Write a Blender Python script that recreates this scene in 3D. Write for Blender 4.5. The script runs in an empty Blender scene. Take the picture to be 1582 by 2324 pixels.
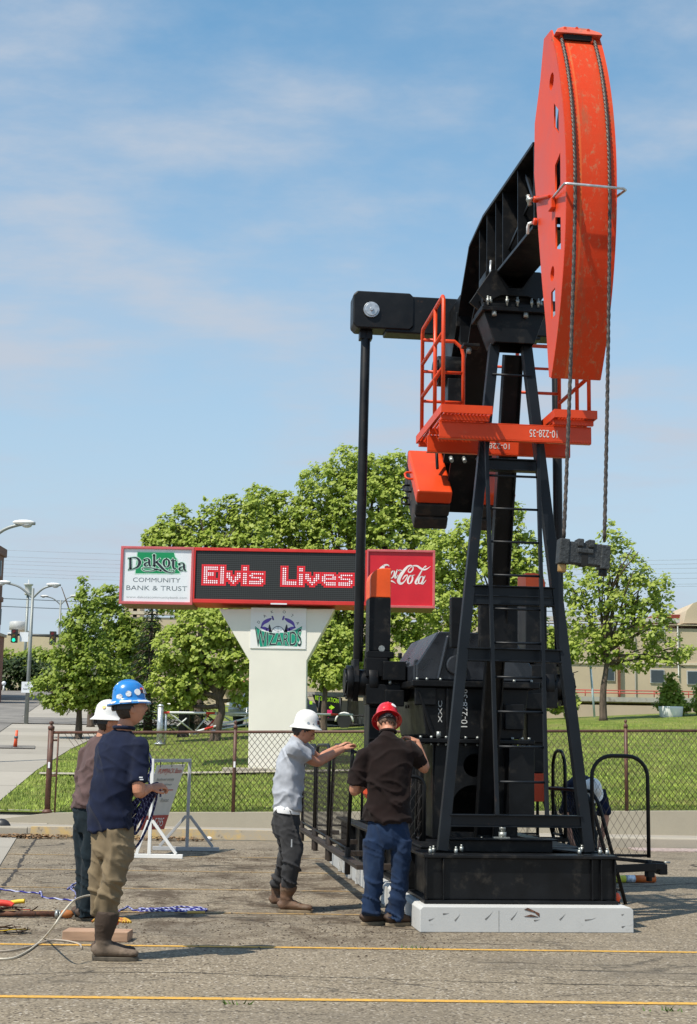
import bpy, bmesh, math, random
import numpy as np
from mathutils import Vector, Matrix
random.seed(7)
rad = math.radians
SC = bpy.context.scene
COL = SC.collection

# ---------------------------------------------------------------- camera
cam_d = bpy.data.cameras.new("camera"); cam = bpy.data.objects.new("camera", cam_d); COL.objects.link(cam)
cam_d.sensor_fit = 'VERTICAL'; cam_d.sensor_height = 36.0; cam_d.lens = 36.0 * 3300.0 / 2324.0
cam_d.clip_start = 0.1; cam_d.clip_end = 3000
CAMR = Matrix.Rotation(math.pi/2 + rad(9.26), 3, 'X') @ Matrix.Rotation(rad(1.0), 3, 'Z')
CAMP = Vector((0, 0, 1.5))
cam.matrix_world = Matrix.Translation(CAMP) @ CAMR.to_4x4()
SC.camera = cam

# ---------------------------------------------------------------- sky and sun
SUN_EL, SUN_AZ = rad(56), math.atan2(-0.66, -0.75)       # direction towards the sun: left and behind the camera
sun_dir = Vector((math.cos(SUN_EL)*math.cos(SUN_AZ), math.cos(SUN_EL)*math.sin(SUN_AZ), math.sin(SUN_EL)))
SC.view_settings.view_transform = 'Standard'; SC.view_settings.look = 'None'
SC.view_settings.exposure = 0.25; SC.view_settings.gamma = 1.0
W = bpy.data.worlds.new("World"); SC.world = W; W.use_nodes = True
nt = W.node_tree; nt.nodes.clear()
def N(nt, t, **kw):
    n = nt.nodes.new(t)
    for k, v in kw.items(): setattr(n, k, v)
    return n
out = N(nt, 'ShaderNodeOutputWorld'); bg = N(nt, 'ShaderNodeBackground'); bg.inputs['Strength'].default_value = 0.135
sky = N(nt, 'ShaderNodeTexSky', sky_type='NISHITA', sun_disc=False)
sky.sun_elevation = SUN_EL; sky.sun_rotation = math.atan2(sun_dir.x, sun_dir.y)
sky.air_density = 1.0; sky.dust_density = 0.15; sky.ozone_density = 1.6
hs = N(nt, 'ShaderNodeHueSaturation'); hs.inputs['Saturation'].default_value = 1.15; hs.inputs['Value'].default_value = 1.16; hs.inputs['Hue'].default_value = .482
nt.links.new(sky.outputs[0], hs.inputs['Color'])
# thin cloud: noise on the view direction flattened onto a high layer
tc = N(nt, 'ShaderNodeTexCoord'); sep = N(nt, 'ShaderNodeSeparateXYZ'); nt.links.new(tc.outputs['Generated'], sep.inputs[0])
addz = N(nt, 'ShaderNodeMath', operation='ADD'); addz.inputs[1].default_value = 0.16; nt.links.new(sep.outputs['Z'], addz.inputs[0])
mx = N(nt, 'ShaderNodeMath', operation='DIVIDE'); my = N(nt, 'ShaderNodeMath', operation='DIVIDE')
nt.links.new(sep.outputs['X'], mx.inputs[0]); nt.links.new(addz.outputs[0], mx.inputs[1])
nt.links.new(sep.outputs['Y'], my.inputs[0]); nt.links.new(addz.outputs[0], my.inputs[1])
cmb = N(nt, 'ShaderNodeCombineXYZ'); nt.links.new(mx.outputs[0], cmb.inputs[0]); nt.links.new(my.outputs[0], cmb.inputs[1])
def cloud(scale, sx, sy, rot, detail, lo, hi, loc=(0, 0, 0)):
    mp = N(nt, 'ShaderNodeMapping'); mp.inputs['Scale'].default_value = (sx, sy, 1); mp.inputs['Rotation'].default_value = (0, 0, rot); mp.inputs['Location'].default_value = loc
    nt.links.new(cmb.outputs[0], mp.inputs[0])
    no = N(nt, 'ShaderNodeTexNoise'); no.inputs['Scale'].default_value = scale; no.inputs['Detail'].default_value = detail; no.inputs['Roughness'].default_value = .58
    nt.links.new(mp.outputs[0], no.inputs['Vector'])
    mr = N(nt, 'ShaderNodeMapRange', interpolation_type='SMOOTHSTEP'); mr.inputs['From Min'].default_value = lo; mr.inputs['From Max'].default_value = hi
    nt.links.new(no.outputs['Fac'], mr.inputs['Value']); return mr.outputs[0]
c1 = cloud(1.25, 1.0, 1.1, .35, 9, .40, .63, (3.9, 1.7, 0))
c2 = cloud(4.2, .8, 1.5, -.3, 9, .34, .68)
mul = N(nt, 'ShaderNodeMath', operation='MULTIPLY'); nt.links.new(c1, mul.inputs[0])
mra = N(nt, 'ShaderNodeMapRange'); mra.inputs['To Min'].default_value = .35; mra.inputs['To Max'].default_value = 1.0; nt.links.new(c2, mra.inputs['Value'])
nt.links.new(mra.outputs[0], mul.inputs[1])
sc_ = N(nt, 'ShaderNodeMath', operation='MULTIPLY'); sc_.inputs[1].default_value = .92; nt.links.new(mul.outputs[0], sc_.inputs[0])
mixc = N(nt, 'ShaderNodeMix', data_type='RGBA'); nt.links.new(sc_.outputs[0], mixc.inputs[0])
hz = N(nt, 'ShaderNodeMapRange', interpolation_type='SMOOTHSTEP'); hz.inputs['From Min'].default_value = .50; hz.inputs['From Max'].default_value = .0; hz.inputs['To Min'].default_value = .04; hz.inputs['To Max'].default_value = .93; nt.links.new(sep.outputs['Z'], hz.inputs['Value'])
mixh = N(nt, 'ShaderNodeMix', data_type='RGBA'); nt.links.new(hz.outputs[0], mixh.inputs[0]); nt.links.new(hs.outputs[0], mixh.inputs[6]); mixh.inputs[7].default_value = (3.1, 3.65, 4.25, 1)
nt.links.new(mixh.outputs[2], mixc.inputs[6]); mixc.inputs[7].default_value = (3.35, 3.75, 4.35, 1)
nt.links.new(mixc.outputs[2], bg.inputs['Color']); nt.links.new(bg.outputs[0], out.inputs['Surface'])
sl = bpy.data.lights.new("sun", 'SUN'); sl.energy = 4.6; sl.angle = rad(.53); sl.color = (1, .93, .81)
so = bpy.data.objects.new("sun", sl); COL.objects.link(so); so.location = (0, 0, 30)
so.rotation_euler = sun_dir.to_track_quat('Z', 'Y').to_euler()
SC.cycles.max_bounces = 6; SC.cycles.diffuse_bounces = 3; SC.cycles.glossy_bounces = 3; SC.cycles.transparent_max_bounces = 8
SC.cycles.sample_clamp_indirect = 6

# ---------------------------------------------------------------- picture to place
def ray(px, py): return CAMR @ Vector(((px-791)/3300, -(py-1162)/3300, -1.0))
def at(px, py, Y):                      # the point at distance Y along the view
    d = ray(px, py); return CAMP + d*(Y/d.y)
def gr(px, py, z=0.0):                  # the point at height z
    d = ray(px, py); return CAMP + d*((z-1.5)/d.z)

# ---------------------------------------------------------------- object helpers
def tag(o, label=None, cat=None, group=None, kind=None):
    if label: o['label'] = label
    if cat: o['category'] = cat
    if group: o['group'] = group
    if kind: o['kind'] = kind
    return o
def empty(name, loc=(0, 0, 0), rz=0):
    o = bpy.data.objects.new(name, None); COL.objects.link(o); o.location = loc; o.rotation_euler = (0, 0, rz); o.empty_display_size = .2
    return o
def link(name, me, parent=None, mat=None, loc=None):
    o = bpy.data.objects.new(name, me); COL.objects.link(o)
    if mat is not None:
        me.materials.clear()
        me.materials.append(mat)
    if parent is not None: o.parent = parent
    if loc is not None: o.location = loc
    return o
class MB:
    def __init__(s): s.v = []; s.f = []; s.sm = []
    def add(s, vs, fs, smooth=False):
        b = len(s.v); s.v.extend([tuple(x) for x in vs]); s.f.extend([tuple(i+b for i in f) for f in fs]); s.sm.extend([smooth]*len(fs)); return s
    def box(s, c, size, rot=None):
        c = Vector(c); hx, hy, hz = [q/2 for q in size]
        vs = [Vector((x, y, z)) for z in (-hz, hz) for y in (-hy, hy) for x in (-hx, hx)]
        if rot is not None: vs = [rot @ q for q in vs]
        return s.add([c+q for q in vs], [(0, 2, 3, 1), (4, 5, 7, 6), (0, 1, 5, 4), (2, 6, 7, 3), (0, 4, 6, 2), (1, 3, 7, 5)])
    def b2(s, a, b):
        return s.box([(a[i]+b[i])/2 for i in range(3)], [abs(b[i]-a[i]) for i in range(3)])
    def bar(s, p, q, w, h, up=(0, 0, 1)):
        p, q = Vector(p), Vector(q); d = (q-p); L = d.length; d.normalize(); up = Vector(up)
        x = d.cross(up)
        if x.length < 1e-4: x = d.cross(Vector((1, 0, 0)))
        x.normalize(); z = x.cross(d)
        return s.box((p+q)/2, (w, L, h), Matrix((x, d, z)).transposed())
    def tube(s, pts, r, n=8, closed=False, smooth=True):
        pts = [Vector(p) for p in pts]; m = len(pts); rs = r if isinstance(r, (list, tuple)) else [r]*m
        vs = []; prev = None
        for i in range(m):
            if closed: t = pts[(i+1) % m]-pts[i-1]
            else: t = pts[min(i+1, m-1)]-pts[max(i-1, 0)]
            if t.length < 1e-9: t = Vector((0, 0, 1))
            t.normalize()
            if prev is None:
                a = t.cross(Vector((0, 0, 1)))
                if a.length < .05: a = t.cross(Vector((1, 0, 0)))
            else: a = prev - t*prev.dot(t)
            a.normalize(); prev = a; b = t.cross(a)
            for k in range(n):
                an = 2*math.pi*k/n; vs.append(pts[i]+(a*math.cos(an)+b*math.sin(an))*rs[i])
        fs = []
        for i in range(m if closed else m-1):
            j = (i+1) % m
            for k in range(n): fs.append((i*n+k, i*n+(k+1) % n, j*n+(k+1) % n, j*n+k))
        s.add(vs, fs, smooth)
        if not closed:
            b = len(s.v)-m*n
            s.f.append(tuple(b+k for k in range(n))[::-1]); s.f.append(tuple(b+(m-1)*n+k for k in range(n))); s.sm += [False, False]
        return s
    def cyl(s, p, q, r, n=16): return s.tube([p, q], r, n)
    def prism(s, poly, fa, fb, smooth=False):      # poly: 2D points; fa, fb map a 2D point to 3D on either face
        n = len(poly); vs = [fa(*p) for p in poly]+[fb(*p) for p in poly]
        fs = [tuple(range(n))[::-1], tuple(range(n, 2*n))]+[(i, (i+1) % n, n+(i+1) % n, n+i) for i in range(n)]
        return s.add(vs, fs, smooth)
    def prism_u(s, poly, u0, u1): return s.prism(poly, lambda v, z: (u0, v, z), lambda v, z: (u1, v, z))
    def prism_v(s, poly, v0, v1): return s.prism(poly, lambda u, z: (u, v0, z), lambda u, z: (u, v1, z))
    def prism_z(s, poly, z0, z1): return s.prism(poly, lambda x, y: (x, y, z0), lambda x, y: (x, y, z1))
    def lathe(s, prof, c=(0, 0, 0), M=None, n=20, sx=1, sy=1, smooth=True):
        c = Vector(c); vs = []
        for (r, z) in prof:
            for k in range(n):
                a = 2*math.pi*k/n; q = Vector((r*math.cos(a)*sx, r*math.sin(a)*sy, z)); vs.append(c+(M @ q if M is not None else q))
        m = len(prof); fs = [(i*n+k, i*n+(k+1) % n, (i+1)*n+(k+1) % n, (i+1)*n+k) for i in range(m-1) for k in range(n)]
        s.add(vs, fs, smooth)
        b = len(s.v)-m*n; s.f.append(tuple(b+k for k in range(n))[::-1]); s.f.append(tuple(b+(m-1)*n+k for k in range(n))); s.sm += [False, False]
        return s
    def quad(s, a, b, c, d): return s.add([a, b, c, d], [(0, 1, 2, 3)])
    def mesh(s, name='m'):
        me = bpy.data.meshes.new(name); me.from_pydata(s.v, [], s.f)
        me.polygons.foreach_set('use_smooth', s.sm); me.update(); return me
    def build(s, name, mat, parent=None, bevel=0, fix=True):
        me = s.mesh(name)
        if fix:
            bm = bmesh.new(); bm.from_mesh(me); bmesh.ops.recalc_face_normals(bm, faces=bm.faces); bm.to_mesh(me); bm.free()
        o = link(name, me, parent, mat)
        if bevel:
            m = o.modifiers.new('bevel', 'BEVEL'); m.width = bevel; m.segments = 2; m.limit_method = 'ANGLE'; m.angle_limit = rad(35)
        return o
def arc_pts(c, r, a0, a1, n, fx):       # fx(cos, sin) -> 3D offset
    return [Vector(c)+Vector(fx(math.cos(a0+(a1-a0)*i/n)*r, math.sin(a0+(a1-a0)*i/n)*r)) for i in range(n+1)]
def ev_mesh(o):
    dg = bpy.context.evaluated_depsgraph_get(); dg.update()
    return bpy.data.meshes.new_from_object(o.evaluated_get(dg))
def curve_plate(outline, holes, depth):    # flat plate with holes, in XY, centred on z = 0
    cu = bpy.data.curves.new('plate', 'CURVE'); cu.dimensions = '2D'; cu.fill_mode = 'BOTH'; cu.extrude = depth/2
    for poly in [outline]+holes:
        sp = cu.splines.new('POLY'); sp.points.add(len(poly)-1); sp.use_cyclic_u = True
        for i, p in enumerate(poly): sp.points[i].co = (p[0], p[1], 0, 1)
    o = bpy.data.objects.new('plate', cu); COL.objects.link(o); me = ev_mesh(o)
    bpy.data.objects.remove(o); bpy.data.curves.remove(cu); return me
def circ(cx, cy, r, n=20): return [(cx+r*math.cos(2*math.pi*i/n), cy+r*math.sin(2*math.pi*i/n)) for i in range(n)]
def text_mesh(txt, size=1.0, align='CENTER', shear=0, spacing=1.0, offset=0.0, depth=.0):
    cu = bpy.data.curves.new('txt', 'FONT'); cu.body = txt; cu.size = size; cu.align_x = align; cu.shear = shear; cu.space_character = spacing; cu.offset = offset
    cu.extrude = depth; cu.resolution_u = 3
    o = bpy.data.objects.new('txt', cu); COL.objects.link(o); me = ev_mesh(o)
    bpy.data.objects.remove(o); bpy.data.curves.remove(cu); return me
def warp(me, fn):
    for v in me.vertices: v.co = Vector(fn(v.co.x, v.co.y, v.co.z))
    me.update(); return me
def fit_text(txt, x0, x1, z0, z1, y, fn=None, **kw):    # text filling a rectangle on a face that looks towards -Y
    me = text_mesh(txt, 1.0, **kw); xs = [v.co.x for v in me.vertices]; ys = [v.co.y for v in me.vertices]
    ax, bx, ay, by = min(xs), max(xs), min(ys), max(ys)
    def f(x, yy, zz):
        X = x0+(x-ax)/(bx-ax)*(x1-x0); Z = z0+(yy-ay)/(by-ay)*(z1-z0)
        if fn: X, Z = fn(X, Z)
        return (X, y-zz, Z)
    return warp(me, f)

# ---------------------------------------------------------------- numpy noise
_rng = np.random.RandomState(3); _perm = _rng.permutation(256); _perm = np.concatenate([_perm, _perm, _perm]); _val = _rng.rand(256)*2-1
def vnoise(P):
    P = np.asarray(P, float); I = np.floor(P).astype(int); Fr = P-I; Fr = Fr*Fr*(3-2*Fr); I &= 255
    def h(dx, dy, dz): return _val[_perm[_perm[_perm[(I[:, 0]+dx) & 255]+((I[:, 1]+dy) & 255)]+((I[:, 2]+dz) & 255)]]
    x, y, z = Fr.T
    l = lambda a, b, t: a+(b-a)*t
    return l(l(l(h(0, 0, 0), h(1, 0, 0), x), l(h(0, 1, 0), h(1, 1, 0), x), y), l(l(h(0, 0, 1), h(1, 0, 1), x), l(h(0, 1, 1), h(1, 1, 1), x), y), z)

# ---------------------------------------------------------------- materials
def new_mat(name):
    m = bpy.data.materials.new(name); m.use_nodes = True; nt = m.node_tree
    return m, nt, nt.nodes['Principled BSDF']
def noise(nt, scale, detail=4, rough=.55, vec=None, dist=0):
    n = N(nt, 'ShaderNodeTexNoise'); n.inputs['Scale'].default_value = scale; n.inputs['Detail'].default_value = detail; n.inputs['Roughness'].default_value = rough; n.inputs['Distortion'].default_value = dist
    if vec is not None: nt.links.new(vec, n.inputs['Vector'])
    return n.outputs['Fac']
def ramp(nt, fac, lo, hi, a=0., b=1., smooth=True):
    r = N(nt, 'ShaderNodeMapRange'); r.interpolation_type = 'SMOOTHSTEP' if smooth else 'LINEAR'
    r.inputs['From Min'].default_value = lo; r.inputs['From Max'].default_value = hi; r.inputs['To Min'].default_value = a; r.inputs['To Max'].default_value = b
    nt.links.new(fac, r.inputs['Value']); return r.outputs[0]
def mixrgb(nt, fac, a, b, mode='MIX'):
    m = N(nt, 'ShaderNodeMix', data_type='RGBA', blend_type=mode)
    if isinstance(fac, (int, float)): m.inputs[0].default_value = fac
    else: nt.links.new(fac, m.inputs[0])
    for i, q in ((6, a), (7, b)):
        if isinstance(q, (tuple, list)): m.inputs[i].default_value = (*q[:3], 1)
        else: nt.links.new(q, m.inputs[i])
    return m.outputs[2]
def mth(nt, op, a, b=None):
    m = N(nt, 'ShaderNodeMath', operation=op)
    for i, q in ((0, a), (1, b)):
        if q is None: continue
        if isinstance(q, (int, float)): m.inputs[i].default_value = q
        else: nt.links.new(q, m.inputs[i])
    return m.outputs[0]
def objco(nt, scale=None, rot=None):
    t = N(nt, 'ShaderNodeTexCoord')
    if scale is None and rot is None: return t.outputs['Object']
    mp = N(nt, 'ShaderNodeMapping'); nt.links.new(t.outputs['Object'], mp.inputs[0])
    if scale: mp.inputs['Scale'].default_value = scale
    if rot: mp.inputs['Rotation'].default_value = rot
    return mp.outputs[0]
def bump(nt, b, h, strength=.3, dist=.01):
    n = N(nt, 'ShaderNodeBump'); n.inputs['Strength'].default_value = strength; n.inputs['Distance'].default_value = dist
    nt.links.new(h, n.inputs['Height']); nt.links.new(n.outputs[0], b.inputs['Normal'])
def pm(name, col, rough=.6, metal=0., var=.12, vs=3., col2=None, c2=(.5, .7), c2s=6., bmp=0., bs=40., spec=.5, coat=0., vec_scale=None, bdist=.01, c2detail=6):
    m, nt, b = new_mat(name); co = objco(nt, vec_scale)
    f = noise(nt, vs, 5, vec=co)
    dark = tuple(c*(1-var) for c in col); lite = tuple(min(1, c*(1+var)) for c in col)
    c = mixrgb(nt, ramp(nt, f, .3, .7), dark, lite)
    if col2: c = mixrgb(nt, ramp(nt, noise(nt, c2s, c2detail, .65, vec=co), c2[0], c2[1]), c, col2)
    nt.links.new(c, b.inputs['Base Color']); b.inputs['Metallic'].default_value = metal
    nt.links.new(ramp(nt, f, .2, .8, max(0, rough-.08), min(1, rough+.08)), b.inputs['Roughness'])
    b.inputs['Specular IOR Level'].default_value = spec; b.inputs['Coat Weight'].default_value = coat
    if bmp: bump(nt, b, noise(nt, bs, 4, vec=co), bmp, bdist)
    return m
M = {}
M['black'] = pm('black_paint', (.005, .0055, .0065), .42, var=.3, vs=5, col2=(.026, .023, .020), c2=(.54, .70), c2s=7, spec=.26, bmp=.08, bs=12)
M['black2'] = pm('black_paint_worn', (.006, .0065, .0075), .45, var=.3, vs=5, col2=(.045, .024, .015), c2=(.62, .74), c2s=16, spec=.32)
M['navy'] = pm('dark_steel_paint', (.006, .0085, .012), .42, var=.25, vs=3, col2=(.04, .024, .018), c2=(.64, .76), c2s=11, spec=.30)
M['orange'] = pm('red_orange_paint', (.67, .056, .007), .42, var=.10, vs=2.2, col2=(.60, .10, .035), c2=(.6, .78), c2s=8, spec=.45, bmp=.05, bs=20)
M['galv'] = pm('galvanised_steel', (.52, .54, .55), .38, metal=.7, var=.2, vs=20)
M['bolt'] = pm('zinc_bolt', (.36, .38, .36), .4, metal=.6, var=.2, vs=30)
M['wire'] = pm('wire_rope', (.085, .07, .06), .5, metal=.5, var=.5, vs=60)
M['rust'] = pm('rusty_iron', (.12, .05, .028), .8, var=.4, vs=14, col2=(.05, .03, .02), c2=(.5, .6), c2s=20, bmp=.4, bs=50)
M['whitepaint'] = pm('white_paint', (.80, .80, .78), .5, var=.05, vs=5)
M['markpaint'] = pm('white_marker', (.6, .6, .58), .7, var=.2)
M['greypaint'] = pm('grey_paint', (.42, .43, .43), .55, var=.08, vs=5)
M['red'] = pm('red_gloss', (.62, .02, .02), .3, var=.08, vs=5, coat=.3)
M['brass'] = pm('dull_brass', (.42, .25, .09), .45, metal=.4, var=.2)
M['dark'] = pm('dark_void', (.006, .006, .006), .8)
M['skin'] = pm('skin', (.50, .235, .145), .5, var=.10, vs=14, col2=(.50, .18, .11), c2=(.55, .75), c2s=18, spec=.35)
M['hair'] = pm('brown_hair', (.03, .018, .011), .6, var=.4, vs=60, bmp=.6, bs=120)
def metal_mesh(name, col): return pm(name, col, .6, metal=.2, var=.3, vs=30)
M['meshwire'] = metal_mesh('guard_mesh', (.035, .03, .028)); M['fencewire'] = metal_mesh('fence_mesh', (.06, .042, .03))
M['fencepost'] = pm('brown_fence_paint', (.105, .045, .028), .55, var=.25, vs=9, col2=(.06, .03, .02), c2=(.5, .7), c2s=14)
# ================================================================ the ground
YK = 24.05
YBR = [25.38, 31.5, 42.0, 60.0, 112.0, 125.0, 400.0]; ZBR = [.345, .93, 1.65, 2.62, 5.45, 5.3, 5.3]
YFL = [25.38, 31.5, 42.0, 46.0, 60.0, 112.0, 400.0]; ZFL = [.345, .93, 1.65, 1.85, 2.1, 2.3, 2.3]
def lerp_tab(y, X, Z): return float(np.interp(y, X, Z))
def terr(x, y):
    s = min(1, max(0, (x+6)/7)); s = s*s*(3-2*s)
    z = lerp_tab(y, YBR, ZBR)*(1-s)+lerp_tab(y, YFL, ZFL)*s
    tilt = float(np.interp(y, [25.38, 42, 60], [.02, .06, .06]))
    return z+tilt*min(max(0, x+5), 17)
def sheet(name, strips, mat, lift, label_kind='structure', ny=None):   # strips: list of (y, x_left, x_right)
    mb = MB(); vs = []; nx = 14
    ys = []
    for i in range(len(strips)-1):
        y0, y1 = strips[i][0], strips[i+1][0]; n = max(1, int((y1-y0)/1.0))
        for k in range(n): ys.append(y0+(y1-y0)*k/n)
    ys.append(strips[-1][0]); Y = [s[0] for s in strips]
    for y in ys:
        a = np.interp(y, Y, [s[1] for s in strips]); b = np.interp(y, Y, [s[2] for s in strips])
        for k in range(nx+1):
            x = a+(b-a)*k/nx; vs.append((x, y, terr(x, y)+lift))
    fs = [(i*(nx+1)+k, i*(nx+1)+k+1, (i+1)*(nx+1)+k+1, (i+1)*(nx+1)+k) for i in range(len(ys)-1) for k in range(nx)]
    mb.add(vs, fs, True); return tag(mb.build(name, mat, fix=False), kind=label_kind)

# asphalt of the lot
m, nt, b = new_mat('old_asphalt'); co = objco(nt)
sp = N(nt, 'ShaderNodeTexVoronoi'); sp.inputs['Scale'].default_value = 72; nt.links.new(co, sp.inputs['Vector'])
sepc = N(nt, 'ShaderNodeSeparateColor'); nt.links.new(sp.outputs['Color'], sepc.inputs[0])
c = mixrgb(nt, ramp(nt, sepc.outputs[0], .0, 1., smooth=False), (.165, .134, .093), (.33, .272, .195))
c = mixrgb(nt, ramp(nt, sepc.outputs[1], .93, .97), c, (.50, .44, .36))
c = mixrgb(nt, ramp(nt, sepc.outputs[2], .90, .94), c, (.07, .056, .042))
big = noise(nt, .42, 8, .68, objco(nt, (.8, 1.3, 1)), .4); c = mixrgb(nt, ramp(nt, big, .42, .72, 0, .62), c, (.135, .115, .09)); c = mixrgb(nt, ramp(nt, noise(nt, 1.9, 6, .7, co, .3), .62, .74, 0, .5), c, (.085, .072, .058))
# patches of dirt left by the work
mpd = objco(nt, (1.5, 1.0, 1)); dn = noise(nt, 1.3, 10, .78, mpd, .5)
sx = N(nt, 'ShaderNodeSeparateXYZ'); nt.links.new(co, sx.inputs[0])
band = mth(nt, 'MULTIPLY', ramp(nt, sx.outputs['Y'], 10.2, 13.6), ramp(nt, sx.outputs['Y'], 23.6, 20.5))
bandx = mth(nt, 'MULTIPLY', ramp(nt, sx.outputs['X'], -4.5, -2.2), ramp(nt, sx.outputs['X'], 2.0, .2))
dirt = mth(nt, 'MULTIPLY', ramp(nt, dn, .44, .62), mth(nt, 'ADD', mth(nt, 'MULTIPLY', mth(nt, 'MULTIPLY', band, bandx), .85), .12))
c = mixrgb(nt, dirt, c, mixrgb(nt, noise(nt, 40, 4, vec=co), (.03, .02, .012), (.12, .085, .055)))
# fine cracks, mostly along the lot's own direction
def crack(sc, lo, seed):
    vv = objco(nt, (sc*.5, sc, 1), (0, 0, .03+seed)); wn = N(nt, 'ShaderNodeTexNoise'); wn.inputs['Scale'].default_value = 1.7; wn.inputs['Detail'].default_value = 7; nt.links.new(vv, wn.inputs['Vector'])
    add = N(nt, 'ShaderNodeVectorMath', operation='ADD'); sca = N(nt, 'ShaderNodeVectorMath', operation='SCALE'); sca.inputs['Scale'].default_value = .55
    nt.links.new(wn.outputs['Color'], sca.inputs[0]); nt.links.new(vv, add.inputs[0]); nt.links.new(sca.outputs[0], add.inputs[1])
    vo = N(nt, 'ShaderNodeTexVoronoi', feature='DISTANCE_TO_EDGE'); vo.inputs['Scale'].default_value = 1; nt.links.new(add.outputs[0], vo.inputs['Vector'])
    k = ramp(nt, vo.outputs['Distance'], lo, 0.0); return mth(nt, 'MULTIPLY', k, ramp(nt, noise(nt, .5, 3, vec=co), .46, .6))
ck = mth(nt, 'MAXIMUM', crack(.55, .016, 0), mth(nt, 'MULTIPLY', crack(1.5, .03, .4), .6))
c = mixrgb(nt, ck, c, (.03, .026, .022))
nt.links.new(c, b.inputs['Base Color']); b.inputs['Roughness'].default_value = .9; b.inputs['Specular IOR Level'].default_value = .25
hgt = mth(nt, 'SUBTRACT', mth(nt, 'ADD', sepc.outputs[0], mth(nt, 'MULTIPLY', noise(nt, 9, 4, vec=co), .8)), mth(nt, 'MULTIPLY', ck, 2.5))
bump(nt, b, hgt, .55, .006); M['asphalt'] = m
lot = MB(); lot.quad((-60, -30, 0), (60, -30, 0), (60, YK+.3, 0), (-60, YK+.3, 0)); tag(lot.build('parking_lot', M['asphalt'], fix=False), kind='structure')

def concrete(name, col, joint=None, jaxis=1, rot=0, slabvar=.12, stain=(.2, .17, .13)):
    m, nt, b = new_mat(name); co = objco(nt, None, (0, 0, rot)) if rot else objco(nt)
    c = mixrgb(nt, noise(nt, 1.3, 6, .65, co), tuple(q*.82 for q in col), tuple(min(1, q*1.12) for q in col))
    c = mixrgb(nt, ramp(nt, noise(nt, 90, 3, .7, co), .35, .75, 0, .35), c, tuple(q*.6 for q in col))
    c = mixrgb(nt, ramp(nt, noise(nt, .6, 7, .7, co), .55, .75, 0, .5), c, stain)
    if joint:
        s = N(nt, 'ShaderNodeSeparateXYZ'); nt.links.new(co, s.inputs[0]); v = mth(nt, 'DIVIDE', s.outputs[jaxis], joint); fr = mth(nt, 'FRACT', v)
        wn = N(nt, 'ShaderNodeTexWhiteNoise', noise_dimensions='1D'); nt.links.new(mth(nt, 'FLOOR', v), wn.inputs['W'])
        c = mixrgb(nt, mth(nt, 'MULTIPLY', wn.outputs[0], slabvar*4), c, tuple(q*.62 for q in col))
        c = mixrgb(nt, ramp(nt, fr, .03, .0), c, tuple(q*.35 for q in col))
    nt.links.new(c, b.inputs['Base Color']); b.inputs['Roughness'].default_value = .88; b.inputs['Specular IOR Level'].default_value = .3
    bump(nt, b, noise(nt, 60, 5, .7, co), .25, .005); return m
M['conc'] = concrete('pavement_concrete', (.40, .365, .31), 2.4)
M['conc2'] = concrete('kerb_concrete', (.40, .36, .29), 3.0, 0)
M['concwall'] = concrete('wall_concrete', (.42, .375, .29), 3.1, 0, stain=(.3, .22, .1))
M['street'] = pm('street_asphalt', (.20, .185, .165), .9, var=.2, vs=.5, col2=(.13, .12, .11), c2=(.5, .65), c2s=1.2, bmp=.3, bs=70)
# yellow painted kerb
m, nt, b = new_mat('yellow_kerb_paint'); co = objco(nt)
c = mixrgb(nt, ramp(nt, noise(nt, 3.5, 8, .72, co), .34, .56), (.60, .42, .17), (.43, .37, .28)); c = mixrgb(nt, ramp(nt, noise(nt, 7, 5, .7, co), .6, .72), c, (.16, .12, .08))
nt.links.new(c, b.inputs['Base Color']); b.inputs['Roughness'].default_value = .85; M['yellowkerb'] = m
# worn yellow line paint
m, nt, b = new_mat('yellow_line_paint'); co = objco(nt)
wear = ramp(nt, noise(nt, 26, 8, .8, co), .44, .60); wear2 = ramp(nt, noise(nt, 1.4, 4, .6, co), .52, .68)
sxl = N(nt, 'ShaderNodeSeparateXYZ'); nt.links.new(co, sxl.inputs[0])
far = ramp(nt, sxl.outputs['Y'], 12.2, 13.2, 0, .55)
w_ = mth(nt, 'MINIMUM', mth(nt, 'ADD', mth(nt, 'MULTIPLY', wear, .5), mth(nt, 'ADD', mth(nt, 'MULTIPLY', wear2, .35), far)), 1)
nt.links.new(mixrgb(nt, w_, (.68, .37, .05), (.21, .17, .12)), b.inputs['Base Color']); b.inputs['Roughness'].default_value = .8; M['lines'] = m
mb = MB()
for (Y, x0, x1, w) in [(9.15, -9, 12, .082), (11.47, -9, 12, .075), (13.75, -9, .6, .075), (15.95, -4.1, .6, .075), (18.2, -4.3, .4, .08), (20.6, -4.6, .4, .08)]:
    sl_ = math.tan(rad(2.3)); n = 30
    for i in range(n):
        a = x0+(x1-x0)*i/n; e = x0+(x1-x0)*(i+1)/n; g = .006*math.sin(i*2.1)
        mb.quad((a, Y+a*sl_-w/2, .004), (e, Y+e*sl_-w/2, .004), (e, Y+e*sl_+w/2+g*0, .004), (a, Y+a*sl_+w/2, .004))
tag(mb.build('parking_lines', M['lines'], fix=False), kind='structure')
def crack_line(pts, w, seed):
    rs = np.random.RandomState(seed); K = [gr(x, y, .0025) for x, y in pts]; P_ = []
    for i in range(len(K)-1):
        for k in range(14): q = K[i].lerp(K[i+1], k/14); P_.append(q+Vector((rs.normal(0, .008), rs.normal(0, .010), 0)))
    mb = MB(); vs = []
    for i, q in enumerate(P_):
        h = w*(.25+.9*rs.rand())/2; t = (K[-1]-K[0]).normalized(); n_ = Vector((-t.y, t.x, 0)); vs += [q-n_*h, q+n_*h]
    mb.add(vs, [(2*i, 2*i+1, 2*i+3, 2*i+2) for i in range(len(P_)-1)]); tag(mb.build('asphalt_crack', M['crackmat'], fix=False), kind='structure')
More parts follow.
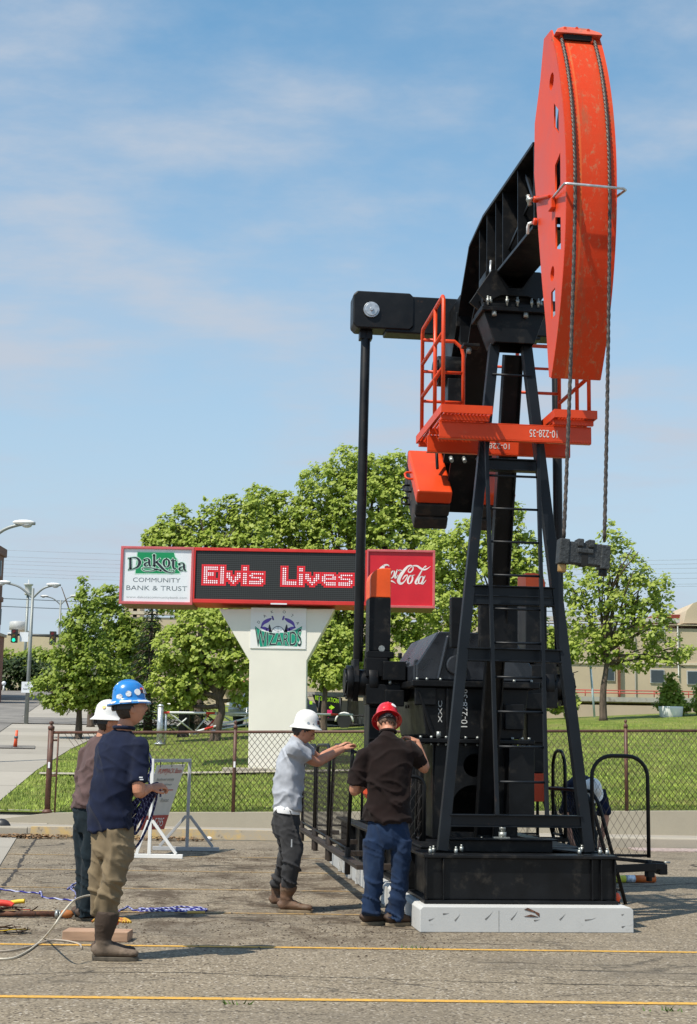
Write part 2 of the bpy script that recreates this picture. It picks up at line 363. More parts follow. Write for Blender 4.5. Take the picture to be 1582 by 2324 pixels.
M['crackmat'] = pm('crack_shadow_grit', (.035, .029, .024), .95, var=.5, vs=30)
crack_line([(-10, 2212), (200, 2206), (420, 2207), (640, 2215), (900, 2222), (1100, 2229), (1400, 2235), (1600, 2240)], .016, 1)
crack_line([(560, 2214), (760, 2225), (980, 2236)], .009, 2); crack_line([(82, 1904), (60, 1935), (38, 1972), (6, 2014), (-10, 2030)], .05, 3); crack_line([(85, 1990), (150, 1982), (215, 1972)], .02, 4)
crack_line([(0, 2096), (60, 2098), (140, 2094)], .012, 5); crack_line([(450, 2050), (520, 2044), (600, 2048)], .014, 6); crack_line([(860, 2160), (1000, 2170), (1250, 2190)], .007, 7); crack_line([(300, 2300), (520, 2294), (760, 2302)], .007, 8); crack_line([(1230, 2262), (1420, 2252), (1600, 2255)], .009, 9)
# concrete apron on the left edge of the lot
mb = MB(); pa = [(-3.45, 14.2), (-5.25, 23.98), (-20, 23.98), (-20, 14.2)]; mb.prism_z(pa, -.05, .012); tag(mb.build('concrete_apron', M['conc'], fix=True), kind='structure')
# kerb, pavement in front of the low wall
mb = MB(); mb.b2((-30, YK, -.1), (-5.1, YK+.3, .165)); mb.b2((-5.1, YK, -.1), (-.3, YK+.3, .17)); mb.b2((-.3, YK+.003, -.1), (40, YK+.3, .165))
kerb = tag(mb.build('kerb', M['conc2'], bevel=.02), kind='structure')
mb = MB(); mb.b2((-5.05, YK-.004, .02), (-.32, YK-.001, .172)); mb.b2((-5.05, YK-.004, .1725), (-.32, YK+.16, .176)); tag(mb.build('kerb_paint', M['yellowkerb'], fix=True), kind='structure')
mb = MB(); mb.b2((-30, YK+.3, -.1), (40, 25.12, .158)); tag(mb.build('pavement', M['conc'], fix=True), kind='structure')
# gravel strip in the gutter on the right
mb = MB(); mb.b2((4.6, YK-.75, -.05), (40, YK-.05, .014)); tag(mb.build('gutter', pm('pinkish_gravel', (.36, .28, .25), .95, var=.35, vs=22, col2=(.16, .20, .24), c2=(.55, .7), c2s=3, bmp=.6, bs=60)), kind='structure')
# low wall
wall = MB(); xs = [-4.95+i*.5 for i in range(80)]
def wz(x): return .345+.02*(x+5)
for i in range(len(xs)-1):
    a, e = xs[i], xs[i+1]
    wall.add([(a, 25.12, .1), (e, 25.12, .1), (e, 25.12, wz(e)), (a, 25.12, wz(a)), (e, 25.42, wz(e)), (a, 25.42, wz(a))], [(0, 1, 2, 3), (3, 2, 4, 5)])
wall.add([(-6.3, 25.12, .1), (-4.95, 25.12, .1), (-4.95, 25.12, .345), (-6.3, 25.12, .17), (-4.95, 25.42, .345), (-6.3, 25.42, .17)], [(0, 1, 2, 3), (3, 2, 4, 5)])
tag(wall.build('low_wall', M['concwall'], fix=False), 'low tan concrete retaining wall under the brown chain-link fence', 'wall')

mb = MB(); mb.quad((-30, 25.08, .1605), (-5.0, 25.08, .1605), (-5.0, 25.6, .372), (-30, 25.6, .372)); tag(mb.build('sidewalk_ramp', M['conc'], fix=False), kind='structure')
# lawn and the ground beyond
m, nt, b = new_mat('mown_grass'); co = objco(nt)
st = N(nt, 'ShaderNodeTexWave', wave_type='BANDS', bands_direction='Y'); st.inputs['Scale'].default_value = .55; st.inputs['Distortion'].default_value = 3; st.inputs['Detail'].default_value = 3; st.inputs['Detail Scale'].default_value = .6
nt.links.new(objco(nt, None, (0, 0, .35)), st.inputs['Vector'])
c = mixrgb(nt, ramp(nt, st.outputs['Fac'], .2, .8, .2, .8), (.15, .215, .03), (.26, .335, .055))
c = mixrgb(nt, ramp(nt, noise(nt, 1.1, 7, .68, co), .35, .75), c, (.38, .38, .105))
c = mixrgb(nt, ramp(nt, noise(nt, 28, 4, .7, objco(nt, (1.0, .55, 1))), .38, .72, 0, .75), c, (.06, .11, .014))
c = mixrgb(nt, ramp(nt, noise(nt, .35, 5, .6, co), .55, .75, 0, .7), c, (.29, .25, .10))
nt.links.new(c, b.inputs['Base Color']); b.inputs['Roughness'].default_value = .8; b.inputs['Specular IOR Level'].default_value = .2
bump(nt, b, noise(nt, 40, 5, .75, co), 1.0, .06); M['grass'] = m
mb = MB(); ys = [25.38+i*.5 for i in range(34)]+[42.4, 44, 46, 50, 54, 58, 60, 66, 75, 90, 112, 125, 180, 400]
ys = sorted(set(ys+[31.5, 42.0])); xs = list(np.arange(-14, 24.1, .5)); xs = [-120, -60, -30, -20]+xs+[32, 60, 120]
vs = [(x, y, terr(x, y)+(0.0 if y > 25.5 else 0.0)) for y in ys for x in xs]; n = len(xs)
mb.add(vs, [(i*n+k, i*n+k+1, (i+1)*n+k+1, (i+1)*n+k) for i in range(len(ys)-1) for k in range(n-1)], True)
tag(mb.build('lawn', M['grass'], fix=False), kind='structure')
def xr(y): return -6.15-.075*(y-26)
def xst(y): return -10.5-.17*(y-44.7)
sheet('sidewalk', [(25.12, -30, -6.0), (25.9, -30, -6.12), (31.5, -30, xr(31.5)), (38, -30, xr(38)), (42, -30, -7.2), (60, -30, -9.3), (112, -30, -17)], M['conc'], .012)
sheet('street', [(38.5, -60, xst(38.5)), (42, -60, xst(42)), (60, -60, xst(60)), (112, -60, xst(112)), (124, -60, xst(124))], M['street'], .028)
sheet('driveway', [(51.5, -14, 5), (57.5, -15, 5)], M['street'], .04)
sheet('driveway_apron', [(37.6, -30, -7.9), (38.6, -30, -8.1)], M['street'], .034)
sheet('lawn_edging', [(30.55, -6.3, 2.6), (30.85, -6.35, 2.6)], M['conc2'], .05)
# grass blades standing up through the lawn
rs = np.random.RandomState(5); nb = 45000; verts = []; faces = []
X = rs.uniform(-7, 11, nb); Y = 25.45+rs.beta(1.0, 2.0, nb)*17
keep = X > np.array([xr(y)+.02 for y in Y]); X, Y = X[keep], Y[keep]
mb = MB()
for i in range(len(X)):
    x, y = X[i], Y[i]; z = terr(x, y)-.005; h = rs.uniform(.03, .085)*(1.6 if y < 25.6 else 1); a = rs.uniform(0, math.pi); w = .012; dx, dy = math.cos(a)*w, math.sin(a)*w
    b0 = len(mb.v); mb.v += [(x-dx, y-dy, z), (x+dx, y+dy, z), (x+rs.uniform(-.03, .03), y+rs.uniform(-.03, .03), z+h)]; mb.f.append((b0, b0+1, b0+2)); mb.sm.append(False)
tag(mb.build('grass', pm('grass_blade', (.27, .35, .055), .7, var=.45, vs=1.5, col2=(.27, .25, .08), c2=(.5, .7), c2s=1.2), fix=False), kind='stuff')
# grit and loose soil on the lot
rs = np.random.RandomState(9); mb = MB()
for i in range(4200):
    if i < 3600:
        x = rs.uniform(-4.2, 1.0); y = rs.uniform(11.5, 22.5)
        if vnoise([[x*.9, y*.5, 3]])[0] < -.05 and rs.rand() < .8: continue
    elif i < 4800: x, y = rs.normal(.0, .75), rs.normal(12.5, .6)
    else: x, y = rs.uniform(-4, 5), rs.uniform(8.5, 12)
    r = abs(rs.normal(0, .0045))+.003; a = rs.rand()*6.28; q = []
    for k in range(5): q.append((x+r*math.cos(a+k*1.2566)*(.7+.6*rs.rand()), y+r*math.sin(a+k*1.2566)*(.7+.6*rs.rand()), .001))
    b0 = len(mb.v); mb.v += q+[(x, y, r*.9)]; mb.f += [(b0+k, b0+(k+1) % 5, b0+5) for k in range(5)]; mb.sm += [False]*5
tag(mb.build('gravel', pm('soil_grit', (.07, .05, .034), .95, var=.5, vs=9), fix=False), kind='stuff')
# dry leaves against the kerb
mb = MB()
for i in range(900):
    x = rs.uniform(-5.3, -2.2) if i < 500 else rs.uniform(-6.2, -4.7); y = 23.98-abs(rs.normal(0, .13)); r = rs.uniform(.015, .04); a = rs.rand()*6.28; z = .014+rs.rand()*.05
    b0 = len(mb.v); mb.v += [(x+r*math.cos(a+k*1.571), y+r*math.sin(a+k*1.571), z+rs.uniform(-.015, .015)) for k in range(4)]; mb.f.append((b0, b0+1, b0+2, b0+3)); mb.sm.append(False)
tag(mb.build('leaves', pm('dry_leaf', (.25, .15, .075), .9, var=.4, vs=5), fix=False), kind='stuff')
mb = MB()
for (cx, cy) in [(-.6, 8.95), (1.95, 8.97), (.55, 11.5)]:
    for i in range(12):
        x, y = cx+rs.normal(0, .06), cy+rs.normal(0, .012); a = rs.rand()*6.28; h = rs.uniform(.015, .04)
        b0 = len(mb.v); mb.v += [(x-.006, y, 0), (x+.006, y, 0), (x+math.cos(a)*.03, y+math.sin(a)*.03, h)]; mb.f.append((b0, b0+1, b0+2)); mb.sm.append(False)
tag(mb.build('weeds', pm('weed_green', (.07, .12, .02), .8, var=.3), fix=False), kind='stuff')
# ================================================================ concrete base and pumping unit
PA = rad(6.6); PO = Vector((1.571, 12.647, 0))
PU = Vector((math.cos(PA), math.sin(PA), 0)); PV = Vector((-math.sin(PA), math.cos(PA), 0))
def pl(u, v, z): return PO+PU*u+PV*v+Vector((0, 0, z))
m, nt, b = new_mat('precast_concrete'); co = objco(nt)
c = mixrgb(nt, noise(nt, 2.2, 6, .65, co), (.45, .455, .445), (.56, .56, .545))
c = mixrgb(nt, ramp(nt, noise(nt, 5, 7, .75, objco(nt, (.7, 1, 1.6)), .8), .60, .74, 0, .55), c, (.20, .19, .17))
c = mixrgb(nt, ramp(nt, noise(nt, 130, 2, .6, co), .66, .74, 0, .7), c, (.18, .17, .15))
nt.links.new(c, b.inputs['Base Color']); b.inputs['Roughness'].default_value = .85; bump(nt, b, noise(nt, 60, 5, .7, co), .2, .004); M['precast'] = m
base = empty('concrete_base', PO, PA); tag(base, 'long pale precast concrete slab under the black skid of the pumpjack', 'concrete base')
mb = MB(); ch = .03
mb.prism_v([(-.92, 0), (.92, 0), (.92, .185), (.895, .21), (-.895, .21), (-.92, .185)], 0, 2.6)
mb.prism_v([(-.90, 0), (.90, 0), (.90, .205), (-.90, .205)], 2.6, 7.4)
for v in (1.15, 1.2, 1.9, 2.5, 3.1, 3.4, 4.2, 4.9, 5.1, 5.9): mb.b2((-.945, v, .01), (-.90 if v > 2.6 else -.92, v+.035, .2))
mb.build('slab', M['precast'], base, .006)
# rusty formwork slot and lifting holes in the front face
mb = MB(); mb.prism_v([(-.03, .19), (.0, .205), (.10, .16), (.10, .13), (.06, .165)], -.004, .02); mb.prism_v([(-.03, .135), (.03, .15), (.09, .13), (.03, .13)], -.004, .02); mb.build('lifting_slot', M['rust'], base)
pj = empty('pumpjack', PO, PA); tag(pj, 'black oil pumpjack with red-orange horsehead and platform towering above the workers', 'pumpjack')
ONE = {'anchor_bolts': 'bolt', 'bearing_bolts': 'bolt', 'clamp_bolts': 'bolt', 'gearbox_bolts': 'bolt', 'bridle_bolts': 'bolt'}
def P(name, mb, mat, parent=pj, bevel=.006):          # pieces that do not touch become parts of their own
    name = ONE.get(name, name); n = len(mb.v); par = list(range(n))
    def find(a):
        while par[a] != a: par[a] = par[par[a]]; a = par[a]
        return a
    for f in mb.f:
        for q in f[1:]: par[find(q)] = find(f[0])
    V_ = np.array(mb.v); rt = np.array([find(i) for i in range(n)]); ids = list(dict.fromkeys(rt.tolist())); bb = [[V_[rt == i].min(0)-.003, V_[rt == i].max(0)+.003, {i}] for i in ids]
    ch = len(bb) < 200
    while ch:
        ch = False
        for i in range(len(bb)):
            for j in range(i+1, len(bb)):
                if (bb[i][0] <= bb[j][1]).all() and (bb[j][0] <= bb[i][1]).all():
                    bb[i] = [np.minimum(bb[i][0], bb[j][0]), np.maximum(bb[i][1], bb[j][1]), bb[i][2] | bb[j][2]]; del bb[j]; ch = True; break
            if ch: break
    mt = M[mat] if isinstance(mat, str) else mat
    if len(bb) == 1 or len(bb) >= 200: return mb.build(name, mt, parent, bevel)
    for _, _, S in bb:
        m2 = MB(); mp = {}
        for i in range(n):
            if rt[i] in S: mp[i] = len(m2.v); m2.v.append(mb.v[i])
        for f, s_ in zip(mb.f, mb.sm):
            if f[0] in mp: m2.f.append(tuple(mp[q] for q in f)); m2.sm.append(s_)
        o = m2.build(name, mt, parent, bevel)
    return o
scuff = pm('old_scuff', (.17, .165, .155), .9, var=.4, vs=30)
for (x, z, L, r) in [(-.84, .10, .05, .3), (-.62, .10, .07, .8), (-.36, .11, .09, .7), (-.14, .11, .09, .8), (.06, .10, .05, .1), (.28, .11, .07, .7), (.5, .105, .10, .1), (-.72, .15, .05, .05), (.82, .15, .02, .3), (.82, .05, .03, .2)]:
    n = Vector((math.cos(r), 0, math.sin(r))); p = Vector((x, -.0015, z)); t = Vector((-n.z, 0, n.x)); mb = MB()
    ring = [p+Vector((.008*math.cos(a), 0, .007*math.sin(a))) for a in (2.2, 2.9, 3.6, 4.3, 5.0)]; tip = p+n*L+t*L*.12
    mb.add(ring+[p+n*L*.5-t*.001, tip, p+n*L*.5+t*.004, p+t*.006], [tuple(range(9))]); mb.build('scuff_mark', scuff, base)
mb = MB(); mb.b2((-.25, -.0012, .01), (-.246, .01, .18)); mb.build('mould_seam', scuff, base)
# ---- skid
mb = MB()
for s in (-1, 1):
    u = s*.765
    mb.b2((u-.012, .30, .245), (u+.012, 7.2, .585)); mb.b2((u-.08, .30, .212), (u+.08, 7.2, .243)); mb.b2((u-.08, .30, .587), (u+.08, 7.2, .615))
    for v in (1.2, 2.1, 3.0, 3.9, 4.8, 5.7, 6.6): mb.b2((u-.07, v, .244), (u+.07, v+.012, .586))
for v in (1.9, 4.0, 5.6, 7.0): mb.b2((-.75, v, .25), (.75, v+.1, .58))
P('skid_frame', mb, 'black')
mb = MB(); mb.b2((-.842, .25, .243), (.842, .268, .592)); mb.b2((-.85, .2, .212), (.85, .42, .242)); mb.b2((-.85, .2, .593), (.85, .46, .622))
for u in (-.835, -.69, .62, .70, .823): mb.b2((u, .205, .243), (u+.012, .25, .592))
P('front_beam', mb, 'black')
mb = MB(); mb.b2((-.56, .62, .618), (.38, .75, .72)); mb.b2((-.58, .56, .721), (.42, .82, .735)); mb.prism_z([(-.75, .47), (-.52, .47), (-.4, .9), (-.62, .9)], .624, .64); mb.prism_z([(.40, .9), (.56, .47), (.80, .47), (.62, .9)], .624, .64)
mb.b2((-.75, 1.0, .617), (.75, 2.1, .64)); P('deck_plate', mb, 'black')
mb = MB()
for (u, v, z) in [(-.78, .33, .622), (-.73, .45, .622), (-.55, .35, .622), (-.50, .36, .64), (.55, .35, .622), (.60, .45, .64), (.80, .35, .622), (.75, .4, .622), (-.08, 1.5, .64)]: mb.cyl((u, v, z), (u, v, z+.04), .017, 6); mb.cyl((u, v, z+.04), (u, v, z+.058), .009, 8)
for u in (-.72, -.55, .58, .78): mb.cyl((u, .33, .575), (u, .33, .592), .02, 6)
mb.cyl((-.06, .7, .735), (-.06, .7, .9), .019, 8); mb.cyl((-.06, .7, .735), (-.06, .7, .79), .036, 6); mb.cyl((-.06, .7, .80), (-.06, .7, .84), .03, 6); mb.b2((-.14, .66, .736), (.0, .74, .746))
P('anchor_bolts', mb, 'bolt', bevel=0)
# ---- samson post
LB, LT = (.655, .40, .64), (.155, .60, 5.28)
def legp(s, z, dv=0):
    t = (z-LB[2])/(LT[2]-LB[2]); return Vector((s*(LB[0]+(LT[0]-LB[0])*t), LB[1]+(LT[1]-LB[1])*t+dv, z))
for s in (-1, 1):
    mb = MB(); a, e = legp(s, .64), legp(s, 5.28)
    mb.bar(a, e, .092, .016, (0, 1, 0)); mb.bar(a+Vector((s*-.039, .055, 0)), e+Vector((s*-.039, .055, 0)), .012, .095, (0, 1, 0)); mb.bar(a+Vector((s*.039, .045, 0)), e+Vector((s*.039, .045, 0)), .012, .075, (0, 1, 0))
    P('leg', mb, 'navy', bevel=.004)
mb = MB(); mb.bar((.1, .95, 5.28), (.1, 2.25, .64), .02, .17, (1, 0, 0))
for s in (-1, 1): mb.bar((.1+s*.085, .95, 5.28), (.1+s*.085, 2.25, .64), .12, .016, (1, 0, 0))
P('rear_leg', mb, 'black')
for (z, h) in [(.90, .085), (2.36, .095), (2.90, .15), (4.12, .085)]:
    mb = MB(); a, e = legp(-1, z, .01), legp(1, z, .01); w = abs(a.x)-.034; v = a.y
    mb.b2((-w, v, z-h/2), (w, v+.012, z+h/2)); mb.b2((-w, v-.035, z+h/2), (w, v+.07, z+h/2+.012)); mb.b2((-w, v-.02, z-h/2-.012), (w, v+.09, z-h/2)); 
    if h > .12: mb.b2((-w, v-.012, z-.012), (w, v, z+.0))
    P('cross_bar', mb, 'navy', bevel=.003)
lad = empty('ladder'); lad.parent = pj
for (ub, ut) in ((-.19, -.275), (.255, .205)):
    mb = MB(); mb.bar((ub, .33, .95), (ut, .42, 4.33), .032, .05, (0, 1, 0)); mb.build('rail', M['navy'], lad, .004)
for k in range(10):
    z = 1.24+.305*k; t = (z-.95)/3.38; v = .33+.09*t; mb = MB(); mb.cyl((-.19-.085*t-.015, v, z), (.255-.05*t+.02, v, z), .011, 8); mb.build('rung', M['navy'], lad)
mb = MB(); mb.cyl(legp(-1, 4.98, -.01), legp(1, 4.98, -.01), .011, 8); mb.build('rung', M['navy'], lad)
# ---- saddle and bearing
mb = MB(); q = [(-.29, 5.545), (.29, 5.545), (.19, 5.26), (-.185, 5.26)]
mb.prism_v(q, .46, .48); mb.prism_v(q, .80, .82); mb.b2((-.32, .40, 5.545), (.32, .9, 5.585))
for s in (-1, 1): mb.add([(s*.285, .481, 5.544), (s*.285, .80, 5.544), (s*.187, .80, 5.262), (s*.187, .481, 5.262), (s*.27, .481, 5.544), (s*.27, .80, 5.544), (s*.172, .80, 5.262), (s*.172, .481, 5.262)], [(0, 1, 2, 3), (4, 7, 6, 5), (0, 3, 7, 4), (1, 5, 6, 2)])
mb.b2((-.42, .78, 5.30), (-.26, .9, 5.33)); P('saddle', mb, 'black')
mb = MB(); mb.b2((-.30, .44, 5.586), (.30, .86, 5.63)); mb.cyl((-.24, .65, 5.74), (.24, .65, 5.74), .115, 20); mb.b2((-.22, .55, 5.63), (.22, .75, 5.74)); mb.cyl((-.27, .65, 5.74), (.27, .65, 5.74), .07, 16)
P('bearing_block', mb, 'black')
mb = MB(); mb.prism_v([(-.36, 5.74), (-.22, 5.955), (-.17, 5.955), (-.05, 5.79), (.07, 5.79), (.18, 5.955), (.25, 5.955), (.34, 5.80), (.24, 5.66), (.13, 5.71), (-.13, 5.71), (-.26, 5.64)], .45, .49)
mb.prism_v([(-.36, 5.74), (-.22, 5.955), (.25, 5.955), (.34, 5.80), (.24, 5.68), (-.26, 5.66)], .80, .83)
for s in (-1, 1): mb.prism_u([(.49, 5.95), (.80, 5.95), (.80, 5.74), (.49, 5.74)], s*.26-.01, s*.26+.01)
P('beam_bracket', mb, 'black')
mb = MB()
for (u, v) in [(-.26, .43), (-.23, .45), (-.08, .42), (.02, .42), (.16, .44), (.22, .43), (.25, .46)]: mb.cyl((u, v, 5.631), (u, v, 5.665), .017, 6); mb.cyl((u, v, 5.60), (u, v, 5.69), .010, 6)
for (u, v) in [(-.2, .43), (.1, .43), (-.36, .82)]: mb.cyl((u, v, 5.50 if v < .5 else 5.24), (u, v, 5.544 if v < .5 else 5.30), .024, 6)
P('bearing_bolts', mb, 'bolt', bevel=0)
# ---- walking beam, bent down at the rear
top = [(-.98, 6.575), (1.05, 6.69), (1.72, 6.62), (2.18, 6.20), (3.03, 5.21), (3.62, 4.52)]
bot = [(-.93, 5.885), (.35, 5.95), (1.42, 5.97), (1.70, 5.78), (2.55, 4.79), (3.13, 4.10)]
mb = MB(); mb.prism_u(top+bot[::-1], -.011, .011)
def flange(poly, w, th, side):
    for i in range(len(poly)-1):
        a, e = Vector((0, *poly[i])), Vector((0, *poly[i+1])); d = (e-a).normalized(); n = Vector((0, -d.z, d.y))*side
        a2, e2 = a-d*.001*(i > 0), e+d*.001; q = [(a2.y, a2.z), (e2.y, e2.z), ((e2+n*th).y, (e2+n*th).z), ((a2+n*th).y, (a2+n*th).z)]
        mb.prism_u(q, -w/2-.0005*i, w/2+.0005*i)
flange(top, .36, .03, 1); flange(bot, .34, .03, -1)
P('walking_beam', mb, 'black', bevel=.004)
for (v, x) in [(-.35, .16), (.25, .16), (.55, .16), (.95, .16), (1.3, .16)]:
    mb = MB(); zt = np.interp(v, [p[0] for p in top], [p[1] for p in top])-.004; zb = np.interp(v, [p[0] for p in bot], [p[1] for p in bot])+.004
    for s in (-1, 1): mb.b2((s*.0115, v-.007, zb), (s*x, v+.007, zt))
    P('stiffener', mb, 'black', bevel=0)
for t in (.2, .5, .8):
    mb = MB(); a = Vector((0, 2.18, 6.2)).lerp(Vector((0, 3.5, 4.66)), t); n = Vector((0, -.759, -.651)); e = a+n*.655
    for s in (-1, 1): mb.bar(a+Vector((s*.085, 0, 0)), e+Vector((s*.085, 0, 0)), .014, .145, (1, 0, 0))
    P('stiffener', mb, 'black', bevel=0)
# diagonal brace and end plate near the horsehead
mb = MB(); mb.bar((-.10, -.9, 6.3), (-.10, .5, 6.05), .02, .03); mb.b2((-.17, -.99, 5.89), (.17, -.965, 6.57)); mb.bar((-.1, -.45, 6.52), (-.14, -.95, 6.05), .03, .04); P('beam_brace', mb, 'black')
mb = MB(); mb.tube([(-.19, .62, 6.1), (-.20, .60, 6.0), (-.19, .58, 5.9)], .012, 6); P('grease_line', mb, 'galv', bevel=0)
# ---- horsehead
HC, HR = (.35, 5.85), 2.44
def harc(z, r=HR): return HC[0]-math.sqrt(r*r-(z-HC[1])**2)
zs = [4.39+(7.20-4.39)*i/30 for i in range(31)]
outline = [(harc(z), z) for z in zs]+[(-1.62, 7.29), (-1.39, 7.33), (-1.26, 7.02), (-1.07, 6.73), (-1.04, 6.30), (-1.17, 5.76), (-1.29, 5.27), (-1.41, 4.87), (-1.50, 4.42)]
def sq(cv, cz, a, b, sk=0): return [(cv-a, cz-b-sk), (cv+a, cz-b+sk), (cv+a, cz+b+sk), (cv-a, cz+b-sk)]
holes = [circ(-1.63, 6.84, .07), [(-1.84, 6.30), (-1.70, 6.42), (-1.70, 6.62), (-1.84, 6.50)], sq(-1.80, 5.98, .08, .13, -.02), sq(-1.80, 5.50, .08, .13, .03), circ(-1.62, 5.23, .06), sq(-1.64, 4.98, .06, .11)]
hh = empty('horsehead'); hh.parent = pj
for s in (-1, 1):
    me = curve_plate(outline, holes, .014); warp(me, lambda x, y, z: (z+s*.176, x, y)); o = link('side_plate', me, hh, M['orange'])
me = curve_plate([(v_+.03 if v_ < -1.45 else v_-.04, z_) for v_, z_ in outline if z_ > 5.47], [], .01); warp(me, lambda x, y, z: (z, x, y)); link('inner_web', me, hh, M['black'])
for (v_, z_, r_) in ((-1.63, 6.84, .07), (-1.62, 5.23, .06)):
    mb = MB(); n = 20; vs = [(u_, v_+(r_-.001)*math.cos(k*.31416), z_+(r_-.001)*math.sin(k*.31416)) for u_ in (-.176, .176) for k in range(n)]; mb.add(vs, [(k, (k+1) % n, n+(k+1) % n, n+k) for k in range(n)], True); mb.build('tube', M['orange'], hh, fix=False)
mb = MB(); n = 40; zz = [4.385+(7.19-4.385)*i/n for i in range(n+1)]; vs = []
for r in (HR+.001, HR+.022):
    for z in zz:
        v = harc(z, r)
        for u in (-.198, .198): vs.append((u, v, z))
fs = []; k = 2*(n+1)
for i in range(n):
    fs += [(2*i, 2*i+2, 2*i+3, 2*i+1), (k+2*i, k+2*i+1, k+2*i+3, k+2*i+2), (2*i, k+2*i, k+2*i+2, 2*i+2), (2*i+1, 2*i+3, k+2*i+3, k+2*i+1)]
fs += [(0, 1, k+1, k), (2*n, k+2*n, k+2*n+1, 2*n+1)]
mb.add(vs, fs, False)
m, nt, b = new_mat('worn_orange_face'); co = objco(nt)
c = mixrgb(nt, ramp(nt, noise(nt, 1.2, 5, .6, objco(nt, (3, 1, .8))), .35, .7), (.66, .044, .006), (.58, .06, .014))
c = mixrgb(nt, ramp(nt, noise(nt, 16, 7, .75, objco(nt, (1.5, 1, .7))), .53, .66, 0, .8), c, (.46, .17, .08))
c = mixrgb(nt, ramp(nt, noise(nt, 3, 7, .75, objco(nt, (2.2, 1, .5))), .54, .70, 0, .65), c, (.33, .10, .045))
sx_ = N(nt, 'ShaderNodeSeparateXYZ'); nt.links.new(objco(nt), sx_.inputs[0])
c = mixrgb(nt, ramp(nt, mth(nt, 'ABSOLUTE', mth(nt, 'ADD', sx_.outputs['X'], .085)), .012, .004, 0, .30), c, (.75, .25, .06))
nt.links.new(c, b.inputs['Base Color']); b.inputs['Roughness'].default_value = .55; b.inputs['Specular IOR Level'].default_value = .25; bump(nt, b, noise(nt, 40, 4, .6, co), .06, .01); M['orangeface'] = m
P('face_plate', mb, 'orangeface', hh, 0)
mb = MB(); mb.prism(([(-.19, 7.185), (.197, 7.185), (.185, 7.225), (.10, 7.275), (-.10, 7.285), (-.16, 7.245)]), lambda u, z: (u, -1.79-(7.19-z)*.9, z), lambda u, z: (u, -1.64-(7.19-z)*.5, z)); P('bridle_plate', mb, pm('faded_orange', (.60, .11, .06), .55, var=.2, vs=8, col2=(.35, .12, .07), c2=(.5, .65), c2s=10), hh)
mb = MB(); mb.b2((-.12, -1.775, 7.14), (.11, -1.70, 7.18)); P('slot', mb, 'dark', hh, 0)
mb = MB()
for u in (-.13, .12): mb.cyl((u, -1.765, 7.12), (u, -1.74, 7.19), .016, 8)
for (u, z) in [(-.1, 7.245), (0, 7.26), (.09, 7.24)]: mb.cyl((u, -1.79+(z-7.19)*.9-.01, z), (u, -1.7, z), .013, 8)
P('bridle_bolts', mb, 'orange', hh, 0)
# latch pins and wire guard
mb = MB(); mb.cyl((-.18, -1.14, 6.03), (-.215, -1.14, 6.03), .028, 10); mb.cyl((-.20, -1.15, 6.03), (-.20, -1.60, 5.88), .014, 8); mb.b2((-.222, -1.74, 5.73), (-.184, -1.64, 5.82)); mb.cyl((-.19, -1.16, 5.83), (-.22, -1.16, 5.83), .03, 10); P('latch', mb, 'orange', hh)
mb = MB(); mb.b2((.184, -1.80, 5.62), (.222, -1.70, 5.78)); P('latch', mb, 'orange', hh)
mb = MB(); mb.tube([(-.22, -1.13, 5.83), (-.238, -1.08, 5.84), (-.242, -1.06, 5.82), (-.242, -1.05, 5.76)], .013, 8); P('locking_pin', mb, 'whitepaint', hh, 0)
mb = MB(); mb.cyl((-.215, -1.13, 6.03), (-.26, -1.10, 6.04), .02, 8); mb.cyl((-.235, -1.10, 5.99), (-.25, -1.10, 6.08), .018, 8); P('bolt', mb, 'bolt', hh, 0)
mb = MB(); mb.tube([(-.20, -1.69, 5.82), (-.205, -1.80, 5.81), (-.235, -2.19, 5.745), (-.222, -2.21, 5.742), (.222, -2.21, 5.728), (.24, -2.19, 5.727), (.215, -1.9, 5.75), (.205, -1.75, 5.78)], .0105, 8); P('wire_guard', mb, 'galv', hh, 0)
for s, ub in ((-1, -.243), (1, .062)):
    pts = []
    for i in range(24):
        z = 7.15-(7.15-5.75)*i/23; pts.append((s*.135, harc(z, HR+.022)-.016, z))
    zb = 3.03; n = 26; v0 = pts[-1][1]
    for i in range(1, n+1):
        t = i/n; z = 5.75-(5.75-zb)*t; u = s*.135+(ub-s*.135)*t**1.25; pts.append((u, v0-.004, z))
    mb = MB(); mb.tube(pts, .0115, 8)
    # strands of the lay
    for ph in (0, 2.094, 4.189):
        q = []
        for i in range(len(pts)-1):
            a, e = Vector(pts[i]), Vector(pts[i+1])
            for k in range(4):
                p_ = a.lerp(e, k/4); an = ph+(i*4+k)*.85; q.append(p_+Vector((math.cos(an)*.0082, math.sin(an)*.0082, 0)))
        mb.tube(q, .0080, 5)
    P('wire_line', mb, 'wire', hh, 0)
cb = empty('carrier_bar'); cb.parent = pj
CBM = Matrix.Rotation(rad(4.0), 3, 'Y'); cc = Vector((-.095, -2.115, 2.93))
def cbx(a, b): mb.box(cc+CBM @ Vector([(a[i]+b[i])/2 for i in range(3)]), [abs(b[i]-a[i]) for i in range(3)], CBM)
mb = MB(); cbx((-.185, -.045, -.075), (.185, .045, .085)); cbx((-.19, -.055, -.085), (-.115, .055, .10)); cbx((.12, -.055, -.095), (.19, .055, .08)); cbx((-.06, -.06, .05), (-.012, .05, .11)); cbx((.02, -.06, .05), (.07, .05, .11)); cbx((-.055, -.058, .005), (.065, -.04, .04)); P('bar', mb, pm('rough_black_casting', (.028, .032, .034), .6, var=.5, vs=40, bmp=.6, bs=60), cb, .008)
mb = MB(); cbx((-.022, -.049, -.085), (.022, .04, .0)); P('slot', mb, 'dark', cb, 0)
for u, mt in ((-.152, 'brass'), (.155, 'black2')):
    mb = MB(); p = cc+CBM @ Vector((u, 0, -.085)); mb.cyl(p, p+CBM @ Vector((0, 0, -.055)), .032, 14); P('socket', mb, mt, cb, .004)
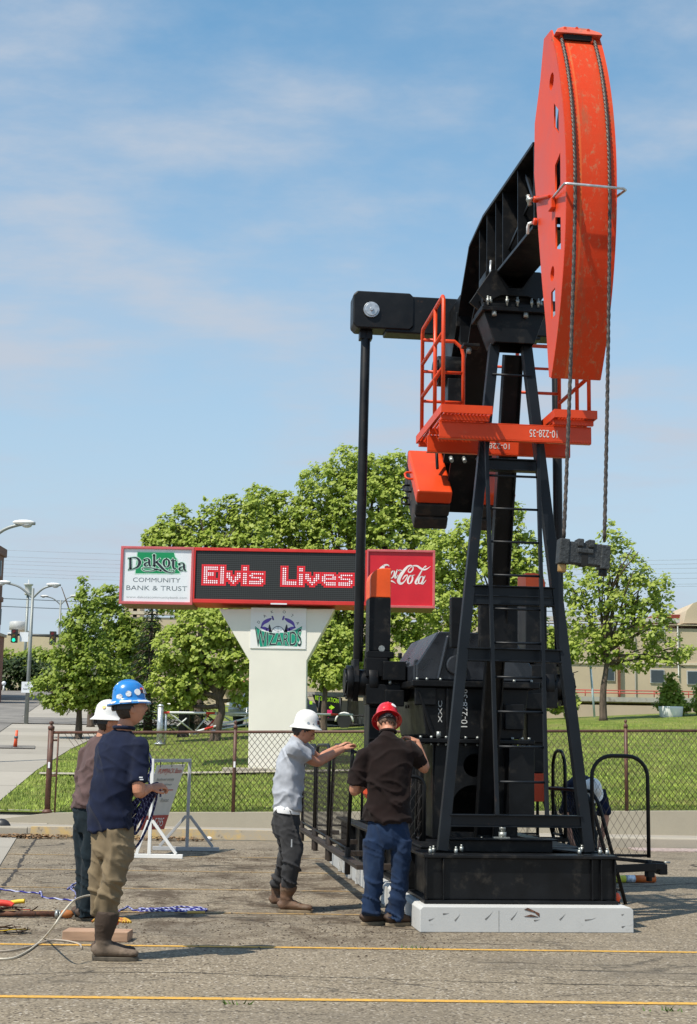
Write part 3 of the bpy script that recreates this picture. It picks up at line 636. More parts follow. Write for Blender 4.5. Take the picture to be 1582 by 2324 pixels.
# ---- equaliser, pitmans
mb = MB()
def rrect(u0, u1, z0, z1, r): return [(u1-r, z0), (u1, z0+r), (u1, z1-r), (u1-r, z1), (u0+r, z1), (u0, z1-r), (u0, z0+r), (u0+r, z0)]
mb.prism_v(rrect(-1.235, -.56, 6.055, 6.475, .045), 2.88, 3.16); mb.prism_v(rrect(.56, 1.235, 6.055, 6.475, .045), 2.88, 3.16); mb.b2((-.87, 2.895, 6.02), (.87, 3.145, 6.445)); mb.b2((-.30, 2.99, 6.446), (-.16, 3.1, 6.475))
P('equalizer', mb, 'black2', bevel=.015)
mb = MB(); mb.b2((-.16, 2.3, 5.75), (.16, 2.88, 6.3)); mb.prism_u([(2.3, 6.1), (3.1, 6.02), (3.1, 5.7), (2.78, 5.45), (2.3, 5.95)], -.2, .2); P('equalizer_bearing', mb, 'black')
for s in (-1, 1):
    mb = MB(); mb.cyl((s*1.035, 2.86, 6.26), (s*1.035, 2.879, 6.26), .088, 28); mb.cyl((s*1.035, 2.85, 6.26), (s*1.035, 2.86, 6.26), .07, 28); mb.cyl((s*1.035, 2.835, 6.26), (s*1.035, 2.85, 6.26), .022, 6); P('equalizer_pin', mb, 'galv', bevel=.003)
    mb = MB(); mb.cyl((s*1.075, 3.02, 6.05), (s*1.10, 3.05, 2.42), .052, 18); mb.b2((s*1.075-.07, 2.97, 5.96), (s*1.075+.07, 3.1, 6.054)); P('pitman', mb, 'black2', bevel=.004)
    mb = MB(); mb.prism_u([(2.93, 2.44), (3.17, 2.44), (3.22, 2.2), (3.12, 2.0), (2.98, 2.0), (2.88, 2.2)], s*1.13-.03, s*1.13+.03)
    mb.cyl((s*1.16, 3.05, 2.2), (s*1.225, 3.05, 2.2), .18, 24); mb.cyl((s*1.225, 3.05, 2.2), (s*1.245, 3.05, 2.2), .13, 24); mb.cyl((s*.98, 3.05, 2.2), (s*1.10, 3.05, 2.2), .14, 20)
    for k in range(6): a = k*1.047; mb.cyl((s*1.225, 3.05+.155*math.cos(a), 2.2+.155*math.sin(a)), (s*1.24, 3.05+.155*math.cos(a), 2.2+.155*math.sin(a)), .016, 6)
    P('wrist_pin', mb, 'black', bevel=.006)
    # crank arm with painted ends
    u0, u1 = s*.965, s*.745
    ck_ = empty('crank'); ck_.parent = pj
    mb = MB(); mb.b2((u0, 3.12, 1.28), (u1, 3.50, 3.12)); mb.b2((u0+s*.012, 3.1, 2.54), (u1-s*.0, 3.12, 3.12)); mb.b2((u0, 3.08, 1.6), (u1, 3.12, 1.95)); P('arm', mb, 'black', ck_, .012)
    for (z0, z1, top_) in ((3.122, 3.44, 1), (.98, 1.278, 0)):
        mb = MB(); w = abs(u0-u1); r = .12
        if top_: q = [(u0, z0), (u1, z0), (u1, z1)]+[(u0-s*r*(1-math.cos(t)), z1-r*(1-math.sin(t))) for t in (1.571, 1.2, .8, .4, 0)]
        else: q = [(u0, z1), (u1, z1), (u1, z0+.05), (u1+s*.03, z0), (u0-s*.03, z0), (u0, z0+.05)]
        mb.prism_v(q, 3.11, 3.51); P('painted_end', mb, pm('orange_tip', (.85, .10, .012), .4, var=.08) if top_ else 'orange', ck_, .008)
    mb = MB(); mb.b2((s*1.03, 2.86, 1.97), (s*.66, 3.11, 2.18)); mb.b2((s*1.03, 2.90, 2.26), (s*.80, 3.11, 2.46)); mb.b2((s*.86, 2.80, 2.22), (s*.62, 3.11, 2.42)); mb.b2((s*.84, 2.76, 1.95), (s*.64, 2.9, 2.12)); mb.cyl((s*1.0, 3.05, 2.2), (s*.9, 3.05, 2.2), .2, 20)
    mb.b2((s*1.02, 2.92, 2.46), (s*.74, 3.118, 2.53))
    for k in range(5): mb.cyl((s*(.66+.085*k), 2.96, 2.46), (s*(.66+.085*k), 2.96, 2.52), .024, 6)
    P('clamp', mb, 'black', ck_, .008)
    mb = MB(); mb.cyl((s*.84, 3.09, 2.57), (s*.84, 3.118, 2.57), .035, 8); mb.cyl((s*.78, 2.84, 2.18), (s*.78, 2.84, 2.22), .02, 6); P('bolt', mb, 'bolt', ck_, 0)
    mb = MB(); mb.cyl((s*.3, 3.2, 2.2), (s*.745, 3.2, 2.2), .19, 24); mb.cyl((s*.50, 3.2, 2.2), (s*.53, 3.2, 2.2), .29, 28)
    for k in range(10): a = k*.628; mb.cyl((s*.53, 3.2+.25*math.cos(a), 2.2+.25*math.sin(a)), (s*.55, 3.2+.25*math.cos(a), 2.2+.25*math.sin(a)), .02, 6)
    P('crank_shaft', mb, 'black', bevel=.004)
# ---- counterweights on the beam tail
dd = Vector((0, .651, -.759)); nn = Vector((0, .759, .651)); RT = Matrix((Vector((1, 0, 0)), nn, dd)).transposed()
for s in (-1, 1):
    cw = empty('counterweight'); cw.parent = pj; c0 = Vector((s*.345, 3.02, 4.52))
    for k in range(3):
        mb = MB(); mb.box(c0+dd*(.075+.163*k), (.385-.008*k, .90, .155), RT); P('weight_plate', mb, 'orange' if k == 0 else pm('grimy_casting', (.035, .024, .018), .7, var=.5, vs=6, col2=(.012, .012, .012), c2=(.45, .6), c2s=5), cw, .022)
    for k in range(3):
        mb = MB(); q = c0+dd*(.075+.163*k)+Vector((s*.19, 0, 0)); mb.tube([q+nn*(-.07)+Vector((-s*.01, 0, 0)), q+nn*(-.07)+Vector((s*.05, 0, 0)), q+nn*(-.04)+Vector((s*.075, 0, 0)), q+nn*.04+Vector((s*.075, 0, 0)), q+nn*.07+Vector((s*.05, 0, 0)), q+nn*.07+Vector((-s*.01, 0, 0))], .012, 6); P('lifting_eye', mb, 'orange' if k == 0 else 'black', cw, 0)
mb = MB(); mb.box((0, 2.60, 4.66), (.52, .05, .28), RT); mb.box(Vector((-.07, 2.72, 4.74)), (.72, .22, .03), RT); mb.cyl((-.28, 3.0, 4.80), (-.28, 2.92, 4.52), .018, 8); P('weight_clamp', mb, 'black')
mb = MB()
for u in (-.2, -.06, .09): mb.cyl((u, 2.58, 4.80), (u, 2.54, 4.86), .026, 6); mb.cyl((u, 2.56, 4.58), (u, 2.50, 4.53), .022, 6)
P('clamp_bolts', mb, 'bolt', bevel=0)
mb = MB(); mb.cyl((-.42, 2.2, 5.42), (-.18, 2.2, 5.42), .16, 20); mb.cyl((-.46, 2.2, 5.42), (-.42, 2.2, 5.42), .12, 20); mb.b2((-.34, 2.0, 5.05), (-.2, 2.3, 5.3)); P('brake_drum', mb, 'black')
# ---- gearbox and its stand
mb = MB(); mb.prism_v([(-.60, 2.36), (-.38, 2.70), (.38, 2.70), (.60, 2.36), (.60, 2.205), (-.60, 2.205)], 2.25, 3.95); mb.prism_v([(-.30, 2.66), (-.40, 2.21), (-.365, 2.21), (-.265, 2.66)], 2.20, 2.25); mb.cyl((-.2, 2.2, 2.36), (-.2, 2.25, 2.36), .1, 20)
for v in (2.35, 2.9, 3.5): mb.b2((-.61, v, 2.2), (-.30, v+.03, 2.42))
P('gearbox_cover', mb, pm('gearbox_paint', (.02, .023, .029), .3, var=.35, vs=5, spec=.6, bmp=.1, bs=14), bevel=.015)
mb = MB(); mb.b2((-.66, 2.15, 2.135), (.66, 4.0, 2.20)); mb.prism_v([(-.56, 2.134), (.56, 2.134), (.50, 1.66), (.46, 1.625), (-.46, 1.625), (-.50, 1.66)], 2.24, 3.9)
mb.b2((-.60, 2.14, 1.575), (.60, 4.0, 1.622)); mb.b2((-.62, 2.2, 1.95), (-.40, 2.24, 2.134)); mb.b2((-.30, 2.19, 1.63), (-.27, 2.24, 2.13)); mb.b2((.2, 2.19, 1.63), (.23, 2.24, 2.13)); mb.b2((.30, 2.18, 1.72), (.50, 2.238, 1.98)); mb.prism_v([(-.60, 2.1), (-.57, 2.1), (-.40, 1.63), (-.44, 1.63)], 2.19, 2.21)
P('gearbox', mb, 'black', bevel=.01)
mb = MB()
for u in (-.56, -.45, -.38, -.30, -.1, .02, .12, .38, .48, .55): mb.cyl((u, 2.19, 1.622), (u, 2.19, 1.645), .015, 6); mb.cyl((u, 2.19, 1.552), (u, 2.19, 1.575), .013, 6)
for u in (-.6, -.5, -.36, .4, .58): mb.cyl((u, 2.2, 2.2), (u, 2.2, 2.225), .015, 6)
mb.cyl((-.38, 2.18, 1.625), (-.38, 2.18, 1.69), .025, 6); P('gearbox_bolts', mb, 'bolt', bevel=0)
st = [(-.42, .64), (.44, .64), (.44, 1.573), (-.40, 1.573)]
arch = [(-.235, .70), (.19, .70), (.19, .90)]+[(-.02+.215*math.cos(t), .93+.235*math.sin(t)) for t in [math.pi*i/14 for i in range(15)]]+[(-.235, .9)]
me = curve_plate(st, [circ(.0, 1.36, .115, 26), arch], .02); warp(me, lambda x, y, z: (x, 2.24+z, y)); link('stand_plate', me, pj, M['black'])
mb = MB(); mb.b2((-.42, 2.27, .64), (-.40, 3.9, 1.57)); mb.b2((.42, 2.27, .64), (.44, 3.9, 1.57)); mb.b2((-.40, 3.4, .64), (.42, 3.42, 1.57)); mb.b2((-.40, 2.27, 1.55), (.42, 3.4, 1.572)); mb.bar((-.56, 2.5, 1.57), (-.60, 2.5, .64), .05, .05); mb.bar((-.50, 2.6, 1.57), (-.52, 2.6, .64), .04, .04); P('gearbox_stand', mb, 'black')
mb = MB(); mb.b2((.30, 2.0, .80), (.56, 2.22, 1.55)); mb.b2((-.08, 1.6, 2.4), (.3, 1.72, 3.06)); mb.b2((-.35, 1.7, 2.5), (-.2, 1.8, 3.0)); P('guard_box', mb, 'black', bevel=.01)
# writing painted on the machine
def lettering(txt, x0, x1, z0, z1, v, parent, mat, rot=0, mirror=False):
    me = text_mesh(txt, 1.0); xs = [q.co.x for q in me.vertices]; ys = [q.co.y for q in me.vertices]; ax, bx, ay, by = min(xs), max(xs), min(ys), max(ys)
    def f(x, y, z):
        a, b_ = (x-ax)/(bx-ax), (y-ay)/(by-ay)
        if rot == 180: a, b_ = 1-a, 1-b_
        if rot == 90: a, b_ = 1-b_, a
        return (x0+a*(x1-x0), v, z0+b_*(z1-z0))
    warp(me, f); return link('lettering', me, parent, M[mat] if isinstance(mat, str) else mat)
lettering('10-228-36', -.14, -.075, 1.74, 2.12, 2.236, pj, 'markpaint', 90)
lettering('XXC', -.375, -.335, 1.78, 2.0, 2.236, pj, 'markpaint', 90)
# ---- service platform
pf = empty('platform'); pf.parent = pj
mb = MB()
for (v, ua, ub) in ((.30, -.735, .68), (.93, -.735, .655)):
    mb.b2((ua, v, 4.30), (ub, v+.012, 4.44)); mb.b2((ua, v, 4.441), (ub, v+.06, 4.45)); mb.b2((ua, v, 4.29), (ub, v+.06, 4.299))
P('channel', mb, 'orange', pf, .003)
lettering('10-228-35', .10, .36, 4.335, 4.405, .297, pf, 'markpaint', 180); lettering('10-228-35', -.24, .06, 4.345, 4.40, .927, pf, 'markpaint', 180)
for (ua, ub) in ((-.74, -.27), (.30, .70)):
    mb = MB(); mb.b2((ua, .17, 4.50), (ub, .185, 4.575)); mb.b2((ua, 1.55, 4.50), (ub, 1.565, 4.575)); mb.b2((ua, .1855, 4.50), (ua+.012, 1.549, 4.575)); mb.b2((ub-.012, .1855, 4.50), (ub, 1.549, 4.575))
    n = 13
    for k in range(n): u = ua+.02+(ub-ua-.07)*k/(n-1); mb.bar((u, .19, 4.515), (u+.03, 1.545, 4.515), .013, .022)
    for k in range(24): v = .2+1.33*k/24; mb.b2((ua+.013, v, 4.530), (ub-.013, v+.006, 4.536))
    for v in (.25, .85, 1.45): mb.b2((ua+.013, v, 4.452), (ub-.013, v+.04, 4.499))
    P('walkway', mb, 'orange', pf, 0)
def rail(pts, r=.019): mb.tube(pts, r, 8)
mb = MB(); rail([(-.72, .2, 4.576), (-.72, .2, 5.56), (-.72, .24, 5.60), (-.72, 1.30, 5.60), (-.72, 1.34, 5.56), (-.72, 1.34, 4.576)]); rail([(-.72, .62, 4.57), (-.72, .62, 5.6)]); rail([(-.72, .2, 5.25), (-.72, 1.34, 5.25)]); rail([(-.72, .2, 4.92), (-.72, 1.34, 4.92)])
rail([(-.72, 1.34, 5.50), (-.40, 1.34, 5.50), (-.33, 1.34, 5.44), (-.31, 1.34, 5.36), (-.31, 1.34, 4.576)]); rail([(-.72, 1.34, 5.18), (-.31, 1.34, 5.18)], .016); rail([(-.72, 1.34, 4.88), (-.31, 1.34, 4.88)], .016)
P('handrail', mb, 'orange', pf, 0)
mb = MB(); rail([(.66, .3, 4.576), (.66, .3, 5.56), (.66, .34, 5.60), (.66, 1.30, 5.60), (.66, 1.34, 5.56), (.66, 1.34, 4.576)]); rail([(.66, .7, 4.57), (.66, .7, 5.6)]); rail([(.66, .3, 5.25), (.66, 1.34, 5.25)]); rail([(.66, .3, 4.92), (.66, 1.34, 4.92)])
rail([(.66, 1.36, 5.50), (.30, 1.36, 5.50), (.24, 1.36, 5.42), (.22, 1.36, 4.576)]); rail([(.66, 1.36, 5.02), (.22, 1.36, 5.02)], .016); rail([(.66, 1.36, 5.72-.45), (.0, 1.36, 5.72-.45)], .014); P('handrail', mb, 'orange', pf, 0)
# ---- mesh guards round the cranks
def guard(A, B, z0, z1, r=.16, lean=None, zmesh=None, pitch=.075, foot=None, name='guard_panel'):
    # hoop of tube from A to B (plan points), z0 the bottom rail, z1 the top; lean moves the top
    A = Vector((A[0], A[1], 0)); B = Vector((B[0], B[1], 0)); L = (B-A).length; d = (B-A)/L; ln = Vector(lean) if lean else Vector((0, 0, 0)); f0 = z0 if foot is None else foot
    def pt(s, z): return A+d*s+Vector((0, 0, z))+ln*((z-f0)/(z1-f0))
    r = min(r, L*.45); g = empty(name); g.parent = pj; mb = MB(); pts = [pt(0, f0), pt(0, z1-r)]
    pts += [pt(r-r*math.cos(t), z1-r+r*math.sin(t)) for t in [math.pi/2*i/6 for i in range(1, 7)]]
    pts += [pt(L-r+r*math.sin(t), z1-r+r*math.cos(t)) for t in [math.pi/2*i/6 for i in range(0, 6)]]+[pt(L, z1-r), pt(L, f0)]
    mb.tube(pts, .0195, 8); mb.tube([pt(0, z0+.02), pt(L, z0+.02)], .014, 6); mb.build('frame', M['black2'], g)
    mb = MB(); H = z1-z0
    def top(s):
        if s < r: return z1-r+math.sqrt(max(0, r*r-(r-s)**2))
        if s > L-r: return z1-r+math.sqrt(max(0, r*r-(s-L+r)**2))
        return z1
    for sg in (1, -1):
        k = -H*.6
        while k < L+H*.6:
            seg = []
            for i in range(15):
                t = i/14; s = k+sg*(t-.5)*H*.62; z = z0+H*t
                if 0 <= s <= L and z <= top(s): seg.append(pt(s, z))
            if len(seg) > 1: mb.tube(seg, .0019, 3)
            k += pitch
    mb.build('mesh', M['meshwire'], g); return g
guard((-1.30, 2.0), (-1.30, 3.66), .52, 1.54, lean=(.02, -.12, 0)); guard((-1.30, 3.85), (-1.30, 5.25), .52, 1.54); guard((-1.30, 5.45), (-1.30, 7.1), .52, 1.54); guard((-1.12, 7.2), (-.50, 7.2), .48, 1.48)
guard((-.62, 1.75), (-.62, 2.0), .64, 1.5, r=.1); guard((-1.0, 1.7), (-.60, 1.72), .6, 1.25, r=.1)
guard((1.0, 1.5), (1.555, 1.5), .52, 1.48, r=.2); guard((1.1, 2.85), (1.1, 3.35), .62, 1.52, r=.2); guard((.80, 5.0), (1.34, 5.0), .52, 1.42, r=.2)
guard((1.47, 2.2), (1.30, 3.5), .12, 1.12, r=.2, lean=(-.30, 0, 0), foot=.0); guard((1.57, 2.3), (1.42, 3.6), .12, 1.12, r=.2, lean=(-.30, 0, 0), foot=.0)
mb = MB(); mb.b2((-1.335, 1.0, .425), (-1.265, 7.2, .46)); mb.b2((-1.34, 1.0, .461), (-1.26, 7.2, .467))
for v in (1.3, 3.0, 4.9, 6.8): mb.b2((-1.25, v, .40), (-.84, v+.06, .455))
for (v) in (2.0, 3.66, 3.85, 5.25, 5.45, 7.1): mb.cyl((-1.30, v, .30), (-1.30, v, .56), .03, 10)
P('guard_rail', mb, pm('brown_primer', (.032, .022, .016), .6, var=.4, vs=8), bevel=.003)
mb = MB(); mb.bar((.84, 1.42, .40), (1.60, 1.42, .44), .015, .075); mb.bar((.84, 1.62, .535), (1.74, 1.62, .46), .035, .035); mb.b2((1.66, 1.50, .36), (1.74, 1.66, .46)); mb.b2((1.52, 1.43, .34), (1.59, 1.54, .45)); mb.bar((1.5, 1.43, .44), (1.72, 1.52, .44), .02, .06); mb.bar((.84, 1.0, .36), (1.2, 1.42, .40), .03, .06); mb.cyl((1.555, 1.5, .30), (1.555, 1.5, .5), .03, 10); mb.b2((1.05, 1.44, .5), (1.12, 1.52, .53))
mb.bar((.84, 2.9, .6), (1.14, 2.9, .6), .05, .05); mb.bar((.84, 5.0, .5), (1.36, 5.0, .5), .05, .05); P('guard_bracket', mb, 'black2')
mb = MB(); mb.cyl((1.555, 1.445, .43), (1.555, 1.42, .43), .025, 6); mb.cyl((1.74, 1.6, .47), (1.80, 1.6, .47), .01, 6); P('bolt', mb, 'bolt', bevel=0)
# ---- small things on and by the base
o = MB(); o.lathe([(.001, -.045), (.03, -.035), (.045, 0), (.03, .035), (.001, .045)], (0, 0, 0), n=16)
t = o.build('plastic_ball', pm('orange_plastic', (.85, .09, .02), .4)); t.location = pl(.882, .38, .256); tag(t, 'small orange plastic cap lying on the concrete slab by the skid corner', 'plastic cap')
can = empty('grease_tube', pl(2.35, 4.75, .045), PA+.12); tag(can, 'yellow and orange grease tube lying on the asphalt beyond the guards', 'grease tube')
for (a, e, r, mt) in [(-.35, -.02, .043, pm('yellow_label', (.55, .55, .05), .5)), (-.02, .1, .043, pm('blue_white_label', (.55, .6, .7), .5, var=.5, vs=20)), (.1, .36, .044, pm('orange_cap', (.72, .16, .03), .5))]:
    mb = MB(); mb.cyl((a, 0, 0), (e, 0, 0), r, 16); mb.build('cap' if a > .05 else ('label_band' if a > -.1 else 'tube_body'), mt, can)
bg_ = empty('supply_bag', pl(-.62, 1.75, .21), PA+.3); tag(bg_, 'colourful printed plastic sack standing on the slab behind the legs in blue jeans', 'bag')
mb = MB(); mb.lathe([(.11, 0), (.135, .03), (.14, .12), (.125, .22), (.10, .27), (.05, .285)], n=20, sx=1.0, sy=.6); me = mb.mesh()
mb.build('sack', pm('printed_sack', (.62, .62, .58), .45, var=.1, vs=4, col2=(.50, .42, .02), c2=(.50, .56), c2s=9), bg_)
mb = MB(); mb.lathe([(.1365, .03), (.1415, .12), (.1385, .14)], n=20, sx=1.0, sy=.6); mb.build('print_band', pm('red_blue_print', (.30, .02, .03), .4, col2=(.02, .05, .25), c2=(.48, .54), c2s=8), bg_)
b2_ = empty('cloth_sack', pl(-.50, 1.6, .21), PA); tag(b2_, 'dark blue and red sack slumped against the skid behind the white sack', 'bag')
mb = MB(); mb.lathe([(.08, 0), (.10, .04), (.095, .18), (.06, .26)], n=18, sx=1, sy=.7); mb.build('sack', pm('dark_print', (.02, .035, .09), .5, col2=(.35, .02, .03), c2=(.55, .6), c2s=7), b2_)
# ================================================================ people
def crom(P, n):
    P = [np.array(p, float) for p in P]; out = []
    for i in range(len(P)-1):
        p0, p1, p2, p3 = P[max(i-1, 0)], P[i], P[i+1], P[min(i+2, len(P)-1)]
        for k in range(n):
            t = k/n; out.append(.5*((2*p1)+(-p0+p2)*t+(2*p0-5*p1+4*p2-p3)*t*t+(-p0+3*p1-3*p2+p3)*t**3))
    out.append(P[-1]); return out
def loft(mb, keys, side, n=16, sub=5, cap=True):
    # keys: (point, half width along the side direction, half depth)
    K = crom([list(k[0])+[k[1], k[2]] for k in keys], sub); side = Vector(side); vs = []; m = len(K)
    for i, q in enumerate(K):
        t = Vector(K[min(i+1, m-1)][:3])-Vector(K[max(i-1, 0)][:3]); t.normalize()
        a = side-t*side.dot(t); a.normalize(); b = t.cross(a); c = Vector(q[:3])
        for k in range(n):
            an = 2*math.pi*k/n; vs.append(c+a*(math.cos(an)*max(.003, q[3]))+b*(math.sin(an)*max(.003, q[4])))
    fs = [(i*n+k, i*n+(k+1) % n, (i+1)*n+(k+1) % n, (i+1)*n+k) for i in range(m-1) for k in range(n)]
    fs += [tuple(range(n))[::-1], tuple((m-1)*n+k for k in range(n))]
    mb.add(vs, fs, True)
def ball(mb, c, r, rot=None, n=12):
    r = r if isinstance(r, (tuple, list)) else (r, r, r); vs = []; fs = []
    for i in range(n+1):
        th = math.pi*i/n
        for k in range(2*n):
            ph = math.pi*k/n; q = Vector((r[0]*math.sin(th)*math.cos(ph), r[1]*math.sin(th)*math.sin(ph), r[2]*math.cos(th))); vs.append(Vector(c)+(rot @ q if rot is not None else q))
    for i in range(n):
        for k in range(2*n): fs.append((i*2*n+k, (i+1)*2*n+k, (i+1)*2*n+(k+1) % (2*n), i*2*n+(k+1) % (2*n)))
    mb.add(vs, fs, True)
def fuse(mb, name, voxel, smooth=4, fold=None):
    me = mb.mesh(name); o = bpy.data.objects.new(name, me); COL.objects.link(o)
    bm = bmesh.new(); bm.from_mesh(me); bmesh.ops.remove_doubles(bm, verts=bm.verts, dist=1e-5); bmesh.ops.recalc_face_normals(bm, faces=bm.faces); bm.to_mesh(me); bm.free()
    r = o.modifiers.new('r', 'REMESH'); r.mode = 'VOXEL'; r.voxel_size = voxel; r.use_smooth_shade = True
    if smooth: s = o.modifiers.new('s', 'SMOOTH'); s.factor = .5; s.iterations = smooth
    m2 = ev_mesh(o); bpy.data.objects.remove(o); bpy.data.meshes.remove(me)
    if fold:
        n = len(m2.vertices); co = np.empty(n*3); m2.vertices.foreach_get('co', co); co = co.reshape(-1, 3); no = np.empty(n*3); m2.vertices.foreach_get('normal', no); no = no.reshape(-1, 3)
        co = co+no*fold(co, no)[:, None]; m2.vertices.foreach_set('co', co.ravel()); m2.update()
    m2.name = name; m2.polygons.foreach_set('use_smooth', [True]*len(m2.polygons)); return m2
def ridge(P): return np.clip(1-np.abs(vnoise(P))*2.4, 0, 1)**2.2
def shirt_fold(z0, z1, seed, amp=.009):
    def f(co, no):
        h = np.clip((co[:, 2]-z0)/(z1-z0), 0, 1); sd = np.array([seed, seed*1.7, seed*.3])
        q = np.c_[co[:, 0]*6.5+co[:, 2]*3, co[:, 1]*6.5-co[:, 2]*2, co[:, 2]*3.4]+sd
        r = np.c_[co[:, 0]*5-co[:, 2]*5, co[:, 1]*5+co[:, 2]*6, co[:, 2]*9+co[:, 0]*5]+sd*2.3
        fold = ridge(q)*.9+ridge(r)*.7*(1-.4*h); return 2.3*amp*(fold-.5)*(1.15-.45*h)+.003*vnoise(co*26+sd)
    return f
def trouser_fold(zc, zk, seed, amp=.010):
    def f(co, no):
        sd = np.array([seed, seed*1.3, seed*.7]); low = np.clip(1-(co[:, 2]-zc)/(zk-zc), 0, 1)
        a = ridge(np.c_[co[:, 0]*6, co[:, 1]*6, co[:, 2]*19+co[:, 0]*7]+sd)*(.30+1.1*low); b = ridge(np.c_[co[:, 0]*9+co[:, 2]*3, co[:, 1]*9, co[:, 2]*2.6]+sd)*(.55*(1-low)+.15)
        return 2.9*amp*(a+b-.4)+.0022*vnoise(co*30+sd)
    return f
def head(mb, c, fwd, up, sc=1.0):
    f = Vector(fwd).normalized(); u = Vector(up); u = (u-f*u.dot(f)).normalized(); r = f.cross(u); Rm = Matrix((r, f, u)).transposed(); vs = []; fs = []; n, m = 40, 48
    g = lambda x, s: math.exp(-(x/s)**2)
    for i in range(n+1):
        th = math.pi*i/n
        for k in range(m):
            ph = 2*math.pi*k/m; x, y, z = math.sin(th)*math.cos(ph), math.sin(th)*math.sin(ph), math.cos(th)
            X, Y, Z = .075*x, .096*y, .118*z
            if z < 0: X *= 1-.30*(-z)**1.6; Y = Y*(1-.10*(-z)) if y < 0 else Y*(1-.05*(-z)**2)
            if y < 0 and z < -.2: Y *= 1-.25*(-z-.2)
            if y > 0:
                Y += y**4*(.024*g(x, .16)*g(z+.17, .16)+.012*g(x, .12)*g(z-.02, .2)+.007*g(z-.22, .12)*g(x, .6)-.009*(g(x-.34, .16)+g(x+.34, .16))*g(z-.02, .12)+.008*g(x, .28)*g(z+.46, .09)-.004*g(x, .3)*g(z+.58, .05)+.012*g(x, .3)*g(z+.80, .16))
                X += (1 if x > 0 else -1)*.004*g(z+.2, .15)*g(abs(x)-.65, .2)
            vs.append(Vector(c)+Rm @ (Vector((X, Y, Z))*sc))
    for i in range(n):
        for k in range(m): fs.append((i*m+k, (i+1)*m+k, (i+1)*m+(k+1) % m, i*m+(k+1) % m))
    mb.add(vs, fs, True)
    for s in (-1, 1): ball(mb, Vector(c)+Rm @ Vector((s*.077, -.006, -.012)), (.011, .022, .034), Rm @ Matrix.Rotation(s*.3, 3, 'Z'), 8)
    return Rm
def hand(mb, w, d, n, curl=.6, thumb=1, sc=1.0, spread=2.2):
    # wrist point, finger direction, palm normal (fingers close towards it); thumb +1/-1 picks the side
    d = Vector(d).normalized(); n = Vector(n); n = (n-d*n.dot(d)).normalized(); s = d.cross(n)*thumb; w = Vector(w)
    P_ = lambda a, b_, c_: w+d*a*sc+s*b_*sc+n*c_*sc
    loft(mb, [(P_(-.02, 0, 0), .028*sc, .021*sc), (P_(.02, 0, 0), .032*sc, .019*sc), (P_(.055, 0, 0), .041*sc, .017*sc), (P_(.092, 0, 0), .041*sc, .013*sc)], s, 12, 4)
    for b_, L, cu, r in ((.031, .074, .9, .0088), (.010, .083, 1.0, .0092), (-.011, .077, 1.08, .0088), (-.031, .060, 1.2, .0078)):
        p = P_(.085, b_, 0); a = curl*.35*cu; pts = [(p, r*1.05*sc, r*1.05*sc)]; q = p
        for seg, da in ((.44, 1.0), (.32, 1.0), (.24, .7)):
            q = q+(d*math.cos(a)+n*math.sin(a)+s*b_*spread)*L*seg*sc; pts.append((q, r*(1.0 if seg > .3 else .75)*sc, r*(1.0 if seg > .3 else .75)*sc)); a += curl*da*cu*.8
        loft(mb, pts, s, 8, 3)
    pts = [(P_(.012, .026, .004), .014*sc, .013*sc), (P_(.040, .048, .014), .012*sc, .012*sc), (P_(.066, .054, .026), .0105*sc, .0105*sc), (P_(.090, .046, .038), .0085*sc, .0085*sc)]; loft(mb, pts, n, 8, 3)
def boot(parent, ankle, toe_dir, top_z, mat, solemat, foot=.29, shaft=.072, name='boot', lace=False):
    d = Vector((toe_dir[0], toe_dir[1], 0)).normalized(); s = Vector((d.y, -d.x, 0)); a = Vector((ankle[0], ankle[1], 0)); mb = MB()
    P_ = lambda f, z: a+d*f+Vector((0, 0, z)); e = .005*np.sign(shaft)
    loft(mb, [(P_(-.088, .050), .034, .034), (P_(-.07, .062), .040, .048), (P_(-.02, .075), .040, .050), (P_(.05, .068), .043, .043), (P_(.12, .055), .048, .032), (P_(foot-.115, .050), .044, .026), (P_(foot-.088, .045), .025, .015)], s, 16, 4)
    tp = Vector((ankle[0], ankle[1], top_z))+Vector((ankle[2] if len(ankle) > 2 else 0, 0, 0))
    if top_z > .12: loft(mb, [(P_(-.02, .05), .042, .055), (P_(-.02, .11), .045, .056), (P_(-.022, .16), .050, .060), (Vector((a.x-.02*d.x, a.y-.02*d.y, 0)).lerp(tp, .6)+Vector((0, 0, .16*.4+top_z*.0)), shaft*.95, shaft), (tp, shaft, shaft*1.05)], s, 16, 4)
    me = fuse(mb, name, .009, 2, lambda co, no: .0035*ridge(np.c_[co[:, 0]*14, co[:, 1]*14, co[:, 2]*22])*(co[:, 2] > .06)); o = link(name, me, parent, mat)
    mb = MB(); q = []
    for i in range(24):
        t = 2*math.pi*i/24; f = math.cos(t); w_ = math.sin(t); L = (foot-.085+.095)/2; cx = (foot-.085-.095)/2; wd = .047-.006*(f < -.2); p = a+d*(cx+L*(abs(f)**.8)*np.sign(f))+s*(wd*(abs(w_)**.75)*np.sign(w_)); q.append(p)
    mb.add([Vector((p.x, p.y, .001)) for p in q]+[Vector((p.x, p.y, .028)) for p in q], [tuple(range(24))[::-1], tuple(range(24, 48))]+[(i, (i+1) % 24, 24+(i+1) % 24, 24+i) for i in range(24)])
    mb.build('sole', solemat, o, .004)
    return o
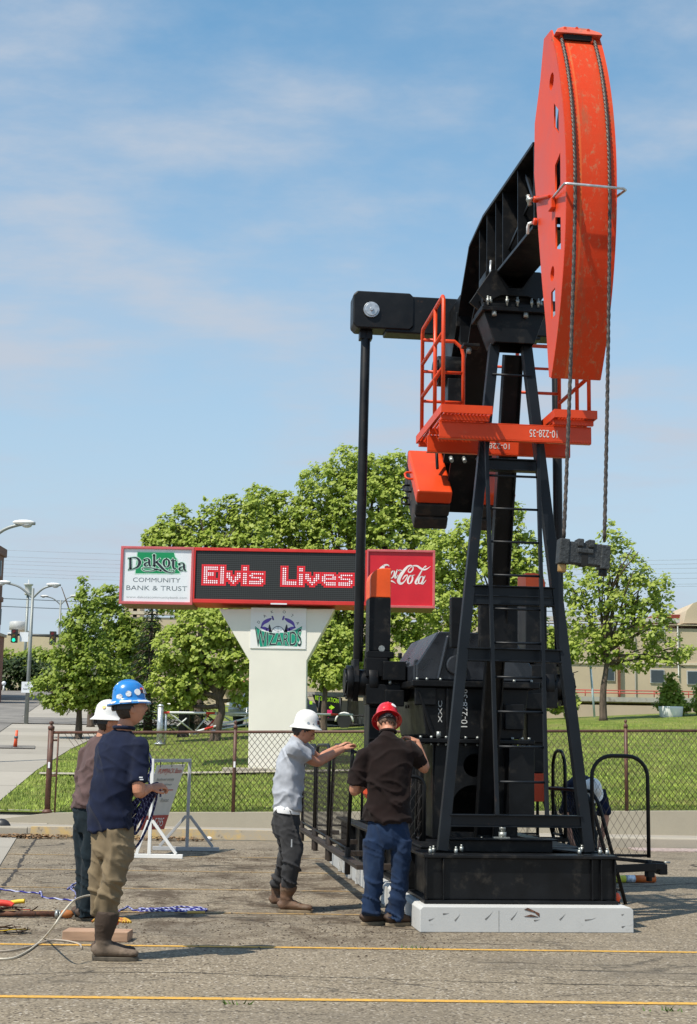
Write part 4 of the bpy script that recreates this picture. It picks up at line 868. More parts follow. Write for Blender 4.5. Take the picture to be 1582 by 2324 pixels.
def hard_hat(parent, c, fwd, up, mat, stickers=None, strap=True, sc=1.0):
    f = Vector(fwd).normalized(); u = Vector(up); u = (u-f*u.dot(f)).normalized(); r = f.cross(u); Rm = Matrix((r, f, u)).transposed()
    mb = MB(); prof = [(.93, .004), (1.0, .0), (1.30, -.022), (1.335, -.022), (1.335, -.016), (1.30, -.013), (1.06, .012), (1.0, .026), (.985, .055), (.93, .088), (.80, .118), (.58, .139), (.30, .150), (.001, .153)]
    mb.lathe([(a*sc, b_*sc) for a, b_ in prof], c, Rm, 40, .101, .119)
    for x in (0, -.036, .036):     # ridges along the crown
        pts = []
        for i in range(13):
            t = math.pi*(.14+.72*i/12); y = math.cos(t)*.114; z = .026+math.sin(t)**.8*(.128 if x == 0 else .112); pts.append(Vector(c)+Rm @ (Vector((x*(.7+.3*math.sin(t)), y, z))*sc))
        mb.tube(pts, .010 if x == 0 else .007, 6)
    h = mb.build('hard_hat', mat, parent)
    if strap:
        mb = MB(); vs = []
        for k in range(25):
            t = math.pi+math.pi*k/24*1.0; 
            for z in (-.055, -.022): vs.append(Vector(c)+Rm @ (Vector((math.cos(t)*.084, math.sin(t)*.106-.004, z))*sc))
        mb.add(vs, [(2*i, 2*i+1, 2*i+3, 2*i+2) for i in range(24)]); mb.box(Vector(c)+Rm @ Vector((0, -.112, -.040)), (.06, .016, .042), Rm); mb.cyl(Vector(c)+Rm @ Vector((0, -.114, -.040)), Vector(c)+Rm @ Vector((0, -.129, -.040)), .017, 14)
        mb.build('headband', M['strap'], h)
    if stickers:
        for (az, z, rr, asp, mt) in stickers:      # az: degrees from the front towards the wearer's right
            a = rad(az); hz = z; rs_ = np.interp(hz, [-.02, -.0165, .012, .026, .055, .088, .118], [1.30, 1.31, 1.06, 1.0, .985, .93, .80])
            nrm = Vector((math.sin(a)/.101, math.cos(a)/.119, 0)).normalized(); slope = {True: .75, False: .12+max(0, hz-.05)*9}[hz < .01]
            nrm = (nrm*(1 if hz >= .01 else .45)+Vector((0, 0, slope))).normalized(); p = Vector((math.sin(a)*.101*rs_, math.cos(a)*.119*rs_, hz))*sc+nrm*.002
            tx = Vector((0, 0, 1)).cross(nrm).normalized(); ty = nrm.cross(tx); q = []; k = 18 if asp < 1.6 else 4
            for i in range(k):
                t = 2*math.pi*i/k+(math.pi/4 if k == 4 else 0); q.append(p+tx*math.cos(t)*rr*asp*(1.3 if k == 4 else 1)+ty*math.sin(t)*rr*(1.3 if k == 4 else 1))
            vs = [Vector(c)+Rm @ (x+nrm*.0015) for x in q]; mb = MB(); mb.add([Vector(c)+Rm @ (x-nrm*.004) for x in q]+vs, [tuple(range(k, 2*k))]+[(i, (i+1) % k, k+(i+1) % k, k+i) for i in range(k)]); mb.build('sticker', mt, h, fix=True)
    return Rm
def hair_cap(parent, c, Rm, low=-.62, front=.18, mat='hair', sc=1.0):
    vs = []; idx = {}; fs = []; n, m = 22, 36; mb = MB()
    for i in range(n+1):
        th = math.pi*i/n
        for k in range(m):
            ph = 2*math.pi*k/m; x, y, z = math.sin(th)*math.cos(ph), math.sin(th)*math.sin(ph), math.cos(th); X, Y, Z = .080*x, .102*y, .121*z
            if z < 0: X *= 1-.28*(-z)**1.6; Y *= (1-.10*(-z))
            if y < 0 and z < -.2: Y *= 1-.25*(-z-.2)
            vs.append(Vector(c)+Rm @ (Vector((X, Y, Z))*sc*(1+.015*random.random())))
    for i in range(n):
        for k in range(m):
            th = math.pi*(i+.5)/n; ph = 2*math.pi*(k+.5)/m; y, z = math.sin(th)*math.sin(ph), math.cos(th); x = math.sin(th)*math.cos(ph)
            lim = low if y < -.35 else (-.12 if y < -.02 else .12)
            if abs(x) > .75 and -.15 < y < .12 and z < .05: lim = .05
            if y < front+max(0, z)*.9 and z > lim+.05*math.sin(k*2.3): fs.append((i*m+k, (i+1)*m+k, (i+1)*m+(k+1) % m, i*m+(k+1) % m))
    mb.add(vs, fs, True); o = mb.build('hair', M[mat], parent); so_ = o.modifiers.new('t', 'SOLIDIFY'); so_.thickness = .008; so_.offset = -.5
def face_bits(parent, c, Rm, brow=True):
    for s in (-1, 1):
        mb = MB(); ball(mb, Vector(c)+Rm @ Vector((s*.030, .0835, .002)), (.012, .006, .0075), Rm, 8); mb.build('eye', M['eye'], parent)
        mb = MB(); mb.tube([Vector(c)+Rm @ Vector((s*x, y, z)) for x, y, z in ((.013, .0965, .020), (.03, .0935, .026), (.046, .083, .020))], [.003, .0045, .003], 6); mb.build('eyebrow', M['hair'], parent)
    mb = MB(); mb.tube([Vector(c)+Rm @ Vector((x, y, z)) for x, y, z in ((-.022, .090, -.056), (0, .098, -.054), (.022, .090, -.056))], [.003, .0055, .003], 6); mb.build('mouth', M['lips'], parent)
M['hairlight'] = pm('short_brown_hair', (.10, .055, .033), .7, var=.4, vs=60, bmp=.5, bs=120); M['strap'] = pm('black_plastic', (.02, .02, .022), .45); M['eye'] = pm('dark_eye', (.05, .035, .025), .25); M['lips'] = pm('lips', (.38, .13, .10), .5)
def cloth(name, col, col2=None, rough=.9, **k):
    m = pm(name, col, rough, var=.14, vs=7, col2=col2, c2=(.5, .75), c2s=4, bmp=.25, bs=320, spec=.2, bdist=.003); b = m.node_tree.nodes['Principled BSDF']; b.inputs['Sheen Weight'].default_value = .05; b.inputs['Sheen Roughness'].default_value = .5; return m
M['navypolo'] = cloth('navy_jersey', (.0085, .013, .034)); M['khaki'] = cloth('khaki_canvas', (.19, .145, .088), (.135, .103, .062)); M['mauve'] = cloth('faded_maroon_jersey', (.105, .068, .066)); M['dkjean'] = cloth('dark_teal_denim', (.009, .017, .023))
M['greytee'] = cloth('heather_grey_jersey', (.38, .40, .44)); M['greycanvas'] = cloth('charcoal_canvas', (.036, .036, .038), (.07, .07, .07)); M['brownpolo'] = cloth('dark_brown_jersey', (.012, .0062, .0055)); M['jeans'] = cloth('blue_denim', (.011, .025, .062), (.026, .048, .095))
M['bootbrown'] = pm('brown_boot_leather', (.115, .062, .036), .65, var=.3, vs=12, col2=(.17, .12, .08), c2=(.5, .7), c2s=9, bmp=.3, bs=60); M['boottan'] = pm('dusty_boot_leather', (.15, .11, .078), .8, var=.25, vs=10, col2=(.07, .045, .03), c2=(.55, .7), c2s=7, bmp=.3, bs=60); m_ = M['boottan']; nt_ = m_.node_tree; b_ = nt_.nodes['Principled BSDF']; l_ = b_.inputs['Base Color'].links[0].from_socket; sz_ = N(nt_, 'ShaderNodeSeparateXYZ'); nt_.links.new(objco(nt_), sz_.inputs[0]); nt_.links.new(mixrgb(nt_, ramp(nt_, sz_.outputs['Z'], .13, .15), l_, (.045, .028, .018)), b_.inputs['Base Color'])
M['bootdark'] = pm('dark_boot_leather', (.06, .035, .022), .7, var=.3, vs=12)
M['sole'] = pm('worn_rubber_sole', (.09, .075, .055), .85, var=.3, vs=14); M['solelight'] = pm('crepe_sole', (.22, .17, .11), .85, var=.25, vs=14)
M['hatblue'] = pm('blue_hat_plastic', (.02, .20, .56), .25, var=.05, coat=.4, bmp=.03); M['hatwhite'] = pm('white_hat_plastic', (.78, .77, .74), .32, var=.05, coat=.3, col2=(.5, .48, .44), c2=(.66, .8), c2s=14); M['hatred'] = pm('red_hat_plastic', (.60, .012, .02), .28, var=.06, coat=.4)
M['paper'] = pm('white_sticker', (.82, .82, .82), .5, var=.03, col2=(.6, .65, .72), c2=(.6, .66), c2s=40); M['stickred'] = pm('red_sticker', (.7, .08, .08), .5); M['stickblack'] = pm('black_sticker', (.03, .03, .035), .5, col2=(.4, .05, .05), c2=(.56, .6), c2s=60)

def person(label, J, root_px, Y, build):
    root = at(*root_px, Y); root.z = 0; t = empty('person', root); tag(t, label, 'person', 'workers in hard hats')
    def L(px, py, dy=0): return at(px, py, Y+dy)-root
    build(t, L); return t

# ---- man in the navy polo and blue helmet
def man_a(t, L):
    f = Vector((.62, .78, 0)); r = Vector((.78, -.62, 0))
    pel, wst, che, nb = L(254, 1888), L(253, 1815), L(266, 1742), L(280, 1660); hc = L(297, 1607)
    body = MB(); loft(body, [(pel, .13, .09), (wst, .13, .09), (che, .15, .10), (L(276, 1690), .13, .08), (nb, .06, .06), (L(287, 1640), .055, .058), (hc+Vector((0, 0, -.04)), .05, .06)], r)
    hf = Vector((.90, .38, .16)); Rm = head(body, hc, hf, (-.1, 0, 1), 1.06)
    rs, re, rw = L(318, 1697, -.11), L(315, 1796, -.14), L(341, 1787, .0); ls, le, lw = L(240, 1702, .15), L(244, 1792, .28), L(318, 1795, .34)
    for a, e, w in ((rs, re, rw), (ls, le, lw)): loft(body, [(a, .05, .05), (a.lerp(e, .5), .05, .052), (e, .043, .045), (e.lerp(w, .35), .046, .044), (w, .029, .024)], f, 14)
    hand(body, rw, (.75, .25, .12), (-.1, .4, -.9), 1.5, -1); hand(body, lw, (.7, -.3, .1), (.1, -.5, -.85), 1.4, 1)
    link('body', fuse(body, 'body', .0042, 2), t, M['skin'])
    sh = MB(); loft(sh, [(L(253, 1884), .178, .142), (L(252, 1860), .180, .145), (L(252, 1815), .172, .135), (L(262, 1765), .180, .14), (L(270, 1715), .195, .13), (L(275, 1688), .195, .105), (L(279, 1670), .145, .085), (L(281, 1660), .085, .072), (L(282, 1655), .066, .064)], r, 24)
    for a, e, c_ in ((rs, re, .80), (ls, le, .8)): a0 = a+Vector((-.085, .055, .03))*(1 if a is rs else 0)+Vector((.085, -.055, .03))*(0 if a is rs else 1); loft(sh, [(a0, .05, .05), (a.lerp(a0, .35), .066, .068), (a, .072, .075), (a.lerp(e, .4), .070, .072), (a.lerp(e, c_), .070, .070)], f, 16)
    z0, z1 = L(253, 1884).z, L(280, 1660).z; s = link('shirt', fuse(sh, 'shirt', .010, 8, shirt_fold(z0, z1, 3.1, .009)), t, M['navypolo'])
    mb = MB(); c0 = L(282, 1650); up_ = (L(287, 1640)-nb).normalized(); ax = r; bx = up_.cross(ax)
    mb.tube([c0+ax*math.cos(a)*.072+bx*math.sin(a)*.075+up_*(-.006+.010*math.sin(a)) for a in [k*.4189 for k in range(15)]], .013, 8, True); mb.build('collar', M['navypolo'], s)
    mb = MB(); q = a_ = rs.lerp(re, .70); mb.quad(q+Vector((.01, -.078, .012)), q+Vector((.035, -.072, .012)), q+Vector((.035, -.072, .003)), q+Vector((.01, -.078, .003))); mb.quad(q+Vector((.015, -.077, -.004)), q+Vector((.04, -.070, -.004)), q+Vector((.04, -.070, -.011)), q+Vector((.015, -.077, -.011))); mb.build('sleeve_print', M['paper'], s)
    tr = MB(); hp = L(253, 1885); loft(tr, [(hp+Vector((0, 0, .05)), .158, .118), (hp, .168, .13), (L(253, 1925), .17, .125), (L(253, 1945), .13, .10)], r, 20)
    loft(tr, [(L(272, 1915, -.05), .098, .112), (L(264, 1965, -.05), .094, .10), (L(252, 2015, -.04), .083, .086), (L(242, 2055, -.01), .078, .082), (L(239, 2073, 0), .084, .088)], r, 18)
    loft(tr, [(L(234, 1915, .06), .09, .105), (L(232, 1965, .07), .088, .094), (L(228, 2015, .09), .078, .082), (L(226, 2055, .10), .074, .078), (L(227, 2075, .11), .08, .084)], r, 18)
    link('trousers', fuse(tr, 'trousers', .0105, 3, trouser_fold(L(239, 2073).z, L(252, 1990).z, 5.2, .011)), t, M['khaki'])
    ra = L(238, 2150, -.02); b1 = boot(t, (ra.x+.01, ra.y, 0), (1, .03), L(239, 2068).z, M['boottan'], M['sole'], .315, .082); la = L(240, 2145, .13); boot(t, (la.x, la.y, 0), (1, .2), L(227, 2068).z, M['bootdark'], M['sole'], .30, .078)
    W_ = M['paper']; G_ = pm('grey_print_sticker', (.62, .64, .66), .5, var=.2, vs=60, col2=(.3, .33, .38), c2=(.55, .6), c2s=70); st = [(70, .060, .024, 1, W_), (103, .050, .021, 1, G_), (44, .066, .015, 1.7, M['stickblack']), (46, .085, .008, 2.2, M['stickred']), (25, .070, .020, 1.7, G_), (136, .034, .019, 1.3, G_), (112, -.006, .015, 3.0, W_), (62, -.006, .014, 3.0, W_), (152, -.006, .017, 1.4, W_), (153, -.0055, .006, 1.3, M['stickred']), (86, -.0058, .010, 1.9, pm('pale_blue_sticker', (.35, .55, .75), .5)), (30, -.006, .012, 2.4, W_), (175, -.006, .014, 2.4, W_), (205, -.006, .014, 2.4, W_)]
    hard_hat(t, hc+Rm @ Vector((0, -.008, .045)), hf+Vector((0, 0, -.10)), (-.2, 0, 1), M['hatblue'], st, sc=1.02); hair_cap(t, hc, Rm, -.55, sc=1.06); face_bits(t, hc, Rm)
# ---- man in the faded maroon shirt behind him
def man_b(t, L):
    f = Vector((.75, .66, 0)); r = Vector((.66, -.75, 0)); hc = L(247, 1640)
    body = MB(); loft(body, [(L(200, 1850), .12, .09), (L(212, 1780), .13, .09), (L(228, 1715), .14, .09), (L(235, 1668), .06, .06), (L(240, 1655), .054, .056), (hc+Vector((0, 0, -.04)), .05, .06)], r)
    hf = Vector((.93, .3, -.05)); Rm = head(body, hc, hf, (0, 0, 1))
    rs, re, rw = L(262, 1700, -.12), L(258, 1785, -.1), L(285, 1790, .1); ls, le, lw = L(198, 1700, .12), L(186, 1790, .16), L(225, 1800, .36)
    for a, e, w in ((rs, re, rw), (ls, le, lw)): loft(body, [(a, .05, .05), (a.lerp(e, .5), .048, .05), (e, .042, .043), (w, .028, .024)], f, 12); hand(body, w, (w-e), (0, 0, -1), .9, 1)
    link('body', fuse(body, 'body', .0065, 2), t, M['skin'])
    sh = MB(); loft(sh, [(L(201, 1838), .165, .135), (L(203, 1815), .170, .138), (L(211, 1780), .165, .13), (L(222, 1735), .175, .135), (L(230, 1695), .17, .11), (L(235, 1672), .09, .07), (L(237, 1664), .065, .062)], r, 22)
    for a, e in ((rs, re), (ls, le)): loft(sh, [(a+Vector((0, 0, .015)), .062, .062), (a.lerp(e, .4), .070, .07), (a.lerp(e, .95), .072, .072)], f, 14)
    link('shirt', fuse(sh, 'shirt', .012, 3, shirt_fold(L(201, 1838).z, L(235, 1670).z, 8.4, .012)), t, M['mauve'])
    tr = MB(); loft(tr, [(L(200, 1828), .15, .115), (L(200, 1860), .155, .12), (L(199, 1890), .12, .10)], r, 18)
    loft(tr, [(L(212, 1870, -.05), .088, .10), (L(206, 1950, -.04), .078, .085), (L(200, 2040, -.02), .075, .08), (L(199, 2078, 0), .08, .085)], r, 16); loft(tr, [(L(188, 1870, .05), .088, .10), (L(190, 1950, .06), .078, .085), (L(189, 2040, .08), .072, .075), (L(189, 2072, .1), .078, .08)], r, 16)
    link('trousers', fuse(tr, 'trousers', .012, 3, trouser_fold(L(199, 2078).z, L(200, 1980).z, 1.2, .010)), t, M['dkjean'])
    a = L(198, 2080); boot(t, (a.x, a.y, 0), (1, .15), .10, M['bootdark'], M['sole'], .29, .07); a = L(190, 2075, .12); boot(t, (a.x, a.y, 0), (1, .2), .10, M['bootdark'], M['sole'], .29, .07)
    hard_hat(t, hc+Rm @ Vector((0, -.01, .04)), hf+Vector((0, 0, .02)), (0, 0, 1), M['hatwhite'], [(120, .09, .016, 1, pm('yellow_sticker', (.75, .5, .12), .5))]); hair_cap(t, hc, Rm, -.6)
# ---- man in the grey t-shirt
def man_c(t, L):
    f = Vector((.96, .28, 0)); r = Vector((.28, -.96, 0)); hc = L(690, 1661)
    body = MB(); loft(body, [(L(655, 1850), .12, .09), (L(655, 1790), .12, .09), (L(662, 1735), .14, .10), (L(668, 1697), .11, .075), (L(674, 1681), .058, .058), (L(681, 1671), .054, .056), (hc+Vector((-.01, 0, -.03)), .05, .055)], r)
    hf = Vector((.84, .02, -.42)); Rm = head(body, hc, hf, (.3, 0, 1))
    rs, re, rw = L(664, 1700, -.17), L(718, 1730, .02), L(779, 1700, .27); ls, le, lw = L(676, 1694, .17), L(726, 1722, .32), L(768, 1696, .44)
    for a, e, w in ((rs, re, rw), (ls, le, lw)): loft(body, [(a, .052, .052), (a.lerp(e, .5), .052, .054), (e, .043, .045), (e.lerp(w, .3), .047, .046), (w, .029, .024)], (0, 0, 1), 14)
    hand(body, rw, (.62, .55, .42), (.5, .35, -.75), 1.0, -1); hand(body, lw, (.75, .3, .45), (.5, .1, -.85), 1.0, 1)
    link('body', fuse(body, 'body', .0042, 2), t, M['skin'])
    sh = MB(); loft(sh, [(L(652, 1838), .165, .132), (L(653, 1820), .166, .136), (L(655, 1785), .158, .135), (L(659, 1745), .172, .138), (L(664, 1712), .18, .112), (L(669, 1694), .155, .085), (L(673, 1682), .085, .072), (L(676, 1677), .066, .066)], r, 24)
    for a, e in ((rs, re), (ls, le)): loft(sh, [(a+(a-e)*.15+Vector((0, .06 if a is rs else -.06, .01)), .05, .05), (a, .076, .074), (a.lerp(e, .12), .083, .081), (a.lerp(e, .35), .080, .082), (a.lerp(e, .58), .077, .082)], (0, 0, 1), 16)
    s = link('shirt', fuse(sh, 'shirt', .0095, 7, shirt_fold(L(652, 1838).z, L(673, 1682).z, 6.6, .009)), t, M['greytee'])
    mb = MB(); loft(mb, [(L(651, 1846), .157, .124), (L(652, 1836), .160, .128), (L(653, 1825), .15, .12)], r, 22); mb.build('undershirt_hem', M['paper'], s)
    tr = MB(); loft(tr, [(L(652, 1830), .145, .115), (L(651, 1850), .158, .128), (L(651, 1880), .165, .13), (L(652, 1900), .13, .10)], r, 20)
    loft(tr, [(L(655, 1880, -.08), .09, .108), (L(664, 1930, -.09), .085, .098), (L(662, 1965, -.09), .083, .09), (L(656, 2000, -.07), .08, .085), (L(655, 2012, -.06), .084, .086)], r, 18)
    loft(tr, [(L(648, 1880, .09), .09, .105), (L(652, 1930, .18), .082, .092), (L(646, 1965, .27), .078, .085), (L(637, 1995, .36), .074, .078), (L(636, 2003, .38), .078, .08)], r, 18)
    tt = link('trousers', fuse(tr, 'trousers', .0105, 3, trouser_fold(L(655, 2010).z, L(662, 1930).z, 2.7, .011)), t, M['greycanvas'])
    mb = MB(); q = L(662, 1905, -.235); mb.bar(q, q+Vector((0, 0, -.07)), .012, .004, (0, 1, 0)); mb.build('tool_pocket', M['galv'], tt)
    a = L(655, 2050, -.05); boot(t, (a.x, a.y, 0), (1, -.12), L(655, 2006).z, M['bootbrown'], M['solelight'], .31, .078); a = L(633, 2040, .40); boot(t, (a.x, a.y, 0), (.8, -.5), L(636, 1998).z, M['bootbrown'], M['sole'], .29, .074)
    hard_hat(t, hc+Rm @ Vector((0, -.006, .052)), (1, .1, -.10), (.12, 0, 1), M['hatwhite'], [(20, .05, .018, 1.7, M['stickblack']), (85, .035, .012, 1, M['galv']), (60, .03, .008, 1, M['galv'])]); hair_cap(t, hc, Rm, -.5); face_bits(t, hc, Rm)
# ---- man in the dark brown polo
def man_d(t, L):
    f = Vector((.04, 1, 0)); r = Vector((1, -.04, 0)); hc = L(878, 1643, .10)
    body = MB(); loft(body, [(L(880, 1870), .13, .09), (L(881, 1800), .14, .10), (L(883, 1730), .15, .10), (L(881, 1685), .11, .07), (L(881, 1670, .01), .06, .058), (L(880, 1656, .045), .056, .057), (hc+Vector((0, -.01, -.02)), .052, .055)], r)
    hf = Vector((-.12, .80, -.60)); Rm = head(body, hc, hf, (0, .6, .8))
    ls, le, lw = L(826, 1716, .0), L(804, 1793, .02), L(838, 1775, .27); rs, re, rw = L(932, 1702, .02), L(964, 1744, .12), L(946, 1682, .17)
    loft(body, [(ls, .054, .054), (ls.lerp(le, .5), .054, .055), (le, .045, .046), (le.lerp(lw, .35), .048, .046), (lw, .03, .025)], (1, 0, 0), 14); loft(body, [(rs, .054, .054), (rs.lerp(re, .5), .054, .055), (re, .045, .046), (re.lerp(rw, .35), .047, .046), (rw, .030, .026)], (0, 1, 0), 14)
    hand(body, rw, (-.88, .05, .38), (-.3, .1, -.9), .9, 1); hand(body, lw, (.5, .7, .1), (.3, 0, -1), 1.0, -1)
    link('body', fuse(body, 'body', .0042, 2), t, M['skin'])
    sh = MB(); loft(sh, [(L(880, 1866), .215, .145), (L(880, 1845), .212, .145), (L(881, 1800), .196, .135), (L(883, 1750), .205, .138), (L(883, 1715), .212, .12), (L(882, 1698), .200, .10), (L(882, 1684), .155, .086), (L(881, 1673), .09, .072), (L(881, 1666, .02), .068, .064)], r, 26)
    loft(sh, [(ls+Vector((.10, 0, .035)), .05, .05), (ls+Vector((.03, 0, .01)), .072, .070), (ls, .078, .078), (ls.lerp(le, .45), .078, .08), (ls.lerp(le, .86), .080, .082)], (1, 0, 0), 16); loft(sh, [(rs+Vector((-.11, 0, .02)), .05, .05), (rs+Vector((-.03, 0, .01)), .072, .070), (rs, .074, .076), (rs.lerp(re, .5), .070, .074), (rs.lerp(re, .84), .064, .070)], (0, 1, 0), 16)
    s = link('shirt', fuse(sh, 'shirt', .010, 8, shirt_fold(L(880, 1866).z, L(881, 1670).z, 4.3, .010)), t, M['brownpolo'])
    mb = MB(); c0 = L(881, 1664, .025); mb.tube([c0+Vector((math.cos(a)*.066, math.sin(a)*.062, .012-.02*math.sin(a))) for a in [k*.4189 for k in range(15)]], .015, 8, True); mb.build('collar', M['brownpolo'], s)
    tr = MB(); loft(tr, [(L(880, 1850), .175, .12), (L(880, 1880), .185, .135), (L(880, 1908), .185, .13), (L(880, 1928), .14, .10)], r, 22)
    loft(tr, [(L(850, 1905), .098, .112), (L(850, 1960), .093, .10), (L(848, 2010), .080, .085), (L(842, 2050), .074, .078), (L(841, 2072), .076, .082)], r, 18); loft(tr, [(L(910, 1905), .096, .112), (L(908, 1965), .092, .10), (L(905, 2015), .080, .085), (L(899, 2060), .074, .078), (L(898, 2086), .076, .082)], r, 18)
    link('trousers', fuse(tr, 'trousers', .0105, 3, trouser_fold(L(841, 2080).z, L(850, 1980).z, 9.7, .0085)), t, M['jeans'])
    a = L(841, 2080, .04); boot(t, (a.x, a.y, 0), (.80, .45), .12, M['bootdark'], M['solelight'], .30, .07); a = L(897, 2090, .0); boot(t, (a.x, a.y, 0), (.62, .35), .12, M['bootdark'], M['solelight'], .29, .07)
    W_ = M['paper']; hard_hat(t, hc+Rm @ Vector((0, -.005, .050)), hf+Vector((0, 0, .02)), (0, .6, .8), M['hatred'], [(150, .085, .024, 1.0, W_), (205, .04, .010, 1, M['stickred'])]); hair_cap(t, hc, Rm, -.34, mat='hairlight')
# ---- man bent over beyond the guards
def man_e(t, L):
    f = Vector((.25, -.97, 0)); r = Vector((-.97, -.25, 0)); hc = L(1342, 1800, -.42)
    body = MB(); loft(body, [(L(1322, 1850, .28), .12, .09), (L(1320, 1800, .10), .13, .09), (L(1322, 1782, -.12), .14, .09), (L(1332, 1790, -.28), .06, .06), (hc+Vector((0, .04, 0)), .05, .055)], r)
    hf = Vector((.25, -.55, -.8)); Rm = head(body, hc, hf, (.1, -.8, .6))
    ls, le, lw = L(1362, 1800, -.15), L(1374, 1860, -.2), L(1362, 1915, -.3); rs, re, rw = L(1288, 1800, -.12), L(1284, 1858, -.18), L(1300, 1915, -.28)
    for a, e, w in ((rs, re, rw), (ls, le, lw)): loft(body, [(a, .052, .052), (a.lerp(e, .5), .05, .05), (e, .043, .044), (w, .029, .025)], (1, 0, 0), 12); hand(body, w, w-e, (.1, -.2, -.5), .8, 1)
    link('body', fuse(body, 'body', .0065, 2), t, M['skin'])
    sh = MB(); loft(sh, [(L(1322, 1862, .33), .165, .135), (L(1321, 1820, .20), .17, .14), (L(1320, 1790, .02), .185, .14), (L(1322, 1782, -.14), .18, .12), (L(1330, 1788, -.26), .09, .07)], r, 22)
    for a, e in ((rs, re), (ls, le)): loft(sh, [(a+Vector((0, .02, .03)), .07, .07), (a.lerp(e, .3), .075, .075), (a.lerp(e, .8), .074, .074)], (1, 0, 0), 14)
    link('shirt', fuse(sh, 'shirt', .012, 3, shirt_fold(1.0, 1.4, 2.2, .010)), t, M['navypolo'])
    tr = MB(); loft(tr, [(L(1322, 1850, .30), .15, .13), (L(1322, 1880, .38), .16, .13), (L(1322, 1900, .40), .13, .10)], r, 18); b0 = L(1322, 1880, .38)
    for s in (-1, 1): loft(tr, [(b0+Vector((s*.09, 0, -.03)), .092, .10), (b0+Vector((s*.11, -.05, -.38)), .078, .085), (Vector((b0.x+s*.13, b0.y, .10)), .075, .08)], r, 16)
    link('trousers', fuse(tr, 'trousers', .013, 3, trouser_fold(.1, .5, 7.7, .009)), t, M['dkjean'])
    for s in (-1, 1): boot(t, (b0.x+s*.13, b0.y, 0), (.2, -1), .14, M['bootdark'], M['sole'], .29, .07)
    hard_hat(t, hc+Rm @ Vector((0, -.008, .045)), hf, (.1, -.8, .6), M['hatwhite'], [(180, .10, .02, 2.4, pm('navy_stripe', (.03, .04, .12), .5)), (100, .06, .012, 3, bpy.data.materials['navy_stripe']), (260, .06, .012, 3, bpy.data.materials['navy_stripe'])])
person('man in navy polo and blue hard hat holding coiled rope, back turned', None, (250, 2170), 10.65, man_a)
person('man in faded maroon shirt and dark jeans half hidden behind the navy polo', None, (198, 2085), 12.94, man_b)
person('man in grey t-shirt and white hard hat gripping the top of a guard panel', None, (655, 2060), 13.9, man_c)
person('man in dark brown polo, blue jeans and red hard hat seen from behind', None, (872, 2095), 12.97, man_d)
person('man in navy shirt bending low beyond the mesh guards on the far side', None, (1325, 1975), 17.6, man_e)
# ================================================================ message sign
def zp(ox, oy, s): return lambda x, y: ((ox+x*s)/1.1018, (oy+y*s)/1.1018)
SY = 31.5; so_ = at(628, 1748, SY); so_.z = terr(so_.x, SY)-.02
sign = empty('message_sign', so_); tag(sign, 'big red and white message board sign on a cream flared column reading Elvis Lives', 'sign')
def s2(px, py):
    p = at(px, py, SY)-so_; return p.x, p.z
M['cream'] = pm('cream_stucco', (.79, .755, .665), .8, var=.03, vs=1.5, col2=(.72, .68, .58), c2=(.6, .8), c2s=1.5, bmp=.12, bs=60)
M['signpink'] = pm('faded_red_frame', (.55, .11, .12), .5, var=.08); M['signred'] = pm('red_frame', (.62, .028, .022), .45, var=.08); M['signwhite'] = pm('white_sign_face', (.74, .77, .80), .4, var=.03)
M['ink'] = pm('black_ink', (.015, .018, .03), .5); M['greyink'] = pm('grey_ink', (.10, .13, .15), .5); M['paleink'] = pm('pale_grey_ink', (.30, .32, .33), .5); M['green'] = pm('sign_green', (.0, .25, .085), .45, var=.04); M['palegreen'] = pm('pale_green_edge', (.52, .75, .62), .45); M['coke'] = pm('soda_red', (.58, .010, .022), .4, var=.05); M['cokew'] = pm('soda_white', (.78, .72, .70), .45); M['purple'] = pm('sign_purple', (.12, .07, .38), .5); M['teal'] = pm('sign_teal', (.0, .27, .17), .5)
# column: a post that flares out under the boards
mb = MB(); q = [s2(*p) for p in [(563, 1748), (693, 1748), (696, 1500), (760, 1382), (497, 1382), (566, 1500)]]; mb.prism(q, lambda x, z: (x, 0, z), lambda x, z: (x, .85, z)); mb.build('column', M['cream'], sign, .012)
za = zp(280, 1340, 840/1582)
def rect(c, d): (x0, z1), (x1, z0) = s2(*c), s2(*d); return x0, x1, z0, z1
def cab(c, d, front, back, mat, name): x0, x1, z0, z1 = rect(c, d); mb = MB(); mb.b2((x0, front, z0), (x1, back, z1)); return mb.build(name, mat, sign, .01)
def frame(c, d, c2, d2, front, mat, name='frame'):
    x0, x1, z0, z1 = rect(c, d); a0, a1, b0, b1 = rect(c2, d2); mb = MB(); y0, y1 = front-.05, front-.002
    mb.b2((x0, y0, b1), (x1, y1, z1)); mb.b2((x0, y0, z0), (x1, y1, b0)); mb.b2((x0, y0, b0+.0005), (a0, y1, b1-.0005)); mb.b2((a1, y0, b0+.0005), (x1, y1, b1-.0005)); return mb.build(name, mat, sign, .006)
F0 = -.22
cab(za(53, 56), za(383, 329), F0, .95, pm('brown_cabinet', (.20, .09, .06), .6), 'cabinet'); frame(za(52, 55), za(384, 331), za(64, 67), za(373, 318), F0, M['signpink'])
cab(za(386, 62), za(1200, 333), F0+.01, .95, M['signred'], 'cabinet'); frame(za(386, 61), za(1200, 334), za(401, 76), za(1190, 316), F0+.01, M['signred'])
cab(za(1202, 71), za(1516, 345), F0, .95, pm('brown_cabinet2', (.20, .09, .06), .6), 'cabinet'); frame(za(1201, 70), za(1517, 347), za(1208, 81), za(1506, 335), F0, M['signpink'])
x0, x1, z0, z1 = rect(za(64, 67), za(373, 318)); mb = MB(); mb.b2((x0, F0-.012, z0), (x1, F0-.003, z1)); face1 = mb.build('advert_panel', M['signwhite'], sign)
